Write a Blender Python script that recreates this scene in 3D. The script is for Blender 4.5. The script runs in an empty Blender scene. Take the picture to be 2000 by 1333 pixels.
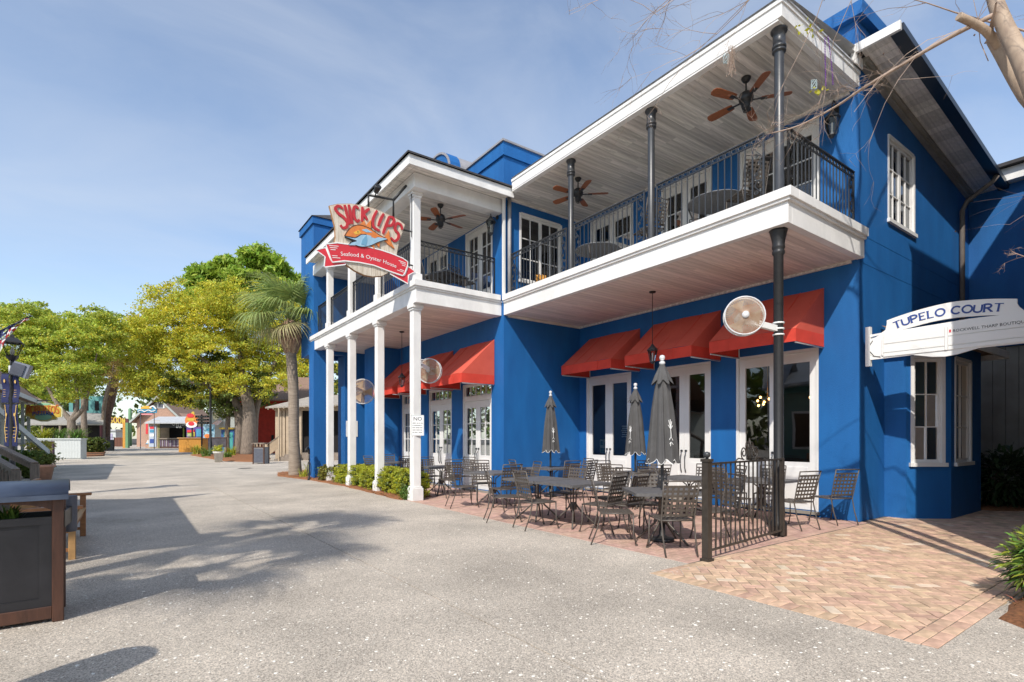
import bpy, math, random
import numpy as np
from mathutils import Vector, Matrix
R = math.radians
random.seed(7)
rng = np.random.default_rng(7)
sc = bpy.context.scene
C = sc.collection

# ------------------------------------------------------------------ camera, world, sun, exposure
F, H0, EYE = 1036.0, 856.0, 1.5
YAW = math.atan2(749, 1036)
SN, CS = math.sin(YAW), math.cos(YAW)
cam_d = bpy.data.cameras.new('camera')
cam_d.sensor_width = 36
cam_d.lens = F / 2000 * 36
cam_d.shift_y = (H0 - 666.5) / 2000
cam_d.clip_start = 0.05
cam_d.clip_end = 3000
cam = bpy.data.objects.new('camera', cam_d)
C.objects.link(cam)
cam.location = (0, 0, EYE)
cam.rotation_euler = (R(90), 0, -YAW)
sc.camera = cam

SUN_TO = Vector((-1, -.665, 1.13)).normalized()
elev = math.asin(SUN_TO.z)
azim = math.atan2(SUN_TO.x, SUN_TO.y)
world = bpy.data.worlds.new('World')
sc.world = world
world.use_nodes = True
wn = world.node_tree
wn.nodes.clear()
def N(nt, kind, **kw):
    n = nt.nodes.new(kind)
    for k, v in kw.items():
        if k in n.inputs: n.inputs[k].default_value = v
        else: setattr(n, k, v)
    return n
sky = N(wn, 'ShaderNodeTexSky', sky_type='NISHITA', sun_disc=False, sun_elevation=elev, sun_rotation=azim,
        air_density=1.0, dust_density=0.7, ozone_density=1.3)
tc = N(wn, 'ShaderNodeTexCoord')
mp = N(wn, 'ShaderNodeMapping')
mp.inputs['Rotation'].default_value = (0, 0, R(20))
mp.inputs['Scale'].default_value = (1.1, 2.6, 4.0)
nz = N(wn, 'ShaderNodeTexNoise', Scale=1.6, Detail=7.0, Roughness=.55, Distortion=.6)
rmp = N(wn, 'ShaderNodeValToRGB')
rmp.color_ramp.elements[0].position = .34
rmp.color_ramp.elements[0].color = (.11, .11, .11, 1)
rmp.color_ramp.elements[1].position = .80
rmp.color_ramp.elements[1].color = (.50, .50, .50, 1)
mixc = N(wn, 'ShaderNodeMixRGB')
mixc.inputs['Color2'].default_value = (3.6, 3.85, 4.25, 1)
bg = N(wn, 'ShaderNodeBackground', Strength=.15)
wo = N(wn, 'ShaderNodeOutputWorld')
L = wn.links.new
L(tc.outputs['Generated'], mp.inputs['Vector'])
L(mp.outputs['Vector'], nz.inputs['Vector'])
L(nz.outputs['Fac'], rmp.inputs['Fac'])
L(rmp.outputs['Color'], mixc.inputs['Fac'])
L(sky.outputs['Color'], mixc.inputs['Color1'])
L(mixc.outputs['Color'], bg.inputs['Color'])
L(bg.outputs['Background'], wo.inputs['Surface'])

sun_d = bpy.data.lights.new('sun', 'SUN')
sun_d.energy = 3.15
sun_d.angle = R(.55)
sun_d.color = (1, .94, .85)
sun = bpy.data.objects.new('sun', sun_d)
C.objects.link(sun)
sun.location = (-20, -14, 30)
sun.rotation_euler = (-SUN_TO).to_track_quat('-Z', 'Y').to_euler()

sc.view_settings.view_transform = 'Standard'
sc.view_settings.look = 'None'
sc.view_settings.gamma = 1
sc.view_settings.use_curve_mapping = False
sc.view_settings.exposure = 0.53
sc.cycles.max_bounces = 8
sc.cycles.transparent_max_bounces = 16

def at(px, depth, z=0.0):
    X = (px - 1000) / F * depth
    return Vector((CS * X + SN * depth, -SN * X + CS * depth, z))
def zat(py, depth): return EYE + (H0 - py) * depth / F

# ------------------------------------------------------------------ materials
MATS = {}
def mat(name, col, rough=.7, var=.0, scale=6.0, bump=0.0, bscale=60.0, metal=0.0, spec=.5, island=0.0, col2=None, stretch=None, transl=0.0):
    if name in MATS: return MATS[name]
    m = bpy.data.materials.new(name)
    m.use_nodes = True
    nt = m.node_tree
    b = nt.nodes['Principled BSDF']
    b.inputs['Roughness'].default_value = rough
    b.inputs['Metallic'].default_value = metal
    b.inputs['Specular IOR Level'].default_value = spec
    c = (*col, 1)
    b.inputs['Base Color'].default_value = c
    tco = N(nt, 'ShaderNodeTexCoord')
    vec = tco.outputs['Object']
    if stretch:
        mpn = N(nt, 'ShaderNodeMapping')
        mpn.inputs['Scale'].default_value = stretch
        nt.links.new(vec, mpn.inputs['Vector'])
        vec = mpn.outputs['Vector']
    last = None
    if var > 0:
        n1 = N(nt, 'ShaderNodeTexNoise', Scale=scale, Detail=6.0, Roughness=.6)
        nt.links.new(vec, n1.inputs['Vector'])
        mx = N(nt, 'ShaderNodeMixRGB')
        d = col2 or tuple(max(0, v * (1 - var)) for v in col)
        e = tuple(min(1, v * (1 + var * .6)) for v in col)
        mx.inputs['Color1'].default_value = (*d, 1)
        mx.inputs['Color2'].default_value = (*e, 1) if not col2 else c
        rr = N(nt, 'ShaderNodeValToRGB')
        rr.color_ramp.elements[0].position = .3
        rr.color_ramp.elements[1].position = .7
        nt.links.new(n1.outputs['Fac'], rr.inputs['Fac'])
        nt.links.new(rr.outputs['Color'], mx.inputs['Fac'])
        last = mx.outputs['Color']
    if island > 0:
        g = N(nt, 'ShaderNodeNewGeometry')
        oi = N(nt, 'ShaderNodeObjectInfo')
        ad = N(nt, 'ShaderNodeMath', operation='ADD')
        fr = N(nt, 'ShaderNodeMath', operation='FRACT')
        nt.links.new(g.outputs['Random Per Island'], ad.inputs[0])
        nt.links.new(oi.outputs['Random'], ad.inputs[1])
        nt.links.new(ad.outputs[0], fr.inputs[0])
        hs = N(nt, 'ShaderNodeHueSaturation')
        if last: nt.links.new(last, hs.inputs['Color'])
        else: hs.inputs['Color'].default_value = c
        mr = N(nt, 'ShaderNodeMapRange')
        mr.inputs['To Min'].default_value = 1 - island
        mr.inputs['To Max'].default_value = 1 + island
        nt.links.new(fr.outputs[0], mr.inputs['Value'])
        nt.links.new(mr.outputs['Result'], hs.inputs['Value'])
        w = N(nt, 'ShaderNodeTexWhiteNoise', noise_dimensions='1D')
        nt.links.new(fr.outputs[0], w.inputs['W'])
        mr2 = N(nt, 'ShaderNodeMapRange')
        mr2.inputs['To Min'].default_value = .5 - island * .08
        mr2.inputs['To Max'].default_value = .5 + island * .08
        nt.links.new(w.outputs['Value'], mr2.inputs['Value'])
        nt.links.new(mr2.outputs['Result'], hs.inputs['Hue'])
        last = hs.outputs['Color']
    if last: nt.links.new(last, b.inputs['Base Color'])
    if bump > 0:
        n2 = N(nt, 'ShaderNodeTexNoise', Scale=bscale, Detail=5.0, Roughness=.6)
        nt.links.new(vec, n2.inputs['Vector'])
        bp = N(nt, 'ShaderNodeBump', Strength=bump, Distance=.02)
        nt.links.new(n2.outputs['Fac'], bp.inputs['Height'])
        nt.links.new(bp.outputs['Normal'], b.inputs['Normal'])
    if transl > 0:
        tr = N(nt, 'ShaderNodeBsdfTranslucent')
        if last: nt.links.new(last, tr.inputs['Color'])
        else: tr.inputs['Color'].default_value = c
        ms = N(nt, 'ShaderNodeMixShader', Fac=transl)
        out = nt.nodes['Material Output']
        nt.links.new(b.outputs[0], ms.inputs[1])
        nt.links.new(tr.outputs[0], ms.inputs[2])
        nt.links.new(ms.outputs[0], out.inputs['Surface'])
    MATS[name] = m
    return m

def emit(name, col, s):
    m = mat(name, col, .4)
    b = m.node_tree.nodes['Principled BSDF']
    b.inputs['Emission Color'].default_value = (*col, 1)
    b.inputs['Emission Strength'].default_value = s
    return m
def glass_mat(name, tint, ior=1.5):
    m = bpy.data.materials.new(name)
    m.use_nodes = True
    nt = m.node_tree
    nt.nodes.clear()
    o = N(nt, 'ShaderNodeOutputMaterial')
    t = N(nt, 'ShaderNodeBsdfTransparent')
    t.inputs['Color'].default_value = (*tint, 1)
    gl = N(nt, 'ShaderNodeBsdfGlossy', Roughness=.015)
    gl.inputs['Color'].default_value = (.95, .97, 1, 1)
    fr = N(nt, 'ShaderNodeFresnel', IOR=ior)
    tco = N(nt, 'ShaderNodeTexCoord')
    nz = N(nt, 'ShaderNodeTexNoise', Scale=1.3, Detail=1.0)
    bp = N(nt, 'ShaderNodeBump', Strength=.08, Distance=.03)
    nt.links.new(tco.outputs['Object'], nz.inputs['Vector'])
    nt.links.new(nz.outputs['Fac'], bp.inputs['Height'])
    nt.links.new(bp.outputs['Normal'], gl.inputs['Normal'])
    mx = N(nt, 'ShaderNodeMixShader')
    nt.links.new(fr.outputs[0], mx.inputs[0])
    nt.links.new(t.outputs[0], mx.inputs[1])
    nt.links.new(gl.outputs[0], mx.inputs[2])
    nt.links.new(mx.outputs[0], o.inputs['Surface'])
    return m

BLUE = mat('blue_stucco', (.006, .128, .39), .66, .2, 1.5, .35, 75, col2=(.0035, .098, .315), stretch=(1.6, 1.6, .45))
WHITE = mat('white_paint', (.80, .79, .765), .55, .13, 2.6, .08, 25, stretch=(1, 1, .5))
WHITE2 = mat('white_door_paint', (.78, .77, .75), .4, .05, 2)
SOFFIT = mat('whitewashed_plank', (.74, .70, .645), .7, .40, 3.2, .14, 30, island=.19, stretch=(.5, 5, 5))
SOFFITP = mat('pink_whitewashed_plank', (.80, .70, .635), .7, .28, 3.2, .1, 30, island=.12, stretch=(.5, 5, 5))
RED = mat('red_awning_canvas', (.72, .062, .036), .8, .16, 2.5, .15, 160, transl=.12)
REDF = mat('faded_awning_canvas', (.72, .125, .08), .85, .2, 1.6, .18, 160, col2=(.62, .095, .06), transl=.12)
IRON = mat('black_iron', (.022, .022, .023), .42, .3, 20, .1, 90, spec=.5)
IRONG = mat('grey_iron', (.040, .043, .048), .38, .2, 9, .05, 60, spec=.6)
BRONZE = mat('bronze_chair_metal', (.095, .080, .068), .45, .25, 30, spec=.5)
TABLEM = mat('table_metal', (.13, .125, .125), .5, .25, 18, .1, 120)
CANVAS = mat('charcoal_canvas', (.085, .083, .083), .9, .2, 5, .2, 200)
ROOFM = mat('dark_shingle', (.055, .052, .055), .9, .4, 8, .3, 40)
ROOFCAP = mat('roof_cap_metal', (.30, .29, .30), .5, .2, 4)
GLASS = glass_mat('window_glass', (.60, .64, .64), 1.95)
LAMPGLASS = glass_mat('lamp_glass', (.85, .85, .82), 1.4)
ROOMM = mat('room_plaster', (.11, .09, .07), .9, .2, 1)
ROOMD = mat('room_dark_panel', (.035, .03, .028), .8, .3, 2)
CONC = mat('shell_concrete', (.495, .444, .378), .9, .2, .7, .55, 140)
MULCH = mat('pine_straw_mulch', (.30, .125, .05), .95, .5, 25, 1.0, 90)
SOIL = mat('dark_soil', (.06, .05, .04), .95, .4, 10, .5, 60)
PATIOB = mat('patio_brick', (.52, .335, .265), .85, .22, 5, .35, 90, island=.12)
WALKB = mat('walk_brick', (.59, .40, .275), .85, .32, 7, .4, 80, island=.17)
WALKL = mat('pale_walk_brick', (.68, .55, .41), .85, .2, 7, .3, 80, island=.1)
JOINT = mat('joint_sand', (.20, .165, .13), .95, .3, 20, .4, 100)
SHELL = mat('oyster_shell', (.74, .71, .64), .5, .12, 60, island=.06)
WOODB = mat('stained_teak', (.33, .145, .055), .55, .35, 5, .1, 40, stretch=(1, 1, 6))
WOODL = mat('honey_teak', (.46, .26, .10), .55, .35, 6, .1, 40, stretch=(1, 6, 1))
WOODD = mat('dark_walnut', (.080, .033, .019), .5, .35, 6, .1, 40, stretch=(5, 5, .7))
WOODG = mat('weathered_grey_wood', (.25, .205, .165), .85, .4, 7, .3, 50, stretch=(4, 4, .8))
BLKPANEL = mat('black_panel', (.020, .019, .022), .45, .35, 4)
SLATE = mat('slate_blue_metal', (.105, .135, .195), .42, .2, 5)
GREYU = mat('grey_urn', (.10, .11, .14), .55, .2, 6)
FANW = mat('fan_blade_wood', (.30, .095, .032), .5, .3, 8, stretch=(1, 6, 6))
GALV = mat('rusty_grille', (.52, .44, .35), .5, .4, 9, col2=(.36, .20, .11))
GALVG = mat('galvanised', (.62, .63, .64), .45, .2, 8)
BARK = mat('grey_bark', (.235, .19, .15), .95, .45, 6, .9, 26, stretch=(2.5, 2.5, .6))
BARKP = mat('palm_bark', (.33, .265, .205), .95, .35, 5, .8, 30, stretch=(.7, .7, 5))
BARKC = mat('smooth_crepe_bark', (.46, .35, .25), .7, .3, 7, .12, 30, col2=(.25, .18, .13), stretch=(1.5, 1.5, .5))
TWIG = mat('pale_twig', (.40, .30, .235), .85, .25, 10)
LEAFL = mat('light_green_leaf', (.45, .53, .075), .6, .35, .45, island=.35, transl=.4)
LEAFY = mat('yellow_green_leaf', (.80, .69, .06), .6, .4, .35, island=.32, col2=(.44, .46, .05), transl=.45)
LEAFS = mat('sandy_catkin_leaf', (.56, .44, .15), .7, .3, .5, island=.25, transl=.35)
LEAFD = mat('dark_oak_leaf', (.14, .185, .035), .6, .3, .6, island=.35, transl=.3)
LEAFP = mat('pine_needle', (.24, .40, .045), .6, .35, .5, island=.3, col2=(.40, .50, .06), transl=.4)
LEAFB = mat('boxwood_leaf', (.46, .48, .04), .5, .4, 2.5, island=.35, transl=.35)
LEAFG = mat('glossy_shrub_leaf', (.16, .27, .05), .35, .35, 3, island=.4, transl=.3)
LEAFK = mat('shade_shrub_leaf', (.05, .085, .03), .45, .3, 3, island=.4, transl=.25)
PALML = mat('palm_leaf', (.30, .375, .11), .5, .3, 1.2, island=.25, transl=.3)
PALMD = mat('old_palm_leaf', (.38, .34, .16), .6, .3, 1.2, island=.2, transl=.3)
GREYB = mat('grey_green_board', (.36, .385, .36), .8, .12, 3, .1, 40)
WHITEB = mat('pale_grey_board', (.50, .53, .52), .75, .1, 3)
TEAL = mat('teal_board', (.10, .28, .27), .8, .12, 3)
REDW = mat('barn_red_wall', (.42, .03, .015), .8, .25, 3)
SHING = mat('brown_shingle', (.27, .175, .125), .9, .4, 9, .4, 30)
TAN = mat('tan_board', (.46, .36, .25), .8, .15, 3, .1, 30)
METROOF = mat('pale_metal_roof', (.46, .47, .48), .45, .15, 3)
BRICKP = mat('pinkish_brick_wall', (.43, .27, .20), .9, .3, 8)
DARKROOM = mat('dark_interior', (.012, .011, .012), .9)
ORANGE = mat('orange_board', (.52, .24, .035), .7, .2, 4)
YELLOW = mat('yellow_paint', (.60, .42, .06), .6, .25, 5)
SKYB = mat('sky_blue_paint', (.06, .28, .45), .6, .3, 5)
GREENP = mat('green_paint', (.13, .26, .13), .6, .15, 4)
LIME = mat('lime_paint', (.32, .42, .07), .6, .1, 4)
SIGNRED = mat('sign_red', (.66, .035, .05), .5, .12, 6)
LETRED = mat('letter_red', (.50, .028, .035), .5, .15, 8)
CREAM = mat('cream_sign_wood', (.74, .68, .57), .65, .28, 5, .1, 40, col2=(.50, .41, .30), stretch=(6, 1, .7))
EDGEW = mat('sign_edge_brown', (.40, .20, .08), .7, .2, 6)
WHITES = mat('sign_white', (.84, .84, .82), .5)
NAVY = mat('navy_letter', (.03, .07, .28), .5)
BLACK = mat('black_letter', (.015, .015, .018), .5)
FISHO = mat('fish_orange', (.72, .22, .05), .5, .2, 9)
FISHB = mat('fish_blue', (.33, .52, .66), .5, .12, 9)
FISHY = mat('fish_yellow', (.76, .44, .06), .5, .15, 9)
TERRA = mat('terracotta', (.42, .24, .17), .8, .15, 8)
POTW = mat('stone_pot', (.58, .55, .49), .8, .15, 8)
BANNER = mat('navy_banner', (.010, .016, .085), .7, .1, 6)
FLAGR = mat('flag_red', (.45, .03, .04), .75)
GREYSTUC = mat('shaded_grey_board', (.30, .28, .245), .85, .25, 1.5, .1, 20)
HOTBULB = emit('warm_bulb', (1, .50, .16), 9.0)
MESHT = mat('mesh_table_top', (.21, .22, .24), .5, .25, 18, .1, 120)
DOME = emit('ceiling_dome', (1, .86, .62), 1.6)
# ------------------------------------------------------------------ mesh helpers
class Fr:
    """a local frame on a wall: u along, v up, w outward"""
    def __init__(s, o, u, w):
        s.o, s.u, s.w = Vector(o), Vector(u).normalized(), Vector(w).normalized()
    def __call__(s, u, v, w=0.0): return s.o + s.u * u + s.w * w + Vector((0, 0, v))
ID = Fr((0, 0, 0), (1, 0, 0), (0, 1, 0))          # u=x, w=y, v=z
def XP(x0): return Fr((x0, 0, 0), (0, 1, 0), (-1, 0, 0))   # wall x = const facing the street
def YP(y0): return Fr((0, y0, 0), (1, 0, 0), (0, -1, 0))   # wall y = const facing the camera side

class MB:
    def __init__(s): s.v, s.f, s.s = [], [], []
    def add(s, vs, fs, smooth=False):
        o = len(s.v)
        s.v += [tuple(p) for p in vs]
        s.f += [tuple(i + o for i in f) for f in fs]
        s.s += [smooth] * len(fs)
        return s
    def box(s, x0, x1, y0, y1, z0, z1, fr=None):
        """fr None: world x,y,z; else x=u, y=w(outward), z=v"""
        ps = [(x, y, z) for z in (z0, z1) for y in (y0, y1) for x in (x0, x1)]
        if fr: ps = [fr(p[0], p[2], p[1]) for p in ps]
        return s.add(ps, [(0, 2, 3, 1), (4, 5, 7, 6), (0, 1, 5, 4), (2, 6, 7, 3), (0, 4, 6, 2), (1, 3, 7, 5)])
    def obox(s, c, size, rz=0.0, tilt=None):
        M = Matrix.Rotation(rz, 3, 'Z')
        if tilt: M = M @ Matrix.Rotation(tilt[1], 3, tilt[0])
        h = [d / 2 for d in size]
        ps = [Vector(c) + M @ Vector((x * h[0], y * h[1], z * h[2])) for z in (-1, 1) for y in (-1, 1) for x in (-1, 1)]
        return s.add(ps, [(0, 2, 3, 1), (4, 5, 7, 6), (0, 1, 5, 4), (2, 6, 7, 3), (0, 4, 6, 2), (1, 3, 7, 5)])
    def bar(s, p0, p1, w, d, up=(0, 0, 1)):
        p0, p1 = Vector(p0), Vector(p1)
        t = (p1 - p0).normalized()
        up = Vector(up)
        if abs(t.dot(up)) > .98: up = Vector((1, 0, 0))
        a = t.cross(up).normalized() * w / 2
        b = a.cross(t).normalized() * d / 2
        ps = [p + a * i + b * j for p in (p0, p1) for j in (-1, 1) for i in (-1, 1)]
        return s.add(ps, [(0, 2, 3, 1), (4, 5, 7, 6), (0, 1, 5, 4), (2, 6, 7, 3), (0, 4, 6, 2), (1, 3, 7, 5)])
    def tube(s, pts, r, n=8, cap=True):
        pts = [Vector(p) for p in pts]
        rs = r if isinstance(r, (list, tuple)) else [r] * len(pts)
        vs, fs = [], []
        prev = None
        for i, p in enumerate(pts):
            t = (pts[min(i + 1, len(pts) - 1)] - pts[max(i - 1, 0)])
            t = t.normalized() if t.length > 1e-9 else Vector((0, 0, 1))
            if prev is None:
                a = t.orthogonal().normalized()
            else:
                a = (prev - t * prev.dot(t))
                a = a.normalized() if a.length > 1e-6 else t.orthogonal().normalized()
            prev = a
            b = t.cross(a)
            for k in range(n):
                g = 2 * math.pi * k / n
                vs.append(p + (a * math.cos(g) + b * math.sin(g)) * rs[i])
        for i in range(len(pts) - 1):
            for k in range(n):
                k2 = (k + 1) % n
                fs.append((i * n + k, i * n + k2, (i + 1) * n + k2, (i + 1) * n + k))
        s.add(vs, fs, n > 4)
        if cap:
            o = len(s.v) - len(vs)
            s.f += [tuple(o + k for k in reversed(range(n))), tuple(o + (len(pts) - 1) * n + k for k in range(n))]
            s.s += [False, False]
        return s
    def lathe(s, prof, n=16, c=(0, 0, 0), M=None, mod=None):
        vs, fs = [], []
        c = Vector(c)
        for r, z in prof:
            for k in range(n):
                g = 2 * math.pi * k / n
                rr = r * (mod(g, z) if mod else 1)
                p = Vector((rr * math.cos(g), rr * math.sin(g), z))
                if M: p = M @ p
                vs.append(c + p)
        for i in range(len(prof) - 1):
            for k in range(n):
                k2 = (k + 1) % n
                fs.append((i * n + k, i * n + k2, (i + 1) * n + k2, (i + 1) * n + k))
        s.add(vs, fs, n > 8)
        o = len(s.v) - len(vs)
        if prof[0][0] > 1e-4:
            s.f.append(tuple(o + k for k in reversed(range(n)))); s.s.append(False)
        if prof[-1][0] > 1e-4:
            s.f.append(tuple(o + (len(prof) - 1) * n + k for k in range(n))); s.s.append(False)
        return s
    def prism(s, poly, fr, w0, w1):
        """2-D polygon (u,v) pushed from w0 to w1 along the frame's outward axis"""
        n = len(poly)
        vs = [fr(u, v, w0) for u, v in poly] + [fr(u, v, w1) for u, v in poly]
        fs = [tuple(reversed(range(n))), tuple(range(n, 2 * n))] + [(i, (i + 1) % n, n + (i + 1) % n, n + i) for i in range(n)]
        return s.add(vs, fs)
    def strip(s, pts, fr, width, w0, w1, wfun=None):
        """a flat brush stroke through (u,v) points, pushed from w0 to w1"""
        n = len(pts)
        Lp, Rp = [], []
        for i in range(n):
            a = Vector(pts[max(i - 1, 0)]); b = Vector(pts[min(i + 1, n - 1)])
            t = (b - a).normalized() if (b - a).length > 1e-9 else Vector((1, 0))
            nn = Vector((-t.y, t.x))
            hw = (wfun(i / (n - 1)) if wfun else width) / 2
            p = Vector(pts[i])
            Lp.append(p + nn * hw); Rp.append(p - nn * hw)
        for i in range(n - 1):
            s.prism([Lp[i], Rp[i], Rp[i + 1], Lp[i + 1]], fr, w0, w1)
        return s
    def wall(s, fr, u0, u1, v0, v1, t, holes=()):
        us = sorted({u0, u1, *[x for h in holes for x in h[:2] if u0 < x < u1]})
        vs = sorted({v0, v1, *[x for h in holes for x in h[2:] if v0 < x < v1]})
        for i in range(len(us) - 1):
            for j in range(len(vs) - 1):
                cu, cv = (us[i] + us[i + 1]) / 2, (vs[j] + vs[j + 1]) / 2
                if any(h[0] < cu < h[1] and h[2] < cv < h[3] for h in holes): continue
                s.box(us[i], us[i + 1], -t, 0, vs[j], vs[j + 1], fr)
        return s
    def mesh(s, name, m):
        me = bpy.data.meshes.new(name)
        me.from_pydata(s.v, [], s.f)
        for mm in (m if isinstance(m, list) else [m]): me.materials.append(mm)
        if any(s.s): me.polygons.foreach_set('use_smooth', s.s)
        me.update()
        import bmesh
        bm = bmesh.new(); bm.from_mesh(me)
        bmesh.ops.recalc_face_normals(bm, faces=bm.faces)
        bm.to_mesh(me); bm.free()
        return me
    def build(s, name, m, parent=None, bev=0, **tags):
        o = link(name, s.mesh(name, m), parent)
        if bev:
            b = o.modifiers.new('b', 'BEVEL'); b.width = bev; b.segments = 1; b.limit_method = 'ANGLE'
        for k, v in tags.items(): o[k] = v
        return o

def link(name, data, parent=None, world=True):
    o = bpy.data.objects.new(name, data)
    C.objects.link(o)
    if parent is not None:
        o.parent = parent
        if world: o.matrix_parent_inverse = wmat(parent).inverted()
    return o
def wmat(o):
    m = Matrix.LocRotScale(o.location, o.rotation_euler, o.scale)
    return (wmat(o.parent) @ o.matrix_parent_inverse @ m) if o.parent else m
def thing(name, label, cat, loc=(0, 0, 0), rz=0.0, group=None):
    o = bpy.data.objects.new(name, None)
    C.objects.link(o)
    o.empty_display_size = .1
    o.location = loc; o.rotation_euler = (0, 0, rz)
    tag(o, label, cat, group)
    return o
def tag(o, label, cat, group=None):
    o['label'] = label; o['category'] = cat
    if group: o['group'] = group
    return o
def struct(name, mb, m):
    o = mb.build(name, m); o['kind'] = 'structure'; return o
def kids(o): return [c for c in o.children]
def dup(o, parent=None, loc=None, rz=None, label=None, group=None):
    c = o.copy(); C.objects.link(c)
    if parent is not None: c.parent = parent
    if loc is not None: c.location = loc
    if rz is not None: c.rotation_euler = (0, 0, rz)
    if label: c['label'] = label
    if group: c['group'] = group
    for k in kids(o): dup(k, c)
    return c
def inst(name, me, parent, loc=(0, 0, 0), rz=0.0, scale=(1, 1, 1), world=True):
    o = link(name, me, parent, world)
    o.location = loc; o.rotation_euler = (0, 0, rz); o.scale = scale
    return o

def text_mb(body, fr, u, v, size, w0, w1, mp=None, align='CENTER'):
    """lettering as flat extruded mesh; mp maps (x,y) of the text line to (u,v)"""
    cu = bpy.data.curves.new('t', 'FONT')
    cu.body = body; cu.size = size; cu.align_x = align; cu.resolution_u = 2
    o = bpy.data.objects.new('t', cu); C.objects.link(o)
    dg = bpy.context.evaluated_depsgraph_get()
    me = bpy.data.meshes.new_from_object(o.evaluated_get(dg))
    mb = MB()
    f = mp or (lambda x, y: (u + x, v + y))
    n = len(me.vertices)
    P = [f(q.co.x, q.co.y) for q in me.vertices]
    fs = [tuple(p.vertices) for p in me.polygons]
    mb.add([fr(*p, w1) for p in P], fs)
    bpy.data.objects.remove(o); bpy.data.curves.remove(cu); bpy.data.meshes.remove(me)
    return mb

def arc(cx, cy, rx, ry, a0, a1, n=10):
    return [(cx + rx * math.cos(R(a0 + (a1 - a0) * i / n)), cy + ry * math.sin(R(a0 + (a1 - a0) * i / n))) for i in range(n + 1)]
GL = {
 'T': [[(0, 1), (.7, 1)], [(.35, 1), (.35, 0)]],
 'U': [[(0, 1), (0, .3)] + arc(.33, .3, .33, .3, 180, 360) + [(.66, 1)]],
 'P': [[(.05, 0), (.05, 1)], [(.05, 1), (.3, 1)] + arc(.3, .74, .3, .26, 90, -90) + [(.05, .48)]],
 'E': [[(.05, 0), (.05, 1)], [(.05, 1), (.55, 1)], [(.05, .52), (.45, .52)], [(.05, 0), (.55, 0)]],
 'L': [[(.05, 1), (.05, 0)], [(.05, 0), (.55, 0)]],
 'O': [arc(.4, .5, .4, .5, 0, 360, 16)],
 'C': [arc(.4, .5, .4, .5, 45, 315, 14)],
 'R': [[(.05, 0), (.05, 1)], [(.05, 1), (.3, 1)] + arc(.3, .75, .28, .25, 90, -90) + [(.05, .5)], [(.3, .5), (.65, 0)]],
 'B': [[(.05, 0), (.05, 1)], [(.05, 1), (.3, 1)] + arc(.3, .76, .24, .24, 90, -90) + [(.05, .52)], [(.3, .52)] + arc(.3, .26, .3, .26, 90, -90) + [(.05, 0)]],
 'S': [arc(.3, .75, .28, .25, 40, 270, 10) + arc(.3, .25, .3, .25, 90, -140, 10)],
 'I': [[(.1, 0), (.1, 1)]],
 'K': [[(.05, 0), (.05, 1)], [(.6, 1), (.06, .42)], [(.25, .6), (.65, 0)]],
 'A': [[(0, 0), (.35, 1), (.7, 0)], [(.12, .35), (.58, .35)]],
 'G': [arc(.4, .5, .4, .5, 45, 330, 14) + [(.76, .42), (.5, .42)]],
 'N': [[(.05, 0), (.05, 1), (.6, 0), (.6, 1)]],
 'Y': [[(0, 1), (.33, .5), (.66, 1)], [(.33, .5), (.33, 0)]],
 'Z': [[(0, 1), (.6, 1), (0, 0), (.6, 0)]],
 'D': [[(.05, 0), (.05, 1)], [(.05, 1), (.2, 1)] + arc(.2, .5, .5, .5, 90, -90) + [(.05, 0)]],
}
GW = {'I': .2, 'O': .8, 'C': .75, 'G': .8, 'T': .7, 'A': .7, 'L': .56, 'S': .6, 'E': .56}
def strokes(mb, body, mp, fr, h, lw, w0, w1, gap=.2, serif=0, space=.45, wfun=None):
    """stroke lettering, cap height h, mapped along mp(x, y) -> (u, v); returns line length"""
    x = 0
    for ch in body:
        if ch == ' ': x += space * h; continue
        for ist, st in enumerate(GL[ch]):
            pts = [(x + a * h, b * h) for a, b in st]
            if len(pts) < 5:
                q = []
                for i in range(len(pts) - 1):
                    for k in range(4): q.append((pts[i][0] + (pts[i + 1][0] - pts[i][0]) * k / 4, pts[i][1] + (pts[i + 1][1] - pts[i][1]) * k / 4))
                pts = q + [pts[-1]]
            m2 = [mp(*p) for p in pts]
            dx, dy = st[1][0] - st[0][0], st[1][1] - st[0][1]
            thin = .55 if (serif and len(st) < 5 and abs(dx) > abs(dy) * 3) else 1
            mb.strip(m2, fr, lw * thin, w0, w1 + ist * .0011, wfun)
            if serif:
                for e in (st[0], st[-1]):
                    if e[1] in (0, 1) and len(st) < 9 and ch not in 'OCSG' and abs(dx) < abs(dy) * 3 or (ch in 'RPB' and e[1] in (0, 1) and e[0] < .1 and len(st) < 3):
                        mb.strip([mp(x + (e[0] - serif) * h, e[1] * h), mp(x + e[0] * h, e[1] * h), mp(x + (e[0] + serif) * h, e[1] * h)], fr, lw * .55, w0, w1 + .0005 + ist * .0011)
        x += (GW.get(ch, .65) + gap) * h
    return x

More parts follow.
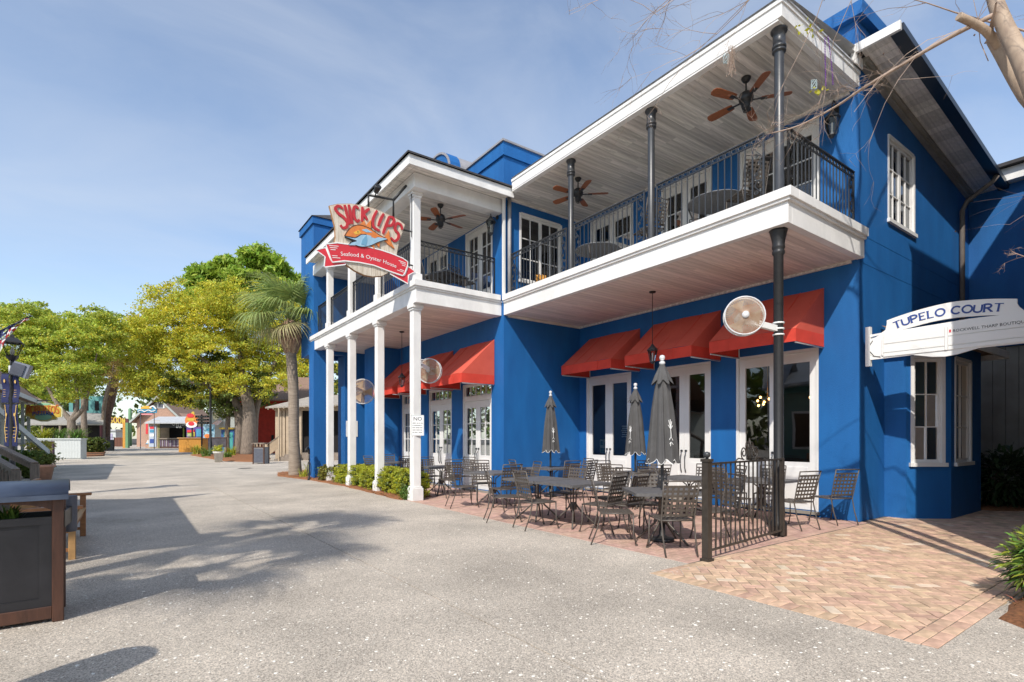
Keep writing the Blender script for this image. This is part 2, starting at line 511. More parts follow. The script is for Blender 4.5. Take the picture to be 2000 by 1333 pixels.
def leaf_mesh(name, cl, n, size, m, seed=0, flat=0.0, elong=1.6, sizes=None):
    """n small folded leaves scattered round clump centres cl = [(x,y,z,r), ...]"""
    g = np.random.default_rng(seed)
    cl = np.asarray(cl, float)
    w = cl[:, 3] ** 2 * (.4 + 1.2 * g.random(len(cl))); w /= w.sum()
    k = g.choice(len(cl), n, p=w)
    d = g.normal(size=(n, 3)); d /= np.linalg.norm(d, axis=1)[:, None]
    rr = cl[k, 3] * (g.random(n) ** .6) * (1 + .35 * np.abs(g.normal(size=n)))
    p = cl[k, :3] + d * rr[:, None] * np.array([1.25, 1.25, .62])
    a = g.normal(size=(n, 3)) + np.array([0, 0, flat * -1.0]); a /= np.linalg.norm(a, axis=1)[:, None]
    b = np.cross(a, g.normal(size=(n, 3))); b /= np.linalg.norm(b, axis=1)[:, None]
    s = size * (.6 + .8 * g.random(n))
    a *= (s * elong / 2)[:, None]; b *= (s / 2)[:, None]
    v = np.empty((n, 4, 3))
    v[:, 0] = p - a; v[:, 1] = p + b; v[:, 2] = p + a; v[:, 3] = p - b
    me = bpy.data.meshes.new(name)
    me.vertices.add(n * 4); me.vertices.foreach_set('co', v.reshape(-1))
    me.loops.add(n * 4); me.loops.foreach_set('vertex_index', np.arange(n * 4, dtype=np.int32))
    me.polygons.add(n); me.polygons.foreach_set('loop_start', np.arange(0, n * 4, 4, dtype=np.int32))
    me.polygons.foreach_set('loop_total', np.full(n, 4, dtype=np.int32))
    me.materials.append(m)
    me.update(); me.validate()
    return me
def blob(c, r, n, cr, seed=0, shell=.55, bot=-1.0):
    """n clump centres spread through an ellipsoid, mostly near its surface"""
    g = np.random.default_rng(seed); out = []
    while len(out) < n:
        d = g.normal(size=3); d /= np.linalg.norm(d)
        if d[2] < bot: continue
        q = shell + (1 - shell) * g.random()
        q *= 1 + .16 * g.normal()
        out.append((c[0] + d[0] * r[0] * q, c[1] + d[1] * r[1] * q, c[2] + d[2] * r[2] * q, cr * (.35 + 1.0 * g.random() ** 1.6)))
    return out

# ------------------------------------------------------------------ ground
struct('ground', MB().box(-900, 900, -900, 1300, -.4, -.08), SOIL)
gl0, gl1 = (2.09, 18.46), (2.36, 3.2)      # the control joint in the concrete
def lx(y): return gl0[0] + (gl1[0] - gl0[0]) * (y - gl0[1]) / (gl1[1] - gl0[1])
pa = MB()
WX = 4.67
ys = [-25, 1.28, 3.62, 19, 140]
jw = .007
for i in range(4):
    y0, y1 = ys[i], ys[i + 1]
    a0, a1 = (lx(y0), lx(y1)) if i in (1, 2) else ((lx(1.28), lx(1.28)) if i == 0 else (lx(19), lx(19)))
    xr = [30, WX - .004, 5.42, 60][i]
    g_ = jw if i in (1, 2) else 0
    for poly in ([(-60, y0), (a0 - g_, y0), (a1 - g_, y1), (-60, y1)], [(a0 + g_, y0), (xr, y0), (xr, y1), (a1 + g_, y1)]):
        pa.add([(x, y, 0) for x, y in poly] + [(x, y, -.06) for x, y in poly], [(0, 1, 2, 3), (7, 6, 5, 4), (0, 4, 5, 1), (1, 5, 6, 2), (2, 6, 7, 3), (3, 7, 4, 0)])
path = struct('path', pa, CONC)
# speckled aggregate: fine voronoi grains over the noise
def grain(m):
    nt = m.node_tree; b = nt.nodes['Principled BSDF']
    src = b.inputs['Base Color'].links[0].from_socket
    tco = N(nt, 'ShaderNodeTexCoord')
    v1 = N(nt, 'ShaderNodeTexVoronoi', Scale=115.0)
    n3 = N(nt, 'ShaderNodeTexNoise', Scale=210.0, Detail=3.0)
    r1 = N(nt, 'ShaderNodeValToRGB')
    r1.color_ramp.elements[0].position = .30; r1.color_ramp.elements[0].color = (.22, .21, .20, 1)
    r1.color_ramp.elements[1].position = .72; r1.color_ramp.elements[1].color = (1.85, 1.8, 1.74, 1)
    mu = N(nt, 'ShaderNodeMixRGB', blend_type='MULTIPLY', Fac=.6)
    bw = N(nt, 'ShaderNodeRGBToBW')
    nt.links.new(tco.outputs['Object'], v1.inputs['Vector']); nt.links.new(tco.outputs['Object'], n3.inputs['Vector'])
    nt.links.new(v1.outputs['Color'], bw.inputs['Color'])
    ad = N(nt, 'ShaderNodeMath', operation='ADD'); ad.inputs[1].default_value = 0
    hf = N(nt, 'ShaderNodeMath', operation='MULTIPLY'); hf.inputs[1].default_value = .5
    nt.links.new(bw.outputs[0], ad.inputs[0]); nt.links.new(n3.outputs['Fac'], ad.inputs[1])
    nt.links.new(ad.outputs[0], hf.inputs[0]); nt.links.new(hf.outputs[0], r1.inputs['Fac'])
    nt.links.new(src, mu.inputs['Color1']); nt.links.new(r1.outputs['Color'], mu.inputs['Color2'])
    # large faint stains
    n4 = N(nt, 'ShaderNodeTexNoise', Scale=.35, Detail=5.0)
    mr = N(nt, 'ShaderNodeMapRange'); mr.inputs['From Min'].default_value = .3; mr.inputs['From Max'].default_value = .7
    mr.inputs['To Min'].default_value = .87; mr.inputs['To Max'].default_value = 1.09
    m2 = N(nt, 'ShaderNodeMixRGB', blend_type='MULTIPLY', Fac=1.0)
    nt.links.new(tco.outputs['Object'], n4.inputs['Vector']); nt.links.new(n4.outputs['Fac'], mr.inputs['Value'])
    nt.links.new(mu.outputs['Color'], m2.inputs['Color1']); nt.links.new(mr.outputs['Result'], m2.inputs['Color2'])
    nt.links.new(m2.outputs['Color'], b.inputs['Base Color'])
grain(CONC)

# oyster shells pressed into the concrete
sh = MB()
cnt = 0
while cnt < 2500:
    d = 2.6 * (9.5 ** random.random())
    px = random.uniform(-40, 2040)
    p = at(px, d)
    if p.x > 5.3 and p.y > 3.5 or (p.x > WX - .05 and 1.2 < p.y < 3.7) or (p.x > 5.8 and p.y < 1.4) or p.x < -6: continue
    if random.random() > (1.0 if d < 7 else .55): continue
    cnt += 1
    r = random.choice([.005, .006, .008, .009, .012, .016]) * random.uniform(.75, 1.1)
    a = random.uniform(0, 6.28); k = random.uniform(.45, .8)
    arcs = random.uniform(3.4, 5.6) if random.random() < .3 else 6.283
    n = 7
    ring = [(p.x + r * math.cos(a) * math.cos(t) - r * k * math.sin(a) * math.sin(t), p.y + r * math.sin(a) * math.cos(t) + r * k * math.cos(a) * math.sin(t), .0006) for t in [arcs * i / n for i in range(n)]]
    top = [(p.x + (x - p.x) * .7, p.y + (y - p.y) * .7, .004) for x, y, z in ring]
    sh.add(ring + top, [(i, (i + 1) % n, n + (i + 1) % n, n + i) for i in range(n)] + [tuple(range(n, 2 * n))])
s_ = sh.build('oyster_shells', SHELL); s_['kind'] = 'stuff'

# patio of pinkish brick (running bond) and the herringbone brick walk
patio = struct('patio', MB().box(5.42, 10.62, 3.90, 26, -.07, -.004), JOINT)
PB, mbp = MB(), []
def brick_vs(cx, cy, l, w, a, z0, z1, ch=.004):
    ca, sa = math.cos(a), math.sin(a)
    out = []
    for zz, k in ((z0, 0), (z1 - ch, 0), (z1, ch)):
        for sx, sy in ((-1, -1), (1, -1), (1, 1), (-1, 1)):
            x, y = sx * (l / 2 - k), sy * (w / 2 - k)
            out.append((cx + ca * x - sa * y, cy + sa * x + ca * y, zz))
    return out
BF = [(0, 1, 5, 4), (1, 2, 6, 5), (2, 3, 7, 6), (3, 0, 4, 7), (4, 5, 9, 8), (5, 6, 10, 9), (6, 7, 11, 10), (7, 4, 8, 11), (8, 9, 10, 11)]
bm_ = MB(); bm_.add(brick_vs(0, 0, .2, .097, 0, -.05, 0), BF)
brick_me = bm_.mesh('brick', PATIOB)
brick_me2 = MB().add(brick_vs(0, 0, .2, .097, 0, -.05, 0), BF).mesh('brick', WALKB)
brick_me3 = MB().add(brick_vs(0, 0, .2, .097, 0, -.05, 0), BF).mesh('brick', WALKL)
def pclip(poly, ax, lim, keep_less):
    out = []
    f = (lambda p: p[ax] <= lim) if keep_less else (lambda p: p[ax] >= lim)
    for i in range(len(poly)):
        p, q = poly[i], poly[(i + 1) % len(poly)]
        if f(p): out.append(p)
        if f(p) != f(q):
            s = (lim - p[ax]) / (q[ax] - p[ax]); out.append((p[0] + (q[0] - p[0]) * s, p[1] + (q[1] - p[1]) * s))
    return out
def lay(spots, parent, mes, stuff_m, nmax=300):
    spots = sorted(spots, key=lambda q: -(abs(q[5]) * 1e6) + (q[0] - 0) ** 2 + (q[1]) ** 2)
    far = {}
    for i, (x, y, a, l, w, k) in enumerate(spots):
        z = .002 + random.uniform(-.0015, .0025)
        if i < nmax:
            inst('brick', mes[k % len(mes)], parent, (x, y, z), a + random.uniform(-.008, .008), (l / .2, w / .097, 1), False)
        else:
            far.setdefault(k % len(mes), MB()).add(brick_vs(x, y, l, w, a, z - .05, z), BF)
    for k, f in far.items():
        o = f.build('brick_field', stuff_m[k], parent); o['kind'] = 'stuff'
spots = []
y = 3.97
row = 0
while y < 21.5:
    x = 5.54 - (.104 if row % 2 else 0)
    while x < 10.56:
        if x > 5.5: spots.append((x, y, 0, .2, .097, 0))
        x += .208
    if row % 2 == 0 or True: pass
    y += .104; row += 1
yy = 4.02
edge = []
while yy < 21:
    spots.append((5.475, yy, math.pi / 2, .2, .097, 0)); yy += .208
lay(spots, patio, [brick_me], [PATIOB])

walk = struct('brick_walk', MB().box(WX, 10.64, 1.28, 3.895, -.07, -.004).box(10.64, 24, 1.28, 4.2, -.07, -.004), JOINT)
spots = []
cutb = MB(); UPF = Fr((0, 0, 0), (1, 0, 0), (0, 0, 1))
class _UP:
    def __call__(s, u, v, w=0.0): return Vector((u, v, w))
UPF = _UP()
ca = math.sqrt(.5)
W_ = .104
for i in range(-160, 260):
    for j in range(-160, 260):
        m4 = (i - j) % 4
        if m4 == 0: u, v, a = (i + 1) * W_, (j + .5) * W_, 0
        elif m4 == 2: u, v, a = (i + .5) * W_, (j + 0.0) * W_, math.pi / 2
        else: continue
        x = 12 + ca * (u - v); y = 2 + ca * (u + v)
        if not (WX + .1 < x < 20 and 1.38 < y < 3.88): continue
        P_ = [q[:2] for q in brick_vs(x, y, .2, .097, a + math.pi / 4, 0, 0)[:4]]
        Q_ = pclip(pclip(pclip(P_, 0, WX + .212, False), 1, 1.497, False), 1, 3.775, True)
        if len(Q_) < 3: continue
        ar_ = abs(sum(Q_[t][0] * Q_[(t + 1) % len(Q_)][1] - Q_[(t + 1) % len(Q_)][0] * Q_[t][1] for t in range(len(Q_)))) / 2
        if ar_ < .0006: continue
        if ar_ < .0193: cutb.prism(Q_, UPF, -.05, random.uniform(.001, .0035))
        else: spots.append((x, y, a + math.pi / 4, .2, .097, 1 if random.random() < .07 else 0))
for xx in np.arange(WX + .06, 14, .208):
    spots.append((xx + .05, 1.335, 0, .2, .097, 0)); spots.append((xx + .05, 3.835, 0, .2, .097, 0))
    spots.append((xx + .02, 1.44, 0, .2, .097, 0))
for y_ in np.arange(1.548, 3.75, .104):
    spots.append((WX + .105, y_, 0, .2, .097, 0))
for xx in np.arange(10.7, 14, .208): spots.append((xx, 3.94, 0, .2, .097, 0))
lay(spots, walk, [brick_me2, brick_me3], [WALKB, WALKL])
o_c = cutb.build('cut_brick_edge', WALKB, walk); o_c['kind'] = 'stuff'

def mound(name, cells, h, m, z0=-.02, stuff=False):
    """a low irregular bed: polygon outline domed to height h"""
    mb = MB()
    cx = sum(p[0] for p in cells) / len(cells); cy = sum(p[1] for p in cells) / len(cells)
    rings = []
    for k, (q, z) in enumerate(((1.0, z0), (.985, h * .45), (.93, h * .75), (.7, h), (.4, h * 1.15), (.0, h * 1.2))):
        rings.append([(cx + (x - cx) * q + random.uniform(-.015, .015), cy + (y - cy) * q + random.uniform(-.015, .015), z + random.uniform(0, .012)) for x, y in cells])
    n = len(cells); vs = [p for r in rings for p in r]
    fs = [(i * n + k, i * n + (k + 1) % n, (i + 1) * n + (k + 1) % n, (i + 1) * n + k) for i in range(5) for k in range(n)]
    mb.add(vs, fs, True)
    o = mb.build(name, m); o['kind'] = 'structure'
    return o
def dense(poly, step=.25):
    out = []
    for i in range(len(poly)):
        a, b = Vector(poly[i]), Vector(poly[(i + 1) % len(poly)])
        k = max(1, int((b - a).length / step))
        for j in range(k):
            q = a + (b - a) * j / k
            out.append((q.x + random.uniform(-.03, .03), q.y + random.uniform(-.03, .03)))
    return out
def straw(name, cells, h, n, m, parent, ln=.12):
    """loose pine straw: thin needles lying over a bed"""
    xs = [p[0] for p in cells]; ys_ = [p[1] for p in cells]
    def inside(x, y):
        c = False; j = len(cells) - 1
        for i in range(len(cells)):
            xi, yi = cells[i]; xj, yj = cells[j]
            if (yi > y) != (yj > y) and x < (xj - xi) * (y - yi) / (yj - yi) + xi: c = not c
            j = i
        return c
    mb = MB(); k = 0
    while k < n:
        x, y = random.uniform(min(xs) - .06, max(xs) + .06), random.uniform(min(ys_) - .06, max(ys_) + .06)
        if not inside(x, y): continue
        k += 1
        a = random.uniform(0, 6.28); l = ln * random.uniform(.6, 1.5); z = h * random.uniform(.6, 1.35) + .01
        dx, dy = math.cos(a) * l / 2, math.sin(a) * l / 2; w = .0028
        e = random.uniform(-.03, .03)
        mb.add([(x - dx, y - dy, z - e), (x - dy * .02 - w, y + w, z + .012), (x + dx, y + dy, z + e), (x + dy * .02 + w, y - w, z + .012)], [(0, 1, 2, 3)])
    o = mb.build(name, m, parent); o['kind'] = 'stuff'
NEEDLE = mat('pine_straw_needle', (.36, .155, .06), .8, .4, 6, island=.4)
bedR = dense([(5.85, 1.22), (8, 1.28), (12.5, 1.30), (12.5, -3), (5.7, -3), (5.62, .4), (5.55, .85)])
m_ = mound('mulch_bed', bedR, .05, MULCH)
straw('pine_straw', bedR, .06, 5200, NEEDLE, m_)
bedL = dense([(5.30, 11.95), (5.36, 13.5), (5.42, 16.5), (5.25, 19.3), (4.75, 22.3), (5.2, 24.4), (6.6, 25.4), (6.9, 22), (6.35, 18.6), (6.3, 12.1)])
m_ = mound('mulch_bed', bedL, .05, MULCH)
straw('pine_straw', bedL, .06, 3500, NEEDLE, m_, .14)
bedI = dense([(at(372, 46).x, at(372, 46).y), (at(400, 40).x, at(400, 40).y), (at(440, 34).x, at(440, 34).y), (at(500, 33).x, at(500, 33).y), (at(530, 38).x, at(530, 38).y), (at(505, 52).x, at(505, 52).y), (at(400, 56).x, at(400, 56).y)], .6)
mound('mulch_bed', bedI, .12, MULCH)
bedF = dense([(at(158, 42).x, at(158, 42).y), (at(203, 44).x, at(203, 44).y), (at(206, 58).x, at(206, 58).y), (at(150, 58).x, at(150, 58).y)], .6)
mound('mulch_bed', bedF, .1, MULCH)
# ------------------------------------------------------------------ the blue restaurant
XW, XS, YW, YB = 10.6, 7.92, 4.05, 11.32
YE = 17.85
SB, ST = 4.70, 5.22              # balcony slab bottom / top
house = thing('restaurant_building', 'two-storey bright blue restaurant with white balconies, white posts and grey soffits', 'building', (XW, YW, 0))
fX, fB, fY, fS = XP(XW), XP(XS), YP(YW), YP(YB)
DR = [(4.74, 6.44), (7.04, 8.53), (9.37, 11.05)]           # street doors, right wing
DU = [(4.73, 6.36), (7.02, 8.43), (9.30, 10.90)]           # balcony doors
DL = [(11.90, 13.44), (14.07, 15.60), (16.30, 17.70)]      # doors behind the porch
holesX = [(a, b, .10, 3.23) for a, b in DR] + [(a, b, 5.24, 7.62) for a, b in DU]
holesB = [(a, b, .06, 3.05) for a, b in DL] + [(11.85, 13.30, 5.24, 7.42), (14.3, 15.75, 5.24, 7.42)]
w = MB()
w.wall(fX, YW + .25, YB, 0, 8.28, .25, holesX)
w.wall(fY, XW, 17.0, 0, 7.38, .25, [(11.90, 13.28, 5.72, 7.37), (11.76, 14.1, 0, 3.2)])
w.add([fY(XW, 7.38, 0), fY(17.0, 7.38, 0), fY(XW, 8.28, 0), fY(XW, 7.38, -.25), fY(17, 7.38, -.25), fY(XW, 8.28, -.25)], [(0, 1, 2), (5, 4, 3), (0, 2, 5, 3), (1, 4, 5, 2), (0, 3, 4, 1)])
w.wall(fS, XS, XW, 0, 9.23, .25, [(8.44, 9.90, 5.70, 7.50)])
w.wall(fB, YB + .25, YE, 0, 9.23, .25, holesB)
w.wall(YP(YE), 6.95, XS, 0, SB, .25); w.box(6.95, 7.2, YE + .25, YE + .9, 0, SB)
w.wall(YP(YE + .001), XS + .25, 17, 4.7, 9.2, .25)
w.build('wall', BLUE, house)
# parapets: block top band, corner pier, arched gable, end tower
p = MB()
p.box(XS + .25, 10.4, YB + .25, 17.6, 8.2, 9.15); p.build('parapet', BLUE, house); p = MB()
p.box(XS - .05, XW + 1.2, YB - .05, YB + .12, 8.86, 9.20); p.box(XS - .05, XS + .12, YB + .12, 14.2, 8.86, 9.20)
p.build('parapet_band', BLUE, house); p = MB()
p.box(XW, XW + 1.15, YW + .03, 5.55, 8.1, 9.02); p.box(XW - .12, XW + 1.27, YW - .09, 5.67, 9.02, 9.26)
p.build('corner_parapet', BLUE, house); p = MB()
pts = [(14.05, 8.4), (14.05, 9.62)] + [(14.85 + .80 * math.cos(R(a)), 9.62 + .62 * math.sin(R(a))) for a in range(170, 9, -16)] + [(15.65, 9.62), (15.65, 8.4)]
p.prism([(u, v) for u, v in pts], fB, -.02, -3.6)
p.prism([(14.85 + (u - 14.85) * 1.10, v + (.1 if v > 9.5 else 0)) for u, v in pts if v > 9.4][::-1] + [(14.1, 9.6), (15.6, 9.6)][:0], fB, .10, -.25)
p.build('arched_parapet', BLUE, house)
MB().strip([(14.85 + .86 * math.cos(R(a)), 9.62 + .70 * math.sin(R(a))) for a in range(180, -1, -12)], fB, .06, -3.7, .14).build('arch_cap', ROOFCAP, house)
c = MB()
c.box(XS - .09, XW + 1.25, YB - .09, YB + .16, 9.20, 9.25); c.box(XS - .09, XS + .16, YB + .16, 14.0, 9.20, 9.25)
c.box(XS + .1, 10.5, YB + .2, 17.7, 9.15, 9.19)
c.build('parapet_cap', ROOFCAP, house)
# end tower at the far left, open arcade below
t = MB()
TX, TY = 5.44, 19.8
t.box(TX, 9.5, TY, TY + .3, SB - .1, 9.45); t.box(TX, TX + .3, TY + .3, 21.5, SB - .1, 9.45); t.box(TX + .3, 9.5, 21.2, 21.5, SB - .1, 9.45)
t.box(TX, TX + .46, TY, TY + .6, 0, SB - .1); t.box(6.58, 7.42, TY, TY + .8, 0, SB - .1)
t.box(TX - .06, 9.5, TY - .06, 21.56, 9.28, 9.52); t.box(9.25, 9.5, TY + .3, 21.2, 0, 9.4)
t.build('tower_wall', BLUE, house)
MB().add([(TX - .1, TY - .1, 9.53), (9.6, TY - .1, 9.53), (9.6, 21.6, 9.53), (TX - .1, 21.6, 9.53), (7.6, 20.5, 10.35), (7.6, 20.9, 10.35)], [(0, 1, 4), (1, 2, 5, 4), (2, 3, 5), (3, 0, 4, 5), (3, 2, 1, 0)]).build('tower_roof', ROOFM, house)
# raised string courses on the side wall, thin movement joints
sc_ = MB()
for z in (4.66, 5.16): sc_.box(XW + .02, 16.9, -.002, .0035, z, z + .03, fY)
sc_.build('string_course', BLUE, house)

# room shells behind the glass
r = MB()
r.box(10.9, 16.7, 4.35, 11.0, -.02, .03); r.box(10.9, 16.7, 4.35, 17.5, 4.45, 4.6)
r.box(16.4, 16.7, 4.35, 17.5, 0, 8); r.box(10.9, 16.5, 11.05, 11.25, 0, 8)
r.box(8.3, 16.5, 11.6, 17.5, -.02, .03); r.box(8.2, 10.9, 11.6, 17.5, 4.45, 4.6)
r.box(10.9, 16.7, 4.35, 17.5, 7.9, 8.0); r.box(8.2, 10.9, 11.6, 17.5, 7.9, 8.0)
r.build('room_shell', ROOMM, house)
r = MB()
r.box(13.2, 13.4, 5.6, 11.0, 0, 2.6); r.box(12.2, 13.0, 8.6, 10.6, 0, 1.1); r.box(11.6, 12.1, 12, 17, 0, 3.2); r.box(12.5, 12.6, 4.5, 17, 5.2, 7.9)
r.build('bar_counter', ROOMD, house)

def glazed_leaf(fr, u0, u1, v0, v1, parent, cols, rows, g0, g1, w0=-.055, stile=.10, mun=.022, name='door_leaf', handle=None):
    """one door leaf or sash: solid stiles and rails round a glazed field with muntins"""
    th = .045
    m = MB()
    m.box(u0, u0 + stile, w0 - th, w0, v0, v1, fr); m.box(u1 - stile, u1, w0 - th, w0, v0, v1, fr)
    m.box(u0 + stile, u1 - stile, w0 - th, w0, g1, v1, fr)
    m.box(u0 + stile, u1 - stile, w0 - th, w0, v0, g0, fr)
    if g0 - v0 > .4:
        m.box(u0 + stile + .04, u1 - stile - .04, w0, w0 + .012, v0 + .12, g0 - .1, fr)
    for i in range(1, cols):
        x = u0 + stile + (u1 - u0 - 2 * stile) * i / cols
        m.box(x - mun / 2, x + mun / 2, w0 - th + .004, w0 - .006, g0, g1, fr)
    for j in range(1, rows):
        z = g0 + (g1 - g0) * j / rows
        m.box(u0 + stile, u1 - stile, w0 - th + .006, w0 - .008, z - mun / 2, z + mun / 2, fr)
    o = m.build(name, WHITE2, parent)
    for i in range(cols):
        for j in range(rows):
            x0 = u0 + stile + (u1 - u0 - 2 * stile) * i / cols; x1 = u0 + stile + (u1 - u0 - 2 * stile) * (i + 1) / cols
            z0 = g0 + (g1 - g0) * j / rows; z1 = g0 + (g1 - g0) * (j + 1) / rows
            MB().add([fr(x0, z0, w0 - .03), fr(x1, z0, w0 - .03), fr(x1, z1, w0 - .03), fr(x0, z1, w0 - .03)], [(0, 1, 2, 3) if fr.u.cross(Vector((0, 0, 1))).dot(fr.w) > 0 else (3, 2, 1, 0)]).build('glass_pane', GLASS, parent)
    if handle is not None:
        hz, hu = 1.0 + (v0 if v0 > 4 else 0), handle
        k = MB().tube([fr(hu, hz + .14, w0 + .03), fr(hu, hz + .06, w0 + .07), fr(hu, hz - .2, w0 + .06), fr(hu, hz - .3, w0 + .02)], .012, 6)
        k.tube([fr(hu, hz + .2, w0), fr(hu, hz + .2, w0 + .035)], .026, 8)
        k.build('handle', IRONG, parent)
def door_pair(fr, u0, u1, v0, v1, cols, rows, g0, g1, name='french_door', transom=None, label=None, handles=True):
    fw = .055
    m = MB()
    m.box(u0, u0 + fw, -.16, -.02, v0, v1, fr); m.box(u1 - fw, u1, -.16, -.02, v0, v1, fr); m.box(u0 + fw, u1 - fw, -.16, -.02, v1 - fw, v1, fr)
    top = v1 - fw
    if transom:
        m.box(u0 + fw, u1 - fw, -.16, -.02, transom[0] - .13, transom[0], fr)
    o = m.build(name, WHITE2, house)
    if label: o['label'] = label
    if transom:
        glazed_leaf(fr, u0 + fw, u1 - fw, transom[0], top, o, 5, 1, transom[0] + .03, top - .03, stile=.05, name='transom')
        top = transom[0] - .13
    mid = (u0 + u1) / 2
    s = -1 if handles else 0
    glazed_leaf(fr, u0 + fw + .004, mid - .003, v0 + .012, top - .004, o, cols, rows, g0, g1, stile=.13 if cols == 1 else .105, handle=mid - .06 if handles else None)
    glazed_leaf(fr, mid + .003, u1 - fw - .004, v0 + .012, top - .004, o, cols, rows, g0, g1, stile=.13 if cols == 1 else .105, handle=mid + .06 if handles else None)
    h = MB()
    for z in (v0 + .35, (v0 + top) / 2, top - .35):
        for uu in (u0 + fw, u1 - fw): h.box(uu - .012, uu + .012, -.10, -.085, z - .06, z + .06, fr)
    h.build('hinge', IRON, o)
    MB().box(u0 - .02, u1 + .02, -.15, .05, v0 - .06, v0 - .002, fr).build('sill', GREYSTUC, o)
    return o
for (a, b) in DR: door_pair(fX, a, b, .10, 3.23, 1, 1, 1.03, 2.98)
for (a, b) in DU: door_pair(fX, a, b, 5.25, 7.62, 2, 3, 6.02, 7.35, handles=False)
for (a, b) in DL: door_pair(fB, a, b, .06, 3.05, 2, 3, 1.02, 2.36, transom=(2.68, 0))
door_pair(fB, 11.85, 13.30, 5.25, 7.42, 2, 4, 5.62, 7.20, handles=False)
door_pair(fB, 14.3, 15.75, 5.25, 7.42, 2, 4, 5.62, 7.20, handles=False)
def window(fr, u0, u1, v0, v1, cols, rows, sashes=2, name='window'):
    fw = .04
    m = MB()
    m.box(u0 - .02, u0 + fw, -.14, .015, v0, v1, fr); m.box(u1 - fw, u1 + .02, -.14, .015, v0, v1, fr)
    m.box(u0 + fw, u1 - fw, -.14, .015, v1 - fw, v1 + .02, fr); m.box(u0 - .05, u1 + .05, -.14, .05, v0 - .05, v0 + .02, fr)
    o = m.build(name, WHITE2, house)
    n = sashes
    for i in range(n):
        a = u0 + fw + (u1 - u0 - 2 * fw) * i / n; b = u0 + fw + (u1 - u0 - 2 * fw) * (i + 1) / n
        glazed_leaf(fr, a + .002, b - .002, v0 + .022, v1 - fw - .002, o, cols, rows, v0 + .08, v1 - fw - .06, w0=-.03, stile=.045, mun=.02, name='sash')
    return o
window(fS, 8.44, 9.90, 5.70, 7.50, 2, 3)
window(fY, 11.90, 13.28, 5.72, 7.37, 2, 3)

# bay on the side wall
B0, B1, B2, B3 = (11.72, YW), (11.72, 3.70), (12.36, 3.20), (14.25, 3.20)
def bayframe(a, b):
    d = Vector((b[0] - a[0], b[1] - a[1], 0)); d.normalize()
    return Fr((a[0], a[1], 0), d, (d.y, -d.x, 0)), (Vector(b) - Vector(a)).length
bw = MB()
f0, l0 = bayframe(B0, B1); f1, l1 = bayframe(B1, B2); f2, l2 = bayframe(B2, B3)
bw.wall(f0, 0, l0, 0, 3.25, .12); bw.wall(f1, 0, l1, 0, 3.25, .12, [(.10, l1 - .13, 1.02, 3.02)]); bw.wall(f2, 0, l2, 0, 3.25, .12, [(.22, 1.22, 1.02, 3.02)])
bw.box(14.13, 14.25, 3.32, YW, 0, 3.25)
bw.build('bay_wall', BLUE, house)
window(f1, .10, l1 - .13, 1.02, 3.02, 2, 3, 1, 'bay_window')
window(f2, .22, 1.22, 1.02, 3.02, 2, 3, 1, 'bay_window')
br = MB()
br.add([(11.5, YW - .03, 3.62), (14.6, YW - .03, 3.62), (11.45, 3.55, 3.27), (12.2, 2.88, 3.27), (14.75, 2.88, 3.27)], [(0, 2, 3), (0, 3, 4, 1)])
br.add([(11.45, 3.55, 3.25), (12.2, 2.88, 3.25), (14.75, 2.88, 3.25), (14.75, YW - .02, 3.25), (11.45, YW - .02, 3.25)], [(0, 1, 2, 3, 4)])
br.build('bay_roof', SHING, house)
MB().bar((11.45, 3.55, 3.21), (12.2, 2.88, 3.21), .05, .14).bar((12.2, 2.88, 3.21), (14.75, 2.88, 3.21), .05, .14).bar((14.74, 2.9, 3.21), (14.74, 4, 3.21), .05, .14).build('bay_fascia', WHITE, house)
# wing behind the bay: blue upper wall with white fascia, shaded grey boards below
wg = MB().box(17.0, 17.3, 1.95, YW + 1, 3.7, 7.55).box(17.0, 22, 1.95, 2.2, 3.7, 7.55)
wg.build('wing_wall', BLUE, house)
MB().box(16.75, 22, 1.55, YW - .03, 7.56, 7.86).build('wing_fascia', WHITE, house)
MB().box(16.6, 22, 1.4, YW - .05, 7.87, 7.95).build('wing_roof', ROOFM, house)
gb = MB()
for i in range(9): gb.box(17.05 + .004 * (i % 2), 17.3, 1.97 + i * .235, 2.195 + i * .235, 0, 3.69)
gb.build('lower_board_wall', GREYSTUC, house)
MB().box(16.93, 17.04, 1.80, 1.96, 0, 3.7).build('corner_post', IRON, house)

# ---- roofs
rf = MB()
rf.add([(XS - .06, YW - .05, 8.09), (XS - .06, 10.9, 8.09), (XW + .2, 10.9, 8.42), (XW + .2, YW - .05, 8.42)], [(0, 1, 2, 3)])
rf.add([(XS - .06, YW - .05, 8.065), (XS - .06, 10.9, 8.065), (XW + .2, 10.9, 8.3), (XW + .2, YW - .05, 8.3)], [(3, 2, 1, 0)])
rf.box(XS - .05, XW, YW - .04, YW - .02, 8.06, 8.085)
rf.build('balcony_roof', METROOF, house)
fa = MB()
fa.box(XS - .03, XS + .03, YW + .0, 10.92, 7.80, 8.06); fa.box(XS - .02, XS + .10, YW + .06, 10.92, 7.765, 7.80)
fa.box(XS + .03, XW - .002, YW + .0, YW + .06, 7.80, 8.06); fa.box(XS + .10, XW - .002, YW + .06, YW + .14, 7.765, 7.80)
fa.box(XS - .05, XS - .03, YW - .02, 10.92, 8.0, 8.06); fa.box(XS - .03, XW, YW - .02, YW, 8.0, 8.06)
fa.build('roof_fascia', WHITE, house)
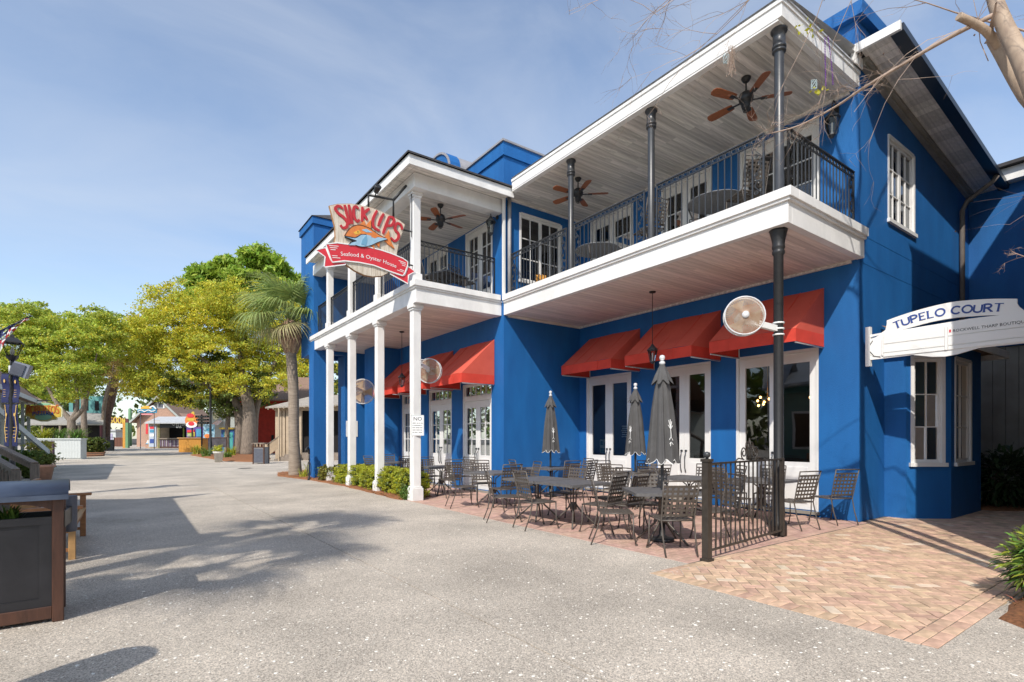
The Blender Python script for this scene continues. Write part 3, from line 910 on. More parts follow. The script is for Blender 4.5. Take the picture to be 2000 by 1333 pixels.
# planked ceilings (boards run away from the street)
def planks(x0, x1, y0, y1, z, m, name='ceiling_plank', pw=.142):
    n = int(round((y1 - y0) / pw)); pw = (y1 - y0) / n
    me = MB().add([(0, .003, 0), (1, .003, 0), (1, pw - .003, 0), (0, pw - .003, 0), (0, 0, .008), (1, 0, .008), (1, pw, .008), (0, pw, .008)],
                  [(3, 2, 1, 0), (0, 1, 5, 4), (2, 3, 7, 6), (4, 5, 6, 7)]).mesh(name, m)
    for i in range(n):
        cut = x0 + (x1 - x0) * random.choice([0, 0, .35, .5, .62, .28])
        segs = [(x0, x1)] if cut == x0 else [(x0, cut - .001), (cut + .001, x1)]
        for a, b in segs: inst(name, me, house, (a, y0 + i * pw, z), 0, (b - a, 1, 1))
Y0_ = YW - .08 + .12
planks(XS + .03, XW, YW + .06, YB, 7.78, SOFFIT)
planks(XS + .12, XW, Y0_, YB, SB + .012, SOFFITP)
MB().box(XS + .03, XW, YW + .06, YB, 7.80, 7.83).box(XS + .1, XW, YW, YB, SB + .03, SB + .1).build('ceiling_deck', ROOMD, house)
tr = MB()
tr.box(XW - .05, XW - .003, YW + .15, YB - .003, 7.72, 7.777); tr.box(XS + .1, XW - .05, YB - .05, YB - .003, 7.72, 7.777)
tr.box(XW - .05, XW - .003, YW + .12, YB - .003, SB - .04, SB + .010); tr.box(XS + .12, XW - .05, YB - .05, YB - .003, SB - .04, SB + .010)
tr.build('ceiling_trim', SOFFIT, house)
# ---- balcony slab edges
sl = MB()
Y0 = YW - .08
sl.box(XS, XS + .12, Y0, YB, SB, SB + .33); sl.box(XS + .12, XW - .003, Y0, Y0 + .12, SB, SB + .33)
sl.box(XS - .07, XS + .2, Y0 - .07, YB - .02, ST - .155, ST - .01); sl.box(XS + .2, XW - .003, Y0 - .07, Y0 + .2, ST - .155, ST - .01)
sl.box(XS - .04, XS, Y0 - .04, YB - .02, ST - .20, ST - .155); sl.box(XS, XW - .003, Y0 - .04, Y0, ST - .20, ST - .155)
sl.build('balcony_fascia', WHITE, house, .004)
MB().box(XS + .2, XW - .003, Y0 + .2, YB - .003, ST - .06, ST - .012).build('balcony_floor', GREYSTUC, house)
# ---- side eave: raking soffit, crown trim, dark gutter
def rake(x): return 8.24 - (x - 10.5) * .118
ev = MB(); E0, E1 = 10.35, 17.6; o_ = .62
def slab(mb, y0, y1, dz0, dz1, xa=E0, xb=E1):
    mb.add([(xa, y0, rake(xa) + dz0), (xb, y0, rake(xb) + dz0), (xb, y1, rake(xb) + dz0), (xa, y1, rake(xa) + dz0),
            (xa, y0, rake(xa) + dz1), (xb, y0, rake(xb) + dz1), (xb, y1, rake(xb) + dz1), (xa, y1, rake(xa) + dz1)],
           [(3, 2, 1, 0), (4, 5, 6, 7), (0, 1, 5, 4), (2, 3, 7, 6), (1, 2, 6, 5), (0, 4, 7, 3)])
slab(ev, YW - o_, YW + 4, .055, .10)
ev.build('eave_roof', ROOFM, house)
sp_me = MB().box(0, .19, 0, .47, 0, .015).mesh('eave_board', SOFFIT)
x = E0 + .02
while x < E1 - .2:
    ob = inst('eave_board', sp_me, house, (x, YW - .57, rake(x) + .035)); ob.rotation_euler = (0, math.atan(.118), 0); x += .197
e2 = MB(); slab(e2, YW - .085, YW - .002, -.10, .05, XW + .005); slab(e2, YW - .14, YW - .085, -.03, .05, XW + .005); e2.build('eave_crown', GREYSTUC, house)
e2 = MB(); slab(e2, YW - o_ - .13, YW - o_ + .06, -.02, .10); e2.build('gutter', mat('dark_gutter', (.012, .02, .035), .35, .2, 4), house)
MB().box(E0 - .06, E0, YW - o_ - .1, YW + .02, rake(E0) - .02, rake(E0) + .13).box(E0 - .06, XW - .01, YW - .06, YW + .02, 8.06, rake(E0) - .02).build('eave_return', WHITE, house)
# downspout
ds = MB().tube([(16.2, YW - .7, rake(16.2) - .02), (16.2, YW - .62, rake(16.2) - .14), (16.2, YW - .16, rake(16.2) - .42), (16.2, YW - .07, rake(16.2) - .62), (16.2, YW - .07, 3.6)], .055, 8)
ds.build('downspout', mat('brown_downspout', (.20, .17, .15), .5, .2, 3), house)
MB().box(XS - .06, XS + .0, YB - .075, YB - .005, ST, 8.0).build('corner_board', WHITE, house)
MB().tube([(XS + .13, YB - .07, ST), (XS + .13, YB - .07, 7.76)], .05, 8).build('downspout', mat('grey_downspout', (.34, .33, .33), .5, .2, 3), house)

# ---- iron columns
def column(x, y, z0, z1, m, r=.075, base=False, name='iron_column'):
    prof = [(r * 1.9, z1), (r * 1.75, z1 - .04), (r * 1.35, z1 - .16), (r * 1.25, z1 - .22), (r * 1.32, z1 - .25), (r * 1.32, z1 - .28), (r * 1.12, z1 - .30), (r * 1.3, z1 - .33), (r * 1.3, z1 - .36), (r, z1 - .39)]
    if not base: prof = [(r * 1.75, z1), (r * 1.75, z1 - .03), (r * 1.32, z1 - .035), (r * 1.32, z1 - .25), (r * 1.5, z1 - .255), (r * 1.5, z1 - .285), (r * 1.2, z1 - .29), (r * 1.2, z1 - .31), (r * 1.45, z1 - .315), (r * 1.45, z1 - .34), (r * 1.05, z1 - .345), (r, z1 - .36)]
    if base: prof += [(r, z0 + 1.1), (r * 1.2, z0 + 1.06), (r * 1.2, z0 + .9), (r * 1.1, z0 + .86), (r * 1.25, z0 + .25), (r * 1.7, z0 + .2), (r * 1.7, z0)]
    else: prof += [(r, z0 + .05), (r * 1.2, z0 + .04), (r * 1.2, z0)]
    return MB().lathe(prof[::-1], 18, (x, y, 0)).build(name, m, house)
column(8.12, 4.22, 0, SB, IRON, .07, True)
for y_, r_ in ((4.20, .068), (6.66, .066), (8.93, .062)): column(8.1, y_, ST - .012, 7.765, IRONG, r_)

# ---- wrought-iron railings
RB = {}
def scroll_pts(h):
    out = []
    for k in range(3):
        c0 = .09 + k * h / 3; s = 1 if k % 2 == 0 else -1
        q = []
        for i in range(15):
            t = i / 14
            q.append((s * .055 * math.sin(t * math.pi * 2) * (1 - .2 * t), c0 - .05 + t * (h / 3 + .02)))
        out.append(q)
        for sg in (-1, 1):
            cx_, cz = sg * .032, c0 + h / 6 * (1 + .5 * sg)
            out.append([(cx_ + (.038 - .028 * i / 14) * math.cos(i * .62 * sg), cz + (.038 - .028 * i / 14) * math.sin(i * .62 * sg)) for i in range(15)])
    return out
def railing(p0, p1, z0, z1, ends=(True, True), m=IRONG, sp=.118):
    p0, p1 = Vector((*p0, 0)), Vector((*p1, 0))
    d = p1 - p0; Ln = d.length; d.normalize()
    fr = Fr(p0, d, Vector((d.y, -d.x, 0)))
    top = MB()
    top.box(0, Ln, -.022, .022, z1 - .012, z1 + .008, fr); top.box(0, Ln, -.012, .012, z1 - .115, z1 - .10, fr); top.box(0, Ln, -.012, .012, z0 + .07, z0 + .09, fr)
    for u in (0.012, Ln - .012): top.box(u - .014, u + .014, -.014, .014, z0, z1, fr)
    rail = top.build('railing', m, house)
    fz = MB(); n = max(2, int(Ln / .112))
    for i in range(n):
        cu = (i + .5) * Ln / n; cz = z1 - .056
        pts = [fr(cu + .036 * math.cos(R(a)), cz + .036 * math.sin(R(a)), 0) for a in range(0, 361, 40)]
        fz.tube(pts, .0065, 4, False)
        if i < n - 1: fz.box(cu + Ln / n / 2 - .005, cu + Ln / n / 2 + .005, -.006, .006, z1 - .1, z1 - .012, fr)
    fz.build('ring_frieze', m, rail)
    key = round(z1 - z0, 2)
    if key not in RB: RB[key] = MB().box(-.0075, .0075, -.0075, .0075, .085, key - .11).mesh('baluster', m)
    a = .20 if ends[0] else .02; b = Ln - (.20 if ends[1] else .02)
    n = max(1, int((b - a) / sp))
    for i in range(n + 1):
        q = fr(a + (b - a) * i / n, z0, 0); inst('baluster', RB[key], rail, q)
    for e, u in ((ends[0], .105), (ends[1], Ln - .105)):
        if not e: continue
        s = MB(); h = z1 - z0 - .2
        for q in scroll_pts(h): s.tube([fr(u + x_, z0 + .03 + z_, 0) for x_, z_ in q], .0075, 4, False)
        s.box(u - .094, u - .08, -.007, .007, z0 + .085, z1 - .11, fr)
        s.build('scroll_panel', m, rail)
    return rail
RZ0, RZ1 = ST - .01, ST + 1.06
xr = 8.08
railing((xr, YB - .1), (xr, 9.05), RZ0, RZ1); railing((xr, 8.80), (xr, 6.80), RZ0, RZ1); railing((xr, 6.52), (xr, 4.42), RZ0, RZ1)
railing((8.22, YW + .08), (XW - .03, YW + .08), RZ0, RZ1, (True, True), IRON)

# ---- white porch at the left
PX, PYs = 5.60, [11.72, 13.97, 16.2, 18.4]
pf = MB()
PX0, PY0, PY1 = 5.47, 11.42, 20.2
pf.box(PX0, PX0 + .25, PY0, PY1, SB, SB + .34); pf.box(PX0 + .25, XS - .003, PY0, PY0 + .25, SB, SB + .34)
pf.box(PX0 - .07, PX0 + .3, PY0 - .07, PY1, ST - .14, ST); pf.box(PX0 + .3, XS - .07, PY0 - .07, PY0 + .3, ST - .14, ST)
pf.box(PX0 - .035, PX0, PY0 - .035, PY1, ST - .185, ST - .14); pf.box(PX0, XS - .003, PY0 - .035, PY0, ST - .185, ST - .14)
pf.build('porch_beam', WHITE, house, .004)
MB().box(PX0 + .3, XS - .003, PY0 + .3, PY1 - .4, ST - .06, ST - .012).build('porch_floor', GREYSTUC, house)
planks(PX0 + .25, XS, PY0 + .25, 19.78, SB + .02, SOFFITP)
MB().box(PX0 + .25, XS, PY0 + .25, 19.78, SB + .04, SB + .1).box(PX0 + .1, XS, PY0 + .1, 19.78, 7.44, 7.5).build('ceiling_deck', ROOMD, house)
for i, y_ in enumerate(PYs):
    h = MB()
    h.box(PX - .10, PX + .10, y_ - .10, y_ + .10, .34, SB - .14); h.box(PX - .145, PX + .145, y_ - .145, y_ + .145, 0, .30); h.box(PX - .125, PX + .125, y_ - .125, y_ + .125, .30, .34)
    h.box(PX - .125, PX + .125, y_ - .125, y_ + .125, SB - .14, SB - .09); h.box(PX - .15, PX + .15, y_ - .15, y_ + .15, SB - .09, SB - .003)
    h.build('porch_post', WHITE, house, .006)
    h = MB(); q = .095
    h.box(PX - q, PX + q, y_ - q, y_ + q, ST + .22, 7.26); h.box(PX - q - .03, PX + q + .03, y_ - q - .03, y_ + q + .03, ST + .001, ST + .22)
    h.box(PX - q - .02, PX + q + .02, y_ - q - .02, y_ + q + .02, 7.26, 7.32); h.box(PX - q - .045, PX + q + .045, y_ - q - .045, y_ + q + .045, 7.32, 7.38)
    h.build('porch_post', WHITE, house, .006)
    if i < 3: railing((PX, PYs[i + 1] - .11), (PX, y_ + .11), RZ0, RZ1, (False, False), IRON)
railing((PX, 19.75), (PX, PYs[3] + .11), RZ0, RZ1, (False, False), IRON)
railing((PX + .11, PYs[0]), (XS - .02, PYs[0]), RZ0, RZ1, (False, False), IRON)
# porch roof: beam, soffit, fascia, shingles
RX0, RY0, RY1 = 5.08, 10.95, 19.45
MB().box(PX0 - .06, PX0 + .28, PY0 - .04, 19.78, 7.38, 7.72).box(PX0 + .28, XS - .003, PY0 - .04, PY0 + .30, 7.38, 7.72).build('roof_beam', WHITE, house, .004)
planks(PX0 + .28, XS, PY0 + .30, 19.78, 7.43, SOFFIT)
def soffit_run(x0, x1, y0, y1, alongx):
    L0 = (x1 - x0) if alongx else (y1 - y0); n = 2
    for k in range(3):
        if alongx: MB().box(x0, x1, y0 + (y1 - y0) * k / 3 + .003, y0 + (y1 - y0) * (k + 1) / 3 - .003, 7.722, 7.745).build('soffit_board', SOFFIT, house)
        else: MB().box(x0 + (x1 - x0) * k / 3 + .003, x0 + (x1 - x0) * (k + 1) / 3 - .003, y0, y1, 7.722, 7.745).build('soffit_board', SOFFIT, house)
soffit_run(RX0 + .04, PX0 - .06, RY0 + .04, RY1 - .04, False); soffit_run(PX0 - .06, XS, RY0 + .04, PY0 - .04, True)
MB().box(RX0, RX0 + .04, RY0, RY1, 7.64, 7.86).box(RX0 + .04, XS + .06, RY0, RY0 + .04, 7.64, 7.86).build('porch_fascia', WHITE, house)
q = MB()
q.add([(RX0 - .05, RY0 - .05, 7.88), (XS + .1, RY0 - .05, 7.88), (XS, YB, 7.99), (XS, RY1, 8.4), (RX0 - .05, RY1, 7.88), (6.6, 12.5, 8.3)], [(0, 1, 2, 5), (0, 5, 3, 4), (2, 3, 5)])
q.add([(RX0 - .05, RY0 - .05, 7.862), (XS + .1, RY0 - .05, 7.862), (XS, RY1, 7.862), (RX0 - .05, RY1, 7.862)], [(3, 2, 1, 0)])
q.box(RX0 - .05, RX0, RY0 - .05, RY1, 7.862, 7.905); q.box(RX0, XS + .08, RY0 - .05, RY0, 7.862, 7.905)
q.build('porch_roof', ROOFM, house)
MB().tube([(PX - .13, PYs[0] - .05, 7.40), (PX - .13, PYs[0] - .05, 6.3)], .012, 5).build('cable', IRONG, house)
# ------------------------------------------------------------------ awnings
def awning(fr, u0, u1, zt, zb, val, out, label, base):
    t = thing('awning', label, 'awning', base, 0, 'red awnings over the doors')
    zf = zb + val
    # sagging, slightly seamed canvas top
    m = MB(); n, k = 12, 5
    vs = []
    for j in range(k + 1):
        for i in range(n + 1):
            a, b = i / n, j / k
            u = u0 + (u1 - u0) * a
            sag = -.018 * math.sin(b * math.pi) * (1 + .5 * math.cos(a * math.pi * 6)) - .008 * math.sin(a * 9 + b * 3)
            vs.append(fr(u, zt + (zf - zt) * b + sag, .015 + (out - .015) * b))
    m.add(vs, [(j * (n + 1) + i, j * (n + 1) + i + 1, (j + 1) * (n + 1) + i + 1, (j + 1) * (n + 1) + i) for j in range(k) for i in range(n)], True)
    for u in (u0, u1):
        m.add([fr(u, zt, .015), fr(u, zf, out), fr(u, zf, .015)], [(0, 1, 2)])
    m.build('canopy', REDF, t)
    sm_ = MB()
    for q in (.25, .5, .75):
        u = u0 + (u1 - u0) * q
        sm_.tube([fr(u, zt + (zf - zt) * b - .018 * math.sin(b * math.pi) + .004, .015 + (out - .015) * b) for b in (0, .25, .5, .75, 1)] + [fr(u, zb + .01, out + .004)], .006, 4)
    sm_.build('seam', RED, t)['kind'] = 'stuff'
    v = MB(); n = 10
    vs = [fr(u0 + (u1 - u0) * i / n, z, out + (.008 * math.sin(i * 1.7) if z == zb else 0)) for z in (zf, zb) for i in range(n + 1)]
    v.add(vs, [(i, i + 1, n + 2 + i, n + 1 + i) for i in range(n)], True)
    for u in (u0, u1): v.add([fr(u, zf, .015), fr(u, zf, out), fr(u, zb, out), fr(u, zb, .015)], [(0, 1, 2, 3)])
    v.build('valance', RED, t)
    f = MB()
    for u in (u0 + .02, u1 - .02):
        f.tube([fr(u, zb - .012, .02), fr(u, zb - .012, out - .02)], .014, 6); f.tube([fr(u, zb - .01, .03), fr(u, zt - .05, .03)], .012, 6)
    f.tube([fr(u0 + .02, zb + .02, out - .03), fr(u1 - .02, zb + .02, out - .03)], .014, 6)
    f.build('frame_rod', GALVG, t)
    return t
for (a, b, zt, lb) in ((4.64, 6.36, 4.32, 'red canvas awning over the right-hand door pair, behind the iron column and wall fan'),
                       (6.78, 8.62, 4.32, 'red canvas awning over the middle door pair, above the near umbrella'),
                       (9.06, 10.88, 4.30, 'red canvas awning over the door pair nearest the inside wall corner')):
    awning(fX, a, b, zt, 3.21, .23, 1.08, lb, (XW, (a + b) / 2, 3.2))
for (a, b, lb) in ((11.74, 13.52, 'sunlit red awning behind the porch, nearest the blue wall corner'),
                   (13.95, 15.72, 'red awning behind the porch, half hidden by the wall fan and front post'),
                   (16.15, 17.82, 'red awning deepest under the porch, beside the hanging lantern')):
    awning(fB, a, b, 4.13, 2.93, .24, 1.02, lb, (XS, (a + b) / 2, 2.9))

# ------------------------------------------------------------------ ceiling fans
def ceiling_fan(x, y, z, rz, label):
    t = thing('ceiling_fan', label, 'ceiling fan', (x, y, z), rz, 'wooden ceiling fans')
    o = MB().lathe([(.02, -.085), (.05, -.07), (.08, -.02), (.08, 0)], 14).mesh('ceiling_mount', IRON); inst('ceiling_mount', o, t, world=False)
    o = MB().tube([(0, 0, -.07), (0, 0, -.24)], .014, 8).mesh('down_rod', IRON); inst('down_rod', o, t, world=False)
    o = MB().lathe([(.0, -.58), (.035, -.57), (.06, -.53), (.075, -.47), (.06, -.44), (.11, -.42), (.125, -.36), (.11, -.29), (.06, -.25), (.02, -.235)], 16).mesh('motor_housing', IRON); inst('motor_housing', o, t, world=False)
    bl = MB()
    for z0, z1 in ((-.40, -.392),):
        pr = [(.24, -.055), (.30, -.068), (.62, -.082), (.70, -.070), (.725, -.03), (.725, .03), (.70, .070), (.62, .082), (.30, .068), (.24, .055)]
        top = [(x_, y_, -.385 + y_ * .20) for x_, y_ in pr]; bot = [(x_, y_, z_ - .009) for x_, y_, z_ in top]
        n = len(pr); bl.add(top + bot, [tuple(range(n)), tuple(reversed(range(n, 2 * n)))] + [(i, n + i, n + (i + 1) % n, (i + 1) % n) for i in range(n)])
    bm1 = bl.mesh('blade', FANW)
    arm = MB().bar((.09, 0, -.40), (.27, 0, -.392), .035, .012).box(.24, .34, -.04, .04, -.402, -.395).mesh('blade_arm', IRON)
    for k in range(5):
        b = inst('blade', bm1, t, (0, 0, 0), 2 * math.pi * k / 5, world=False)
        inst('blade_arm', arm, b, world=False)
    g = MB()
    for k in range(6):
        a = k * math.pi / 3
        g.tube([(.062 * math.cos(a), .062 * math.sin(a), -.44), (.082 * math.cos(a), .082 * math.sin(a), -.50), (.05 * math.cos(a), .05 * math.sin(a), -.58), (0, 0, -.61)], .006, 4)
    inst('light_cage', g.mesh('light_cage', IRON), t, world=False)
    return t
ceiling_fan(8.72, 5.10, 7.775, .35, 'wooden five-blade ceiling fan nearest the balcony corner column')
ceiling_fan(8.80, 9.45, 7.775, .55, 'wooden five-blade ceiling fan at the far end of the long balcony')
ceiling_fan(6.42, 11.98, 7.425, .2, 'wooden five-blade ceiling fan over the white porch, beside the white post')

# ------------------------------------------------------------------ lanterns
def lantern_parts(t, z, s=1.0):
    """glass lantern hanging with its top at z"""
    b = MB().lathe([(.05 * s, z - .36 * s), (.095 * s, z - .14 * s), (.095 * s, z - .13 * s)], 6)
    inst('glass_body', b.mesh('glass_body', LAMPGLASS), t, world=False)
    c = MB().lathe([(.115 * s, z - .13 * s), (.10 * s, z - .10 * s), (.05 * s, z - .05 * s), (.03 * s, z - .02 * s), (.02 * s, z)], 10)
    inst('cap', c.mesh('cap', IRONG), t, world=False)
    f = MB()
    for k in range(6):
        a = k * math.pi / 3
        f.tube([(.097 * s * math.cos(a), .097 * s * math.sin(a), z - .13 * s), (.052 * s * math.cos(a), .052 * s * math.sin(a), z - .36 * s)], .006 * s, 4)
    f.lathe([(.0, z - .42 * s), (.025 * s, z - .40 * s), (.055 * s, z - .37 * s), (.055 * s, z - .355 * s)], 8)
    inst('cage', f.mesh('cage', IRONG), t, world=False)
    inst('candle', MB().lathe([(.014 * s, z - .35 * s), (.014 * s, z - .2 * s), (.0, z - .17 * s)], 8).mesh('candle', WHITES), t, world=False)
def pendant(x, y, ztop, drop, label):
    t = thing('pendant_lantern', label, 'lantern', (x, y, ztop), 0, 'hanging lanterns under the balconies')
    m = MB().lathe([(.02, -.04), (.07, -.025), (.075, 0)], 12).mesh('ceiling_plate', IRON); inst('ceiling_plate', m, t, world=False)
    m = MB().tube([(0, 0, -.03), (0, 0, -drop)], .008, 6).mesh('rod', IRON); inst('rod', m, t, world=False)
    lantern_parts(t, -drop, 1.05)
pendant(9.31, 7.62, SB + .01, 1.15, 'iron lantern on a long rod above the near closed umbrella')
pendant(6.69, 14.93, SB + .015, 1.25, 'iron lantern hanging on a long rod under the white porch')
def wall_lantern(fr, u, v, label, out=.2, s=1.25):
    p = fr(u, v, out)
    t = thing('wall_lantern', label, 'lantern', p, 0, 'wall lanterns on the blue walls')
    lantern_parts(t, .2, s)
    d = fr(u, v, 0) - p
    m = MB().tube([(0, 0, .2), (0, 0, .30), d * .3 + Vector((0, 0, .40)), d * .7 + Vector((0, 0, .38)), d * .97 + Vector((0, 0, .28))], .012, 6)
    m.obox(d * .97 + Vector((0, 0, .27)), (.05, .08, .2) if abs(d.x) > abs(d.y) else (.08, .05, .2))
    inst('bracket', m.mesh('bracket', IRON), t, world=False)
wall_lantern(fX, 4.42, 7.28, 'iron wall lantern beside the balcony doors, near the right wall corner')
wall_lantern(fB, 11.60, 7.12, 'iron wall lantern beside the glazed doors of the white porch', .22)

# round cage fans on brackets
def cage_fan(p, aim, mount, label, rad=.40, rust=True):
    t = thing('cage_fan', label, 'fan', p, 0, 'round wire cage fans')
    M = Vector(aim).normalized().to_track_quat('Z', 'Y').to_matrix()
    def tr(q): return M @ Vector(q)
    g = MB()
    for q in range(1, 19):
        r_ = rad * q / 18
        zf = .10 - .05 * (q / 18) ** 2
        g.tube([tr((r_ * math.cos(R(a)), r_ * math.sin(R(a)), zf)) for a in range(0, 361, 15)], .0035, 3, False)
    for k in range(52):
        a = 2 * math.pi * k / 52
        g.tube([tr((.05 * math.cos(a), .05 * math.sin(a), .10)), tr((rad * math.cos(a), rad * math.sin(a), .05)), tr((rad * math.cos(a), rad * math.sin(a), -.05)), tr((.09 * math.cos(a), .09 * math.sin(a), -.13))], .003, 3, False)
    inst('wire_grille', g.mesh('wire_grille', GALV), t, world=False)
    rm = MB()
    for z_ in (.05, -.05): rm.tube([tr((rad * 1.005 * math.cos(R(a)), rad * 1.005 * math.sin(R(a)), z_)) for a in range(0, 361, 12)], .011, 6, False)
    inst('rim', rm.mesh('rim', GALVG), t, world=False)
    for k in range(3):
        b = MB(); a0 = k * 2 * math.pi / 3
        vs = []
        for i in range(6):
            for j in range(2):
                r_ = .06 + (rad * .90 - .06) * i / 5; a = a0 + (-.55 + .95 * j) * (.6 + .4 * i / 5)
                vs.append(tr((r_ * math.cos(a), r_ * math.sin(a), (.04 if j else -.04))))
        b.add(vs, [(2 * i, 2 * i + 1, 2 * i + 3, 2 * i + 2) for i in range(5)], True)
        inst('blade', b.mesh('blade', mat('fan_blade_tan', (.46, .33, .21), .5, .25, 6)), t, world=False)
    hb = MB().lathe([(.0, .115), (.05, .115), (.05, .095), (.03, .09), (.03, -.05), (.09, -.12), (.09, -.27), (.05, -.30), (.0, -.30)][::-1], 14, M=M)
    inst('motor', hb.mesh('motor', GALVG), t, world=False)
    e = Vector(mount) - Vector(p)
    br = MB().bar(tr((0, 0, -.2)), e, .06, .09)
    for z_ in (-.09, 0, .09): br.lathe([(.083, -.012 + z_), (.083, .012 + z_)], 12, e)
    inst('bracket', br.mesh('bracket', WHITES), t, world=False)
cage_fan((7.13, 4.20, 3.24), (-.75, -.66, .02), (8.12, 4.22, 3.18), 'large round cage fan clamped to the black iron column', .268)
cage_fan((6.25, 12.25, 3.22), (-.8, -.75, -.05), (5.72, 11.72, 3.3), 'round cage fan behind the front white porch post', .31)
cage_fan((6.2, 16.9, 3.02), (-.72, -.9, 0), (5.72, 16.25, 3.05), 'round cage fan deep under the porch beside the blue piers', .40)

# ------------------------------------------------------------------ chairs, tables, umbrellas
def make_chair(label, group):
    t = thing('lattice_chair', label, 'chair', (0, 0, 0), 0, group)
    r = .0108
    lean = .13
    def bp(x, z): return (x, -.22 - (z - .45) * lean / .5, z)      # point on the reclined back plane
    for s in (-1, 1):
        m = MB().tube([(s * .205, -.36, 0), (s * .212, -.275, .22), (s * .215, -.225, .44), bp(s * .222, .7), bp(s * .232, .95)], r, 6)
        inst('rear_leg', m.mesh('rear_leg', BRONZE), t, world=False)
        m = MB().tube([(s * .232, .265, 0), (s * .222, .225, .16), (s * .218, .222, .43)], r, 6).lathe([(.018, 0), (.018, .02)], 8, (s * .232, .265, 0))
        inst('front_leg', m.mesh('front_leg', BRONZE), t, world=False)
    f = MB().tube([(-.22, -.22, .44), (-.22, .225, .44), (.22, .225, .44), (.22, -.22, .44), (-.22, -.22, .44)], r, 6)
    inst('seat_frame', f.mesh('seat_frame', BRONZE), t, world=False)
    m = MB()
    for i in range(6):
        x = -.175 + .35 * i / 5; m.box(x - .02, x + .02, -.215, .22, .446 + .002 * (i % 2), .452 + .002 * (i % 2))
    for i in range(6):
        y = -.17 + .35 * i / 5; m.box(-.215, .215, y - .02, y + .02, .449, .4535)
    inst('seat', m.mesh('seat', BRONZE), t, world=False)
    m = MB()
    for i in range(6):
        x = -.175 + .35 * i / 5; w_ = .0155
        vs = []
        for k in range(5):
            z = .50 + .39 * k / 4; b = .008
            for sx in (-w_, w_):
                p = bp(x + sx, z); vs.append((p[0], p[1] - b - .003, p[2]))
        m.add(vs, [(2 * k, 2 * k + 1, 2 * k + 3, 2 * k + 2) for k in range(4)])
    for i in range(7):
        z = .51 + .372 * i / 6
        vs = []
        for k in range(5):
            x = -.222 + .444 * k / 4; b = .010 * math.cos((k - 2) * math.pi / 4)
            for sz in (-.0155, .0155):
                p = bp(x, z + sz); vs.append((p[0], p[1] - b + .003, p[2]))
        m.add(vs, [(2 * k, 2 * k + 1, 2 * k + 3, 2 * k + 2) for k in range(4)])
    inst('backrest', m.mesh('backrest', BRONZE), t, world=False)
    m = MB().tube([bp(-.236, .952), (-.1, bp(0, .955)[1] - .02, .955), (.1, bp(0, .955)[1] - .02, .955), bp(.236, .952)], r, 6)
    inst('lower_rail', MB().tube([bp(-.22, .495), bp(.22, .495)], r * .8, 6).mesh('lower_rail', BRONZE), t, world=False)
    inst('back_rail', m.mesh('back_rail', BRONZE), t, world=False)
    return t
def make_table(label, group, size=.94):
    t = thing('bistro_table', label, 'table', (0, 0, 0), 0, group)
    h = size / 2
    m = MB()
    m.box(-h, h, -h, h, .728, .742)
    for s in (-1, 1):
        m.box(-h, h, s * h - .012, s * h + .012, .705, .746); m.box(s * h - .012, s * h + .012, -h + .012, h - .012, .705, .746)
    inst('tabletop', m.mesh('tabletop', TABLEM), t, world=False)
    m = MB()
    for a in range(4):
        g = a * math.pi / 2 + .785
        m.tube([(.045 * math.cos(g), .045 * math.sin(g), .30), (.045 * math.cos(g), .045 * math.sin(g), .60), (.20 * math.cos(g), .20 * math.sin(g), .725)], .013, 6)
    m.lathe([(.06, .28), (.062, .36), (.05, .40)], 10)
    inst('pedestal', m.mesh('pedestal', BRONZE), t, world=False)
    for a in range(4):
        g = a * math.pi / 2 + .785
        m = MB().tube([(.05 * math.cos(g), .05 * math.sin(g), .36), (.12 * math.cos(g), .12 * math.sin(g), .26), (.33 * math.cos(g), .33 * math.sin(g), .07), (.40 * math.cos(g), .40 * math.sin(g), .0)], .016, 6)
        inst('foot', m.mesh('foot', BRONZE), t, world=False)
    return t
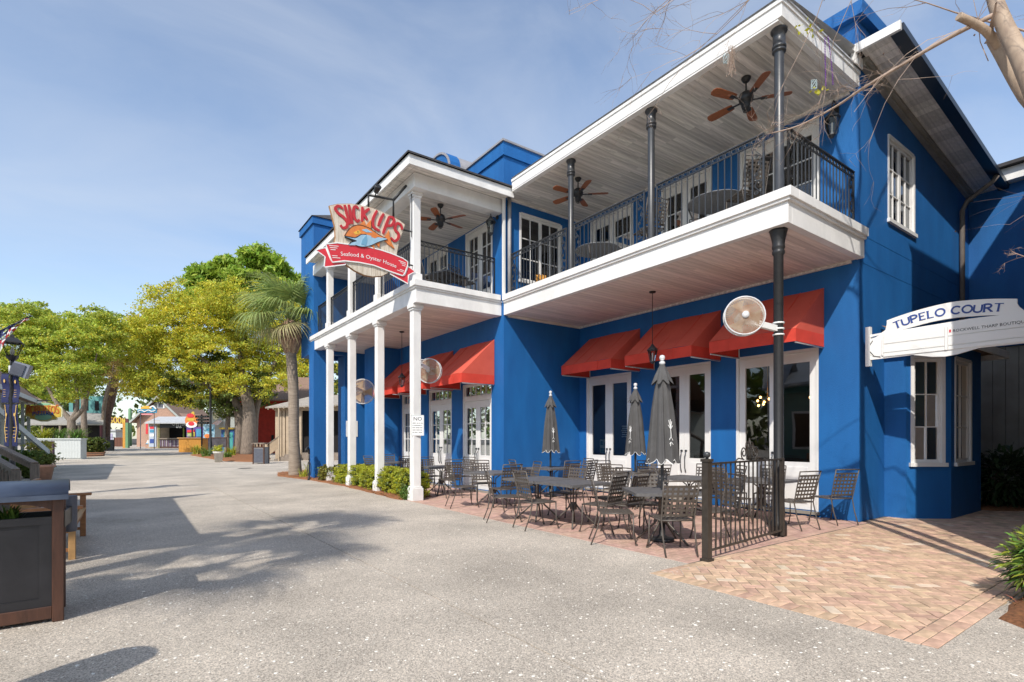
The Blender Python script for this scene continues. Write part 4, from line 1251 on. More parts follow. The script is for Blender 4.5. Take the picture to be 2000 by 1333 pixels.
def make_umbrella(label, group):
    t = thing('closed_umbrella', label, 'umbrella', (0, 0, 0), 0, group)
    inst('pole', MB().tube([(0, 0, .04), (0, 0, 2.62)], .024, 10).mesh('pole', IRONG), t, world=False)
    inst('base', MB().lathe([(.17, 0), (.17, .04), (.08, .06), (.045, .09), (.04, .32)], 18).mesh('base', IRON), t, world=False)
    def pl(g, z): 
        d = min(1, max(0, (2.42 - z) / .5))
        return 1 + d * (.13 * math.cos(8 * g) + .10 * math.cos(13 * g + 1.3) + .05 * math.cos(21 * g))
    n = 96
    prof = [(.045, 2.52), (.075, 2.40), (.105, 2.2), (.135, 1.9), (.165, 1.55), (.20, 1.2)]
    m = MB()
    vs = []; 
    for r_, z in prof:
        for k in range(n):
            g = 2 * math.pi * k / n; q = pl(g, z)
            tw = g + (2.5 - z) * .10
            zz = z - (.075 * (.5 + .5 * math.cos(8 * g)) if z == 1.2 else 0)
            vs.append((r_ * q * math.cos(tw), r_ * q * math.sin(tw), zz))
    m.add(vs, [(i * n + k, i * n + (k + 1) % n, (i + 1) * n + (k + 1) % n, (i + 1) * n + k) for i in range(len(prof) - 1) for k in range(n)], True)
    cz = inst('canopy', m.mesh('canopy', CANVAS), t, world=False)
    last = vs[-n:]
    inst('white_piping', MB().tube([Vector(p) * 1.004 - Vector((0, 0, .012)) for p in last] + [Vector(last[0]) * 1.004 - Vector((0, 0, .012))], .0045, 4, False).mesh('white_piping', WHITES), cz, world=False)
    m = MB(); prof = [(.035, 2.56), (.06, 2.50), (.10, 2.40), (.135, 2.30)]; vs = []
    for r_, z in prof:
        for k in range(48):
            g = 2 * math.pi * k / 48; q = 1 + (2.56 - z) * .9 * math.cos(7 * g)
            vs.append((r_ * q * math.cos(g), r_ * q * math.sin(g), z - (.035 * math.cos(7 * g) if z < 2.35 else 0)))
    m.add(vs, [(i * 48 + k, i * 48 + (k + 1) % 48, (i + 1) * 48 + (k + 1) % 48, (i + 1) * 48 + k) for i in range(3) for k in range(48)], True)
    inst('vent_cap', m.mesh('vent_cap', CANVAS), t, world=False)
    inst('finial', MB().lathe([(.02, 2.55), (.042, 2.575), (.042, 2.60), (.02, 2.615), (.035, 2.64), (.042, 2.665), (.030, 2.695), (.0, 2.705)], 12).mesh('finial', GALVG), t, world=False)
    # white printed emblem on one fold: a spray of fronds over two short bars
    e = MB()
    def surf(a, z): 
        r_ = .1875 + (1.55 - z) * .1 + .028; return Vector((r_ * math.cos(a), r_ * math.sin(a), z))
    for pts in ([(0, 1.50), (.01, 1.58), (-.02, 1.66)], [(0, 1.62), (.16, 1.67)], [(0, 1.62), (-.17, 1.68)], [(0, 1.64), (.13, 1.73)], [(-.01, 1.64), (-.12, 1.75)], [(0, 1.64), (.01, 1.76)],
                [(-.13, 1.47), (.0, 1.51), (.12, 1.46)], [(-.12, 1.41), (-.02, 1.44), (-.08, 1.38)], [(.03, 1.43), (.12, 1.40)]):
        e.tube([surf(a, z) for a, z in pts], .0045, 4)
    inst('printed_emblem', e.mesh('printed_emblem', WHITES), cz, world=False)
    return t
CG, TG, UG = 'black metal chairs of the restaurant patio', 'square metal tables on the patio', 'closed charcoal patio umbrellas'
chair0, table0 = None, None
def chair(x, y, a, label, z=.006):
    """a = direction the sitter faces, degrees from world +y towards -x"""
    global chair0
    if chair0 is None:
        chair0 = make_chair(label, CG); chair0.location = (x, y, z); chair0.rotation_euler = (0, 0, R(a)); return chair0
    return dup(chair0, None, (x, y, z), R(a), label, CG)
def table(x, y, a, label, z=.006):
    global table0
    if table0 is None:
        table0 = make_table(label, TG); table0.location = (x, y, z); table0.rotation_euler = (0, 0, R(a)); return table0
    return dup(table0, None, (x, y, z), R(a), label, TG)
def to(x, y, tx, ty): return math.degrees(math.atan2(-(tx - x), ty - y))
def around(tx, ty, lst, tn):
    for (x, y, da, how) in lst: chair(x, y, to(x, y, tx, ty) + da, 'lattice chair ' + how + ' ' + tn)
# T1: nearest table, by the gate, holding the tall umbrella
table(6.22, 4.92, -36, 'square metal table nearest the path, pierced by the tall near umbrella')
around(6.22, 4.92, [(5.66, 5.30, -6, 'seen side-on at the left of'), (5.80, 4.44, 10, 'by the gate post, in front of'), (6.86, 5.55, 4, 'on the far side of'), (6.95, 4.55, 0, 'on the wall side of')], 'the table under the near umbrella')
u = make_umbrella('tall closed charcoal umbrella nearest the path, through the near table', UG); u.location = (6.30, 4.98, .006); u.rotation_euler = (0, 0, R(252))
# T2: pair of tables pushed together along the path edge
table(6.15, 6.72, 0, 'right half of two metal tables pushed together along the path edge')
table(6.15, 7.68, 0, 'left half of two metal tables pushed together along the path edge')
around(6.15, 6.72, [(5.53, 6.92, 10, 'back to the path, right half of'), (6.12, 6.02, 14, 'at the right end of'), (6.42, 5.84, -10, 'drawn out behind the end chair of'), (6.86, 6.60, 0, 'across from the path, right half of')], 'the joined pair of tables')
around(6.15, 7.68, [(5.52, 7.86, -10, 'back to the path, left half of'), (6.88, 7.72, 0, 'across from the path, left half of')], 'the joined pair of tables')
# T3: behind, with the second umbrella
table(8.95, 7.85, 8, 'metal table with the shorter-looking umbrella in front of the middle doors')
around(8.95, 7.85, [(9.05, 8.58, 0, 'at the left end of'), (9.62, 8.15, 0, 'doors side of'), (8.27, 7.68, 8, 'street side of'), (8.72, 7.16, 0, 'at the right end of')], 'the table under the second umbrella')
dup(u, None, (9.02, 7.85, .006), R(190), 'closed charcoal umbrella standing just behind the near one, before the middle doors', UG)
# T8: by the wall between middle and right doors
table(8.7, 6.25, 4, 'bare metal table by the wall between the middle and right doors')
around(8.7, 6.25, [(9.36, 6.42, 0, 'against the wall behind'), (9.38, 5.95, -14, 'nearer the right doors behind'), (8.0, 6.35, 0, 'in front of')], 'the bare wall-side table')
# T4: behind the gate fence, before the right doors
table(9.30, 5.15, 0, 'metal table behind the little black fence, before the right-hand doors')
around(9.30, 5.15, [(8.58, 5.3, 0, 'seen through the bars, street side of'), (9.42, 5.86, 0, 'at the far end of'), (9.02, 4.46, 8, 'with its back right of the column, at'), (9.95, 5.35, 0, 'close to the glass behind')], 'the table behind the black fence')
chair(10.14, 4.32, -24, 'metal lattice chair seen in profile against the blue wall corner')
# T7: by the blue return wall with the third umbrella
table(8.75, 10.35, 0, 'metal table with the far umbrella against the lit blue return wall')
around(8.75, 10.35, [(8.03, 10.55, 0, 'on the left of'), (8.55, 9.66, 10, 'leftmost in front of'), (9.05, 9.62, -8, 'second from left in front of'), (9.47, 10.2, 0, 'on the wall side of'), (8.7, 11.03, 0, 'by the blue wall behind')], 'the table under the far umbrella')
dup(u, None, (8.75, 10.42, .006), R(250), 'small far closed umbrella in front of the lit blue return wall', UG)
# T5 / T6: towards the porch
table(6.55, 9.75, 10, 'metal table between the joined tables and the porch')
around(6.55, 9.75, [(5.92, 9.98, 6, 'with its back to the path at'), (6.35, 9.08, 14, 'at the near end of'), (7.22, 9.55, 0, 'on the building side of'), (6.75, 10.46, 0, 'at the porch end of')], 'the table next to the porch')
table(6.75, 12.55, 0, 'metal table under the porch behind the front white post')
around(6.75, 12.55, [(6.08, 12.3, 8, 'nearest the white post at'), (6.62, 11.86, 0, 'at the near end of'), (7.42, 12.7, 0, 'by the glazed doors at'), (6.8, 13.25, 0, 'at the far end of')], 'the table under the porch')
table(6.8, 15.6, 0, 'metal table deep under the porch behind the hedge')
around(6.8, 15.6, [(6.72, 14.9, 0, 'in front of'), (6.15, 15.5, 6, 'hedge side of'), (6.9, 16.3, 0, 'beyond')], 'the deep porch table behind the hedge')
# balcony furniture
def make_round(x, y, z, label):
    t = thing('round_table', label, 'table', (x, y, z), 0, 'round metal tables on the balcony')
    m = MB().lathe([(.0, .735), (.52, .735), (.53, .728), (.53, .72), (.51, .717), (.0, .717)][::-1], 32)
    inst('tabletop', m.mesh('tabletop', MESHT), t, world=False)
    for k in range(4):
        g = k * math.pi / 2 + .4
        m = MB().tube([(.52 * math.cos(g), .52 * math.sin(g), .71), (.42 * math.cos(g), .42 * math.sin(g), .45), (.30 * math.cos(g), .30 * math.sin(g), .3), (.42 * math.cos(g), .42 * math.sin(g), 0)], .014, 6)
        inst('leg', m.mesh('leg', BRONZE), t, world=False)
    return t
rt = make_round(9.0, 5.85, ST, 'round metal table on the balcony by the corner doors')
dup(rt, None, (9.0, 9.0, ST), 0, 'round metal table at the far end of the long balcony', None)
chair(8.62, 5.05, to(8.62, 5.05, 9.0, 5.85), 'metal lattice chair on the balcony beside the corner column', ST)
chair(9.55, 6.6, 120, 'metal lattice chair on the balcony beyond the corner round table', ST)
chair(8.5, 7.05, -20, 'metal lattice chair on the balcony beside the middle column', ST)
chair(6.62, 12.75, 250, 'metal lattice chair on the white porch balcony, left of its table', ST)
chair(7.3, 12.3, 200, 'metal lattice chair on the white porch balcony, by the glazed doors', ST)
table(7.1, 13.0, 20, 'square metal table on the white porch balcony', ST)
# small wooden easel board behind the far balcony rail
t = thing('leaning_board', 'small orange wooden board standing behind the far balcony rail', 'board', (8.7, 10.75, ST))
MB().obox((8.7, 10.75, ST + .28), (.28, .03, .5), -.5, ('X', -.12)).build('panel', ORANGE, t)
MB().bar((8.62, 10.82, ST), (8.68, 10.78, ST + .55), .025, .025).bar((8.8, 10.75, ST), (8.74, 10.75, ST + .55), .025, .025).build('frame', WOODL, t)

# chandeliers seen through the glass
def chandelier(x, y, z, label):
    t = thing('chandelier', label, 'chandelier', (x, y, z), 0, 'lit chandeliers inside the restaurant')
    m = MB().tube([(0, 0, 0), (0, 0, 4.4 - z)], .012, 6); m.lathe([(.0, -.04), (.04, 0), (.0, .04)], 8)
    ends = []
    for k in range(10):
        a = k * 2.4; e = -.5 + k / 9
        q = Vector((math.cos(a) * math.cos(e), math.sin(a) * math.cos(e), math.sin(e))) * .22
        m.tube([(0, 0, 0), q], .006, 4); ends.append(q)
    inst('arms', m.mesh('arms', mat('brass', (.5, .33, .1), .3, metal=1)), t, world=False)
    b = MB()
    for q in ends: b.lathe([(.0, -.032), (.026, -.015), (.026, .015), (.0, .032)], 8, q)
    inst('bulbs', b.mesh('bulbs', HOTBULB), t, world=False)
chandelier(12.2, 6.6, 2.35, 'lit brass chandelier glowing through the left leaf of the right-hand doors')
chandelier(12.1, 5.35, 2.35, 'lit brass chandelier glowing through the right leaf of the right-hand doors')
chandelier(13.55, 4.75, 2.35, 'lit brass chandelier glowing through the nearer bay window')
d_ = thing('ceiling_dome_light', 'pale dome light on the ceiling inside the right-hand doors', 'ceiling light', (11.6, 5.1, 3.5))
MB().lathe([(.0, 3.38), (.12, 3.40), (.2, 3.46), (.22, 3.5)], 16, (11.6, 5.1, 0)).build('dome', DOME, d_)
MB().tube([(11.6, 5.1, 3.5), (11.6, 5.1, 4.45)], .012, 6).build('rod', IRON, d_)

BRONZED = mat('dark_bronze_iron', (.045, .037, .030), .4, .3, 14, .1, 60)
# ------------------------------------------------------------------ black fence between post and column
t = thing('patio_fence', 'low black iron fence panel with square finial post and scroll crest', 'fence', (5.72, 3.86, 0))
q = MB().box(5.682, 5.768, 3.812, 3.898, .0, 1.24).box(5.67, 5.78, 3.80, 3.91, 1.21, 1.245).box(5.665, 5.785, 3.795, 3.915, .0, .03)
q.build('post', BRONZED, t)
MB().lathe([(.02, 1.245), (.02, 1.26), (.035, 1.27), (.043, 1.295), (.035, 1.325), (.0, 1.335)], 12, (5.725, 3.855, 0)).build('finial', IRONG, t)
A, B_ = Vector((5.775, 3.87, 0)), Vector((8.02, 4.10, 0))
dv = (B_ - A).normalized(); Lf = (B_ - A).length
ff = Fr(A, dv, Vector((dv.y, -dv.x, 0)))
MB().box(0, Lf, -.012, .012, .10, .125, ff).box(0, Lf, -.016, .016, 1.17, 1.195, ff).box(Lf - .05, Lf, -.025, .025, .03, 1.2, ff).build('rail', BRONZED, t)
bme = MB().box(-.008, .008, -.008, .008, .125, 1.17).mesh('bar', BRONZED)
nb = 17
for i in range(nb):
    p_ = ff(.06 + (Lf - .16) * i / (nb - 1), 0, 0); inst('bar', bme, t, p_, math.atan2(dv.y, dv.x))
cr = MB(); cu = Lf * .5
def spiral(cx_, cz, r0, turns, s, a0=0): return [ff(cx_ + s * (r0 * (1 - .75 * i / 26)) * math.cos(a0 + turns * 6.283 * i / 26), cz + (r0 * (1 - .75 * i / 26)) * math.sin(a0 + turns * 6.283 * i / 26), 0) for i in range(27)]
for s in (-1, 1):
    cr.tube(spiral(cu + s * .17, 1.30, .09, 1.5, s, -1.6), .009, 5); cr.tube(spiral(cu + s * .06, 1.40, .06, 1.4, s, -1.2), .008, 5)
    cr.tube([ff(cu + s * .42, 1.195, 0), ff(cu + s * .32, 1.23, 0), ff(cu + s * .17, 1.21, 0)], .009, 5)
    cr.tube([ff(cu + s * .02, 1.2, 0), ff(cu + s * .05, 1.34, 0), ff(cu, 1.50, 0)], .008, 5)
cr.build('scroll_crest', BRONZED, t)
# ------------------------------------------------------------------ the hanging restaurant sign
fG = YP(11.60)
t = thing('restaurant_sign', 'hanging wooden sign with big red letters, a painted fish and a red ribbon', 'sign', (4.4, 11.6, 5.1))
board = [(3.51, 6.52), (3.7, 6.61), (3.99, 6.69), (4.22, 6.71), (4.49, 6.72), (4.84, 6.67), (5.11, 6.61), (5.28, 6.53), (5.22, 6.33), (5.13, 6.09), (5.08, 5.82), (5.05, 5.65), (4.97, 5.45), (4.84, 5.29), (4.72, 5.21), (4.49, 5.15), (4.29, 5.15), (4.07, 5.21), (3.89, 5.3), (3.75, 5.42), (3.65, 5.6), (3.62, 5.76), (3.64, 5.85), (3.63, 6.08), (3.57, 6.31)]
MB().prism(board, fG, -.05, -.002).build('board_back', EDGEW, t)
# board face cut into upright planks
def clip(poly, a, b):
    def cut(P, f, inter):
        out = []
        for i in range(len(P)):
            p, q = P[i], P[(i + 1) % len(P)]
            if f(p): out.append(p)
            if f(p) != f(q): out.append(inter(p, q))
        return out
    P = cut(poly, lambda p: p[0] >= a, lambda p, q: (a, p[1] + (q[1] - p[1]) * (a - p[0]) / (q[0] - p[0])))
    return cut(P, lambda p: p[0] <= b, lambda p, q: (b, p[1] + (q[1] - p[1]) * (b - p[0]) / (q[0] - p[0]))) if P else P
inner = [(4.43 + (u - 4.43) * .985, 5.95 + (v - 5.95) * .985) for u, v in board]
x = 3.4
while x < 5.4:
    P = clip(inner, x + .002, x + .103)
    if len(P) > 2: MB().prism(P, fG, 0, .012 + random.uniform(0, .003)).build('plank', CREAM, t)
    x += .105
ribbon = [(3.43, 5.66), (3.67, 5.74), (3.92, 5.76), (4.32, 5.8), (4.67, 5.79), (4.93, 5.76), (5.2, 5.71), (5.33, 5.65), (5.32, 5.55), (5.25, 5.37), (5.2, 5.3), (4.84, 5.35), (4.49, 5.41), (4.15, 5.41), (3.83, 5.38), (3.57, 5.3), (3.53, 5.38)]
tailL = [(3.23, 5.5), (3.43, 5.59), (3.54, 5.35), (3.58, 5.3), (3.88, 5.37), (3.86, 5.31), (3.42, 5.17), (3.40, 5.18), (3.42, 5.39)]
tailR = [(5.35, 5.55), (5.52, 5.46), (5.35, 5.34), (5.34, 5.14), (4.9, 5.29), (4.88, 5.33), (5.2, 5.3), (5.26, 5.33)]
def outline(mb, P, wd, w0, w1):
    m_ = [((P[-1][0] + P[0][0]) / 2, (P[-1][1] + P[0][1]) / 2)]
    mb.strip(m_ + list(P) + m_, fG, wd, w0, w1)
o = MB()
for P, w_ in ((tailL, .020), (tailR, .022), (ribbon, .040)): MB().prism(P, fG, .013, w_).build('ribbon' if P is ribbon else 'ribbon_tail', SIGNRED, t)
for P, w_ in ((tailL, .020), (tailR, .022), (ribbon, .040)): outline(o, P, .024, .014, w_ + .004 + .002 * (P is ribbon))
for (u, v, l) in ((3.50, 5.645, .20), (3.515, 5.605, .16), (3.53, 5.565, .11), (3.56, 5.44, .12), (3.57, 5.40, .17)): o.strip([(u, v), (u + l, v + l * .12)], fG, .013, .04, .044)
for (u, v, l) in ((5.28, 5.61, .18), (5.275, 5.575, .13), (5.27, 5.535, .09), (5.23, 5.42, .10), (5.225, 5.385, .16)): o.strip([(u, v), (u - l, v + l * .14)], fG, .013, .04, .044)
o.build('ribbon_edge', WHITES, t)
lt = MB(); sh_ = MB()
LET = [[(3.8, 6.51), (3.75, 6.55), (3.68, 6.54), (3.64, 6.47), (3.71, 6.39), (3.82, 6.33), (3.9, 6.24), (3.88, 6.14), (3.8, 6.1), (3.75, 6.15)], [(3.84, 6.61), (3.89, 6.43), (3.96, 6.22)], [(3.93, 6.64), (3.97, 6.45), (4.01, 6.24)],
       [(4.15, 6.6), (4.1, 6.64), (4.05, 6.6), (4.04, 6.47), (4.07, 6.36), (4.13, 6.32), (4.17, 6.37)], [(4.24, 6.67), (4.24, 6.52), (4.23, 6.34)], [(4.40, 6.67), (4.32, 6.59), (4.25, 6.51)], [(4.25, 6.51), (4.3, 6.47), (4.35, 6.40)],
       [(4.58, 6.67), (4.5, 6.5), (4.48, 6.36), (4.51, 6.27), (4.64, 6.23)], [(4.74, 6.64), (4.67, 6.50), (4.61, 6.33)], [(4.87, 6.60), (4.8, 6.4), (4.72, 6.18)], [(4.87, 6.60), (4.96, 6.60), (4.99, 6.53), (4.93, 6.42), (4.81, 6.38)],
       [(5.19, 6.38), (5.17, 6.47), (5.08, 6.5), (5.02, 6.42), (5.03, 6.32), (5.1, 6.26), (5.09, 6.15), (5.0, 6.07), (4.91, 6.13)]]
def smooth(P, n=5):
    out = []
    for i in range(len(P) - 1):
        p0, p1, p2, p3 = [Vector(P[min(max(k, 0), len(P) - 1)]) for k in (i - 1, i, i + 1, i + 2)]
        for k in range(n):
            s = k / n
            out.append(tuple(.5 * ((2 * p1) + (p2 - p0) * s + (2 * p0 - 5 * p1 + 4 * p2 - p3) * s * s + (3 * p1 - p0 - 3 * p2 + p3) * s ** 3)))
    return out + [P[-1]]
for iq, q in enumerate(LET):
    m = MB().strip(smooth(q), fG, .07, .012, .034 + iq * .0006, lambda s: .047 + .018 * math.sin(s * 3.14)); m.build('letter', LETRED, t)
# the fish
def flat(P, w0, w1, m, nm): MB().prism(P, fG, w0, w1).build(nm, m, t)
orange = [(3.83, 5.93), (3.89, 6.04), (3.99, 6.16), (4.12, 6.23), (4.25, 6.24), (4.42, 6.21), (4.6, 6.13), (4.77, 6.08), (4.49, 6.05), (4.32, 6.06), (4.19, 6.03), (4.06, 5.94), (3.92, 5.93)]
blue = [(3.83, 5.91), (3.92, 5.91), (4.06, 5.93), (4.19, 6.03), (4.32, 6.06), (4.49, 6.05), (4.77, 6.08), (4.82, 6.06), (4.63, 5.97), (4.46, 5.86), (4.32, 5.79), (4.19, 5.76), (4.07, 5.77), (4.1, 5.85), (4.09, 5.88)]
flat([(4.14, 6.22), (4.28, 6.37), (4.31, 6.26), (4.43, 6.42), (4.43, 6.2), (4.32, 6.2)], .014, .046, FISHO, 'fish_fin')
flat([(4.75, 6.09), (4.86, 6.29), (4.88, 6.15), (4.91, 6.03), (5.0, 5.89), (4.84, 5.96), (4.76, 6.02)], .014, .046, FISHO, 'fish_tail')
flat([(4.41, 5.86), (4.5, 5.90), (4.52, 5.76)], .014, .048, FISHO, 'fish_fin'); flat([(4.54, 5.92), (4.64, 5.99), (4.63, 5.84)], .014, .048, FISHO, 'fish_fin')
flat(orange, .016, .056, FISHO, 'fish_back'); flat(blue, .016, .0575, FISHB, 'fish_belly')
flat([(4.1, 5.86), (4.07, 5.77), (3.94, 5.74), (3.91, 5.76), (4.01, 5.82)], .016, .058, FISHB, 'fish_jaw'); flat([(3.84, 5.9), (4.09, 5.88), (4.1, 5.86), (3.99, 5.81), (3.94, 5.76), (3.92, 5.76), (4.01, 5.86)], .016, .0585, BLACK, 'fish_mouth')
flat([(4.02, 6.04), (4.15, 6.12), (4.2, 6.06), (4.07, 6.0)], .05, .060, FISHY, 'fish_stripe'); flat([(4.21, 6.14), (4.32, 6.19), (4.46, 6.14), (4.32, 6.11)], .05, .060, FISHB, 'fish_patch'); flat([(4.50, 6.10), (4.62, 6.09), (4.52, 6.02), (4.42, 6.03)], .05, .0605, FISHO, 'fish_patch')
flat([(4.32, 6.05), (4.22, 5.91), (4.2, 5.82), (4.31, 5.81), (4.34, 5.94)], .05, .063, mat('fish_fin_blue', (.16, .36, .52), .5), 'fish_fin')
flat([(4.12 + .026 * math.cos(a), 6.075 + .026 * math.sin(a)) for a in [k * .7 for k in range(9)]], .05, .064, FISHY, 'fish_eye'); flat([(4.122 + .012 * math.cos(a), 6.075 + .012 * math.sin(a)) for a in [k * .7 for k in range(9)]], .05, .066, BLACK, 'fish_pupil')
ol = MB()
for P in (orange[:8], [(4.82, 6.06), (4.63, 5.97), (4.46, 5.86), (4.32, 5.79), (4.19, 5.76), (4.07, 5.77)], [(3.83, 5.92), (4.06, 5.93), (4.19, 6.03), (4.32, 6.06)]): ol.strip(smooth(P, 3), fG, .011, .05, .0615)
ol.build('fish_outline', BLACK, t)
bl = [(3.73, 5.475), (4.15, 5.525), (4.46, 5.525), (4.75, 5.50), (5.06, 5.445)]
def onbl(pts):
    cum = [0]
    for i in range(len(pts) - 1): cum.append(cum[-1] + (Vector(pts[i + 1]) - Vector(pts[i])).length)
    def f(x, y):
        x = max(0, min(cum[-1] - 1e-6, x)); i = max(k for k in range(len(cum) - 1) if cum[k] <= x)
        s = (x - cum[i]) / (cum[i + 1] - cum[i]); a, b = Vector(pts[i]), Vector(pts[i + 1]); d = (b - a).normalized(); p = a + (b - a) * s
        return (p.x - d.y * y, p.y + d.x * y)
    return f, cum[-1]
fbl, Lb = onbl(smooth(bl, 6))
tx = text_mb('Seafood & Oyster House', fG, 0, 0, .125, .04, .0435, lambda x, y: fbl(x * 1.02 + Lb / 2, y))
tx.build('lettering', WHITES, t)
MB().tube([(5.0, 11.63, 6.62), (5.0, 11.63, 7.05), (4.4, 11.63, 7.0)], .028, 8).tube([(4.4, 11.63, 6.7), (4.4, 11.63, 7.02)], .022, 6).tube([(5.0, 11.63, 7.04), (5.35, 11.7, 7.5)], .03, 8).build('hanger', IRON, t)
MB().tube([(5.5, 11.72, 6.45), (5.2, 11.63, 6.4)], .018, 6).build('brace', IRON, t); MB().tube([(5.5, 11.66, 5.62), (5.1, 11.63, 5.62)], .018, 6).build('brace', IRON, t)
sp = thing('spotlight', 'small black spotlight on the hanging sign bracket', 'lamp', (4.55, 11.5, 7.1))
MB().lathe([(.0, -.12), (.05, -.11), (.085, .05), (.075, .06), (.0, .02)], 12, (4.55, 11.48, 7.14), Matrix.Rotation(.9, 3, 'X')).build('lamp_head', IRON, sp)
MB().tube([(4.55, 11.6, 7.02), (4.55, 11.5, 7.1)], .015, 6).build('arm', IRON, sp)

# ------------------------------------------------------------------ white arched court sign
fT = Fr((10.55, 4.0, 0), (0, -1, 0), (-1, 0, 0))
t = thing('court_sign', 'white arched wooden sign across the brick walk, blue letters on top', 'sign', (10.55, 3.9, 2.75))
arch = smooth([(.39, 3.52), (.65, 3.58), (.98, 3.63), (1.29, 3.65), (1.58, 3.625), (1.81, 3.59), (2.04, 3.54)], 4)
slT = smooth([(.61, 3.32), (.98, 3.38), (1.29, 3.395), (1.58, 3.375), (1.84, 3.34)], 4)
slB = [(.61, 3.32), (.87, 3.33), (1.05, 3.335), (1.48, 3.35), (1.84, 3.34)]
for i in range(len(slT) - 1):
    a0, a1 = slT[i], slT[i + 1]
    def up_(u):
        for k in range(len(arch) - 1):
            if arch[k][0] <= u <= arch[k + 1][0]:
                q = (u - arch[k][0]) / (arch[k + 1][0] - arch[k][0]); return arch[k][1] + (arch[k + 1][1] - arch[k][1]) * q
        return 3.5
aw = MB()
us = [.39, .5, .61] + [p[0] for p in slT[1:-1]] + [1.84, 1.95, 2.04]
def lo_(u):
    if u <= .61: return 3.30
    if u >= 1.84: return 3.30
    for k in range(len(slT) - 1):
        if slT[k][0] <= u <= slT[k + 1][0]:
            q = (u - slT[k][0]) / (slT[k + 1][0] - slT[k][0]); return slT[k][1] + (slT[k + 1][1] - slT[k][1]) * q
for a, b in zip(us[:-1], us[1:]): aw.prism([(a, lo_(a + 1e-6)), (b, lo_(b - 1e-6)), (b, up_(b)), (a, up_(a))], fT, -.035, .0)
aw.prism([(2.04, 3.3), (2.30, 3.3), (2.2, 3.34), (2.11, 3.36), (2.06, 3.42), (2.04, 3.47)], fT, -.035, 0).prism([(.39, 3.3), (.39, 3.46), (.37, 3.36), (.31, 3.32), (.13, 3.31), (.13, 3.27)], fT, -.035, 0)
aw.build('arch_board', WHITES, t)
lo = MB()
lowb = [(.14, 2.87), (.76, 2.88), (.85, 2.86), (1.03, 2.815), (1.19, 2.80), (1.34, 2.815), (1.48, 2.85), (1.61, 2.88), (2.30, 2.88), (2.30, 3.335), (1.84, 3.338), (1.48, 3.348), (1.05, 3.333), (.87, 3.328), (.61, 3.318), (.31, 3.30), (.14, 3.22)]
lo.prism(lowb, fT, -.03, .004)
lo.prism([(.24 + .13 * math.cos(R(a)), 3.06 + .15 * math.sin(R(a))) for a in range(0, 360, 24)], fT, -.02, .010)
lo.build('lower_board', WHITES, t)
for (a, b) in ((.345, 1.19), (1.235, 2.13)):
    for (z0, z1) in ((2.90, 2.955), (2.972, 3.105), (3.122, 3.30 if a < 1 else 3.28)):
        MB().box(a, b, .004, .020, z0, z1, fT).build('panel_slat', WHITES, t)
MB().box(1.195, 1.23, .004, .026, 2.90, 3.27, fT).box(.325, .342, .004, .024, 2.92, 3.22, fT).box(2.135, 2.155, .004, .026, 2.9, 3.27, fT).build('batten', WHITES, t)
base = [(.51, 3.355), (.63, 3.39), (.76, 3.42), (.88, 3.44), (1.0, 3.453), (1.15, 3.46), (1.37, 3.455), (1.51, 3.44), (1.62, 3.425), (1.76, 3.41), (1.92, 3.385)]
fb2, L2 = onbl(smooth(base, 4))
le = MB()
wl = strokes(MB(), 'TUPELO COURT', lambda x, y: (x, y), fT, .10, .016, 0, .004, .26, .08, .5)
off_ = 0
for ch in 'TUPELO COURT':
    if ch == ' ': off_ += .5 * .10; continue
    le = MB(); strokes(le, ch, lambda x, y: fb2((x + off_) * L2 / wl * .985, y), fT, .112, .024, .0, .006, .26, .11, .5)
    le.build('letter', NAVY, t); off_ += (GW.get(ch, .65) + .26) * .10
text_mb('ROCKWELL THARP BOUTIQUE', fT, 1.725, 3.168, .062, .02, .0235).build('lettering', BLACK, t)
MB().box(1.25, 1.272, .02, .0235, 3.17, 3.215, fT).build('emblem', SIGNRED, t)
MB().box(.075, .145, -.06, .03, 2.76, 3.45, fT).build('post', WHITES, t)
MB().box(.145, .4, -.05, -.035, 2.9, 2.96, fT).box(.145, .4, -.05, -.035, 3.2, 3.26, fT).box(2.0, 2.33, -.05, -.035, 3.0, 3.06, fT).build('brace', WHITES, t)
MB().box(2.33, 2.40, -.06, .03, 0.0, 3.6, fT).build('post', WHITES, t)
MB().tube([fT(.30, 2.90, .004), fT(.20, 2.93, .01), fT(.135, 3.02, .01), fT(.135, 3.12, .01), fT(.18, 3.2, .008)], .008, 5).build('iron_loop', IRON, t)

# NO ... sign on the front porch post and blank paper on the pier
t = thing('notice_sign', 'small white notice board reading NO on the front porch post', 'sign', (PX - .11, PYs[0] - .12, 1.7))
fN = Fr((PX, PYs[0] - .125, 0), (.94, -.34, 0), (-.34, -.94, 0))
nz0, nz1 = 1.56, 2.05
MB().box(-.15, .15, 0, .012, nz0, nz1, fN).build('plate', WHITES, t)
MB().box(-.15, .15, .012, .014, nz1 - .012, nz1 - .006, fN).box(-.145, -.14, .012, .014, nz0, nz1, fN).box(.14, .145, .012, .014, nz0, nz1, fN).build('border', mat('sign_green', (.3, .38, .36), .5), t)
text_mb('NO', fN, 0, nz1 - .135, .13, .012, .0142).build('lettering', BLACK, t)
m = MB()
for k in range(5):
    x_ = -.12
    while x_ < .11:
        l_ = random.uniform(.012, .03); m.box(x_, min(x_ + l_, .122), .012, .0136, nz1 - .205 - k * .055, nz1 - .183 - k * .055, fN); x_ += l_ + random.choice([.006, .006, .02])
m.build('small_print', mat('print_grey', (.22, .22, .22), .6), t)
MB().box(-.02, .02, -.03, 0, nz0 + .1, nz1 - .1, fN).build('bracket', GALVG, t)
t = thing('paper_notice', 'blank white paper notice pinned to the blue pier behind the hedge', 'notice', (6.9, 19.78, 1.9))
MB().box(6.62, 7.06, 19.775, 19.797, 1.55, 2.15).build('paper', WHITES, t)
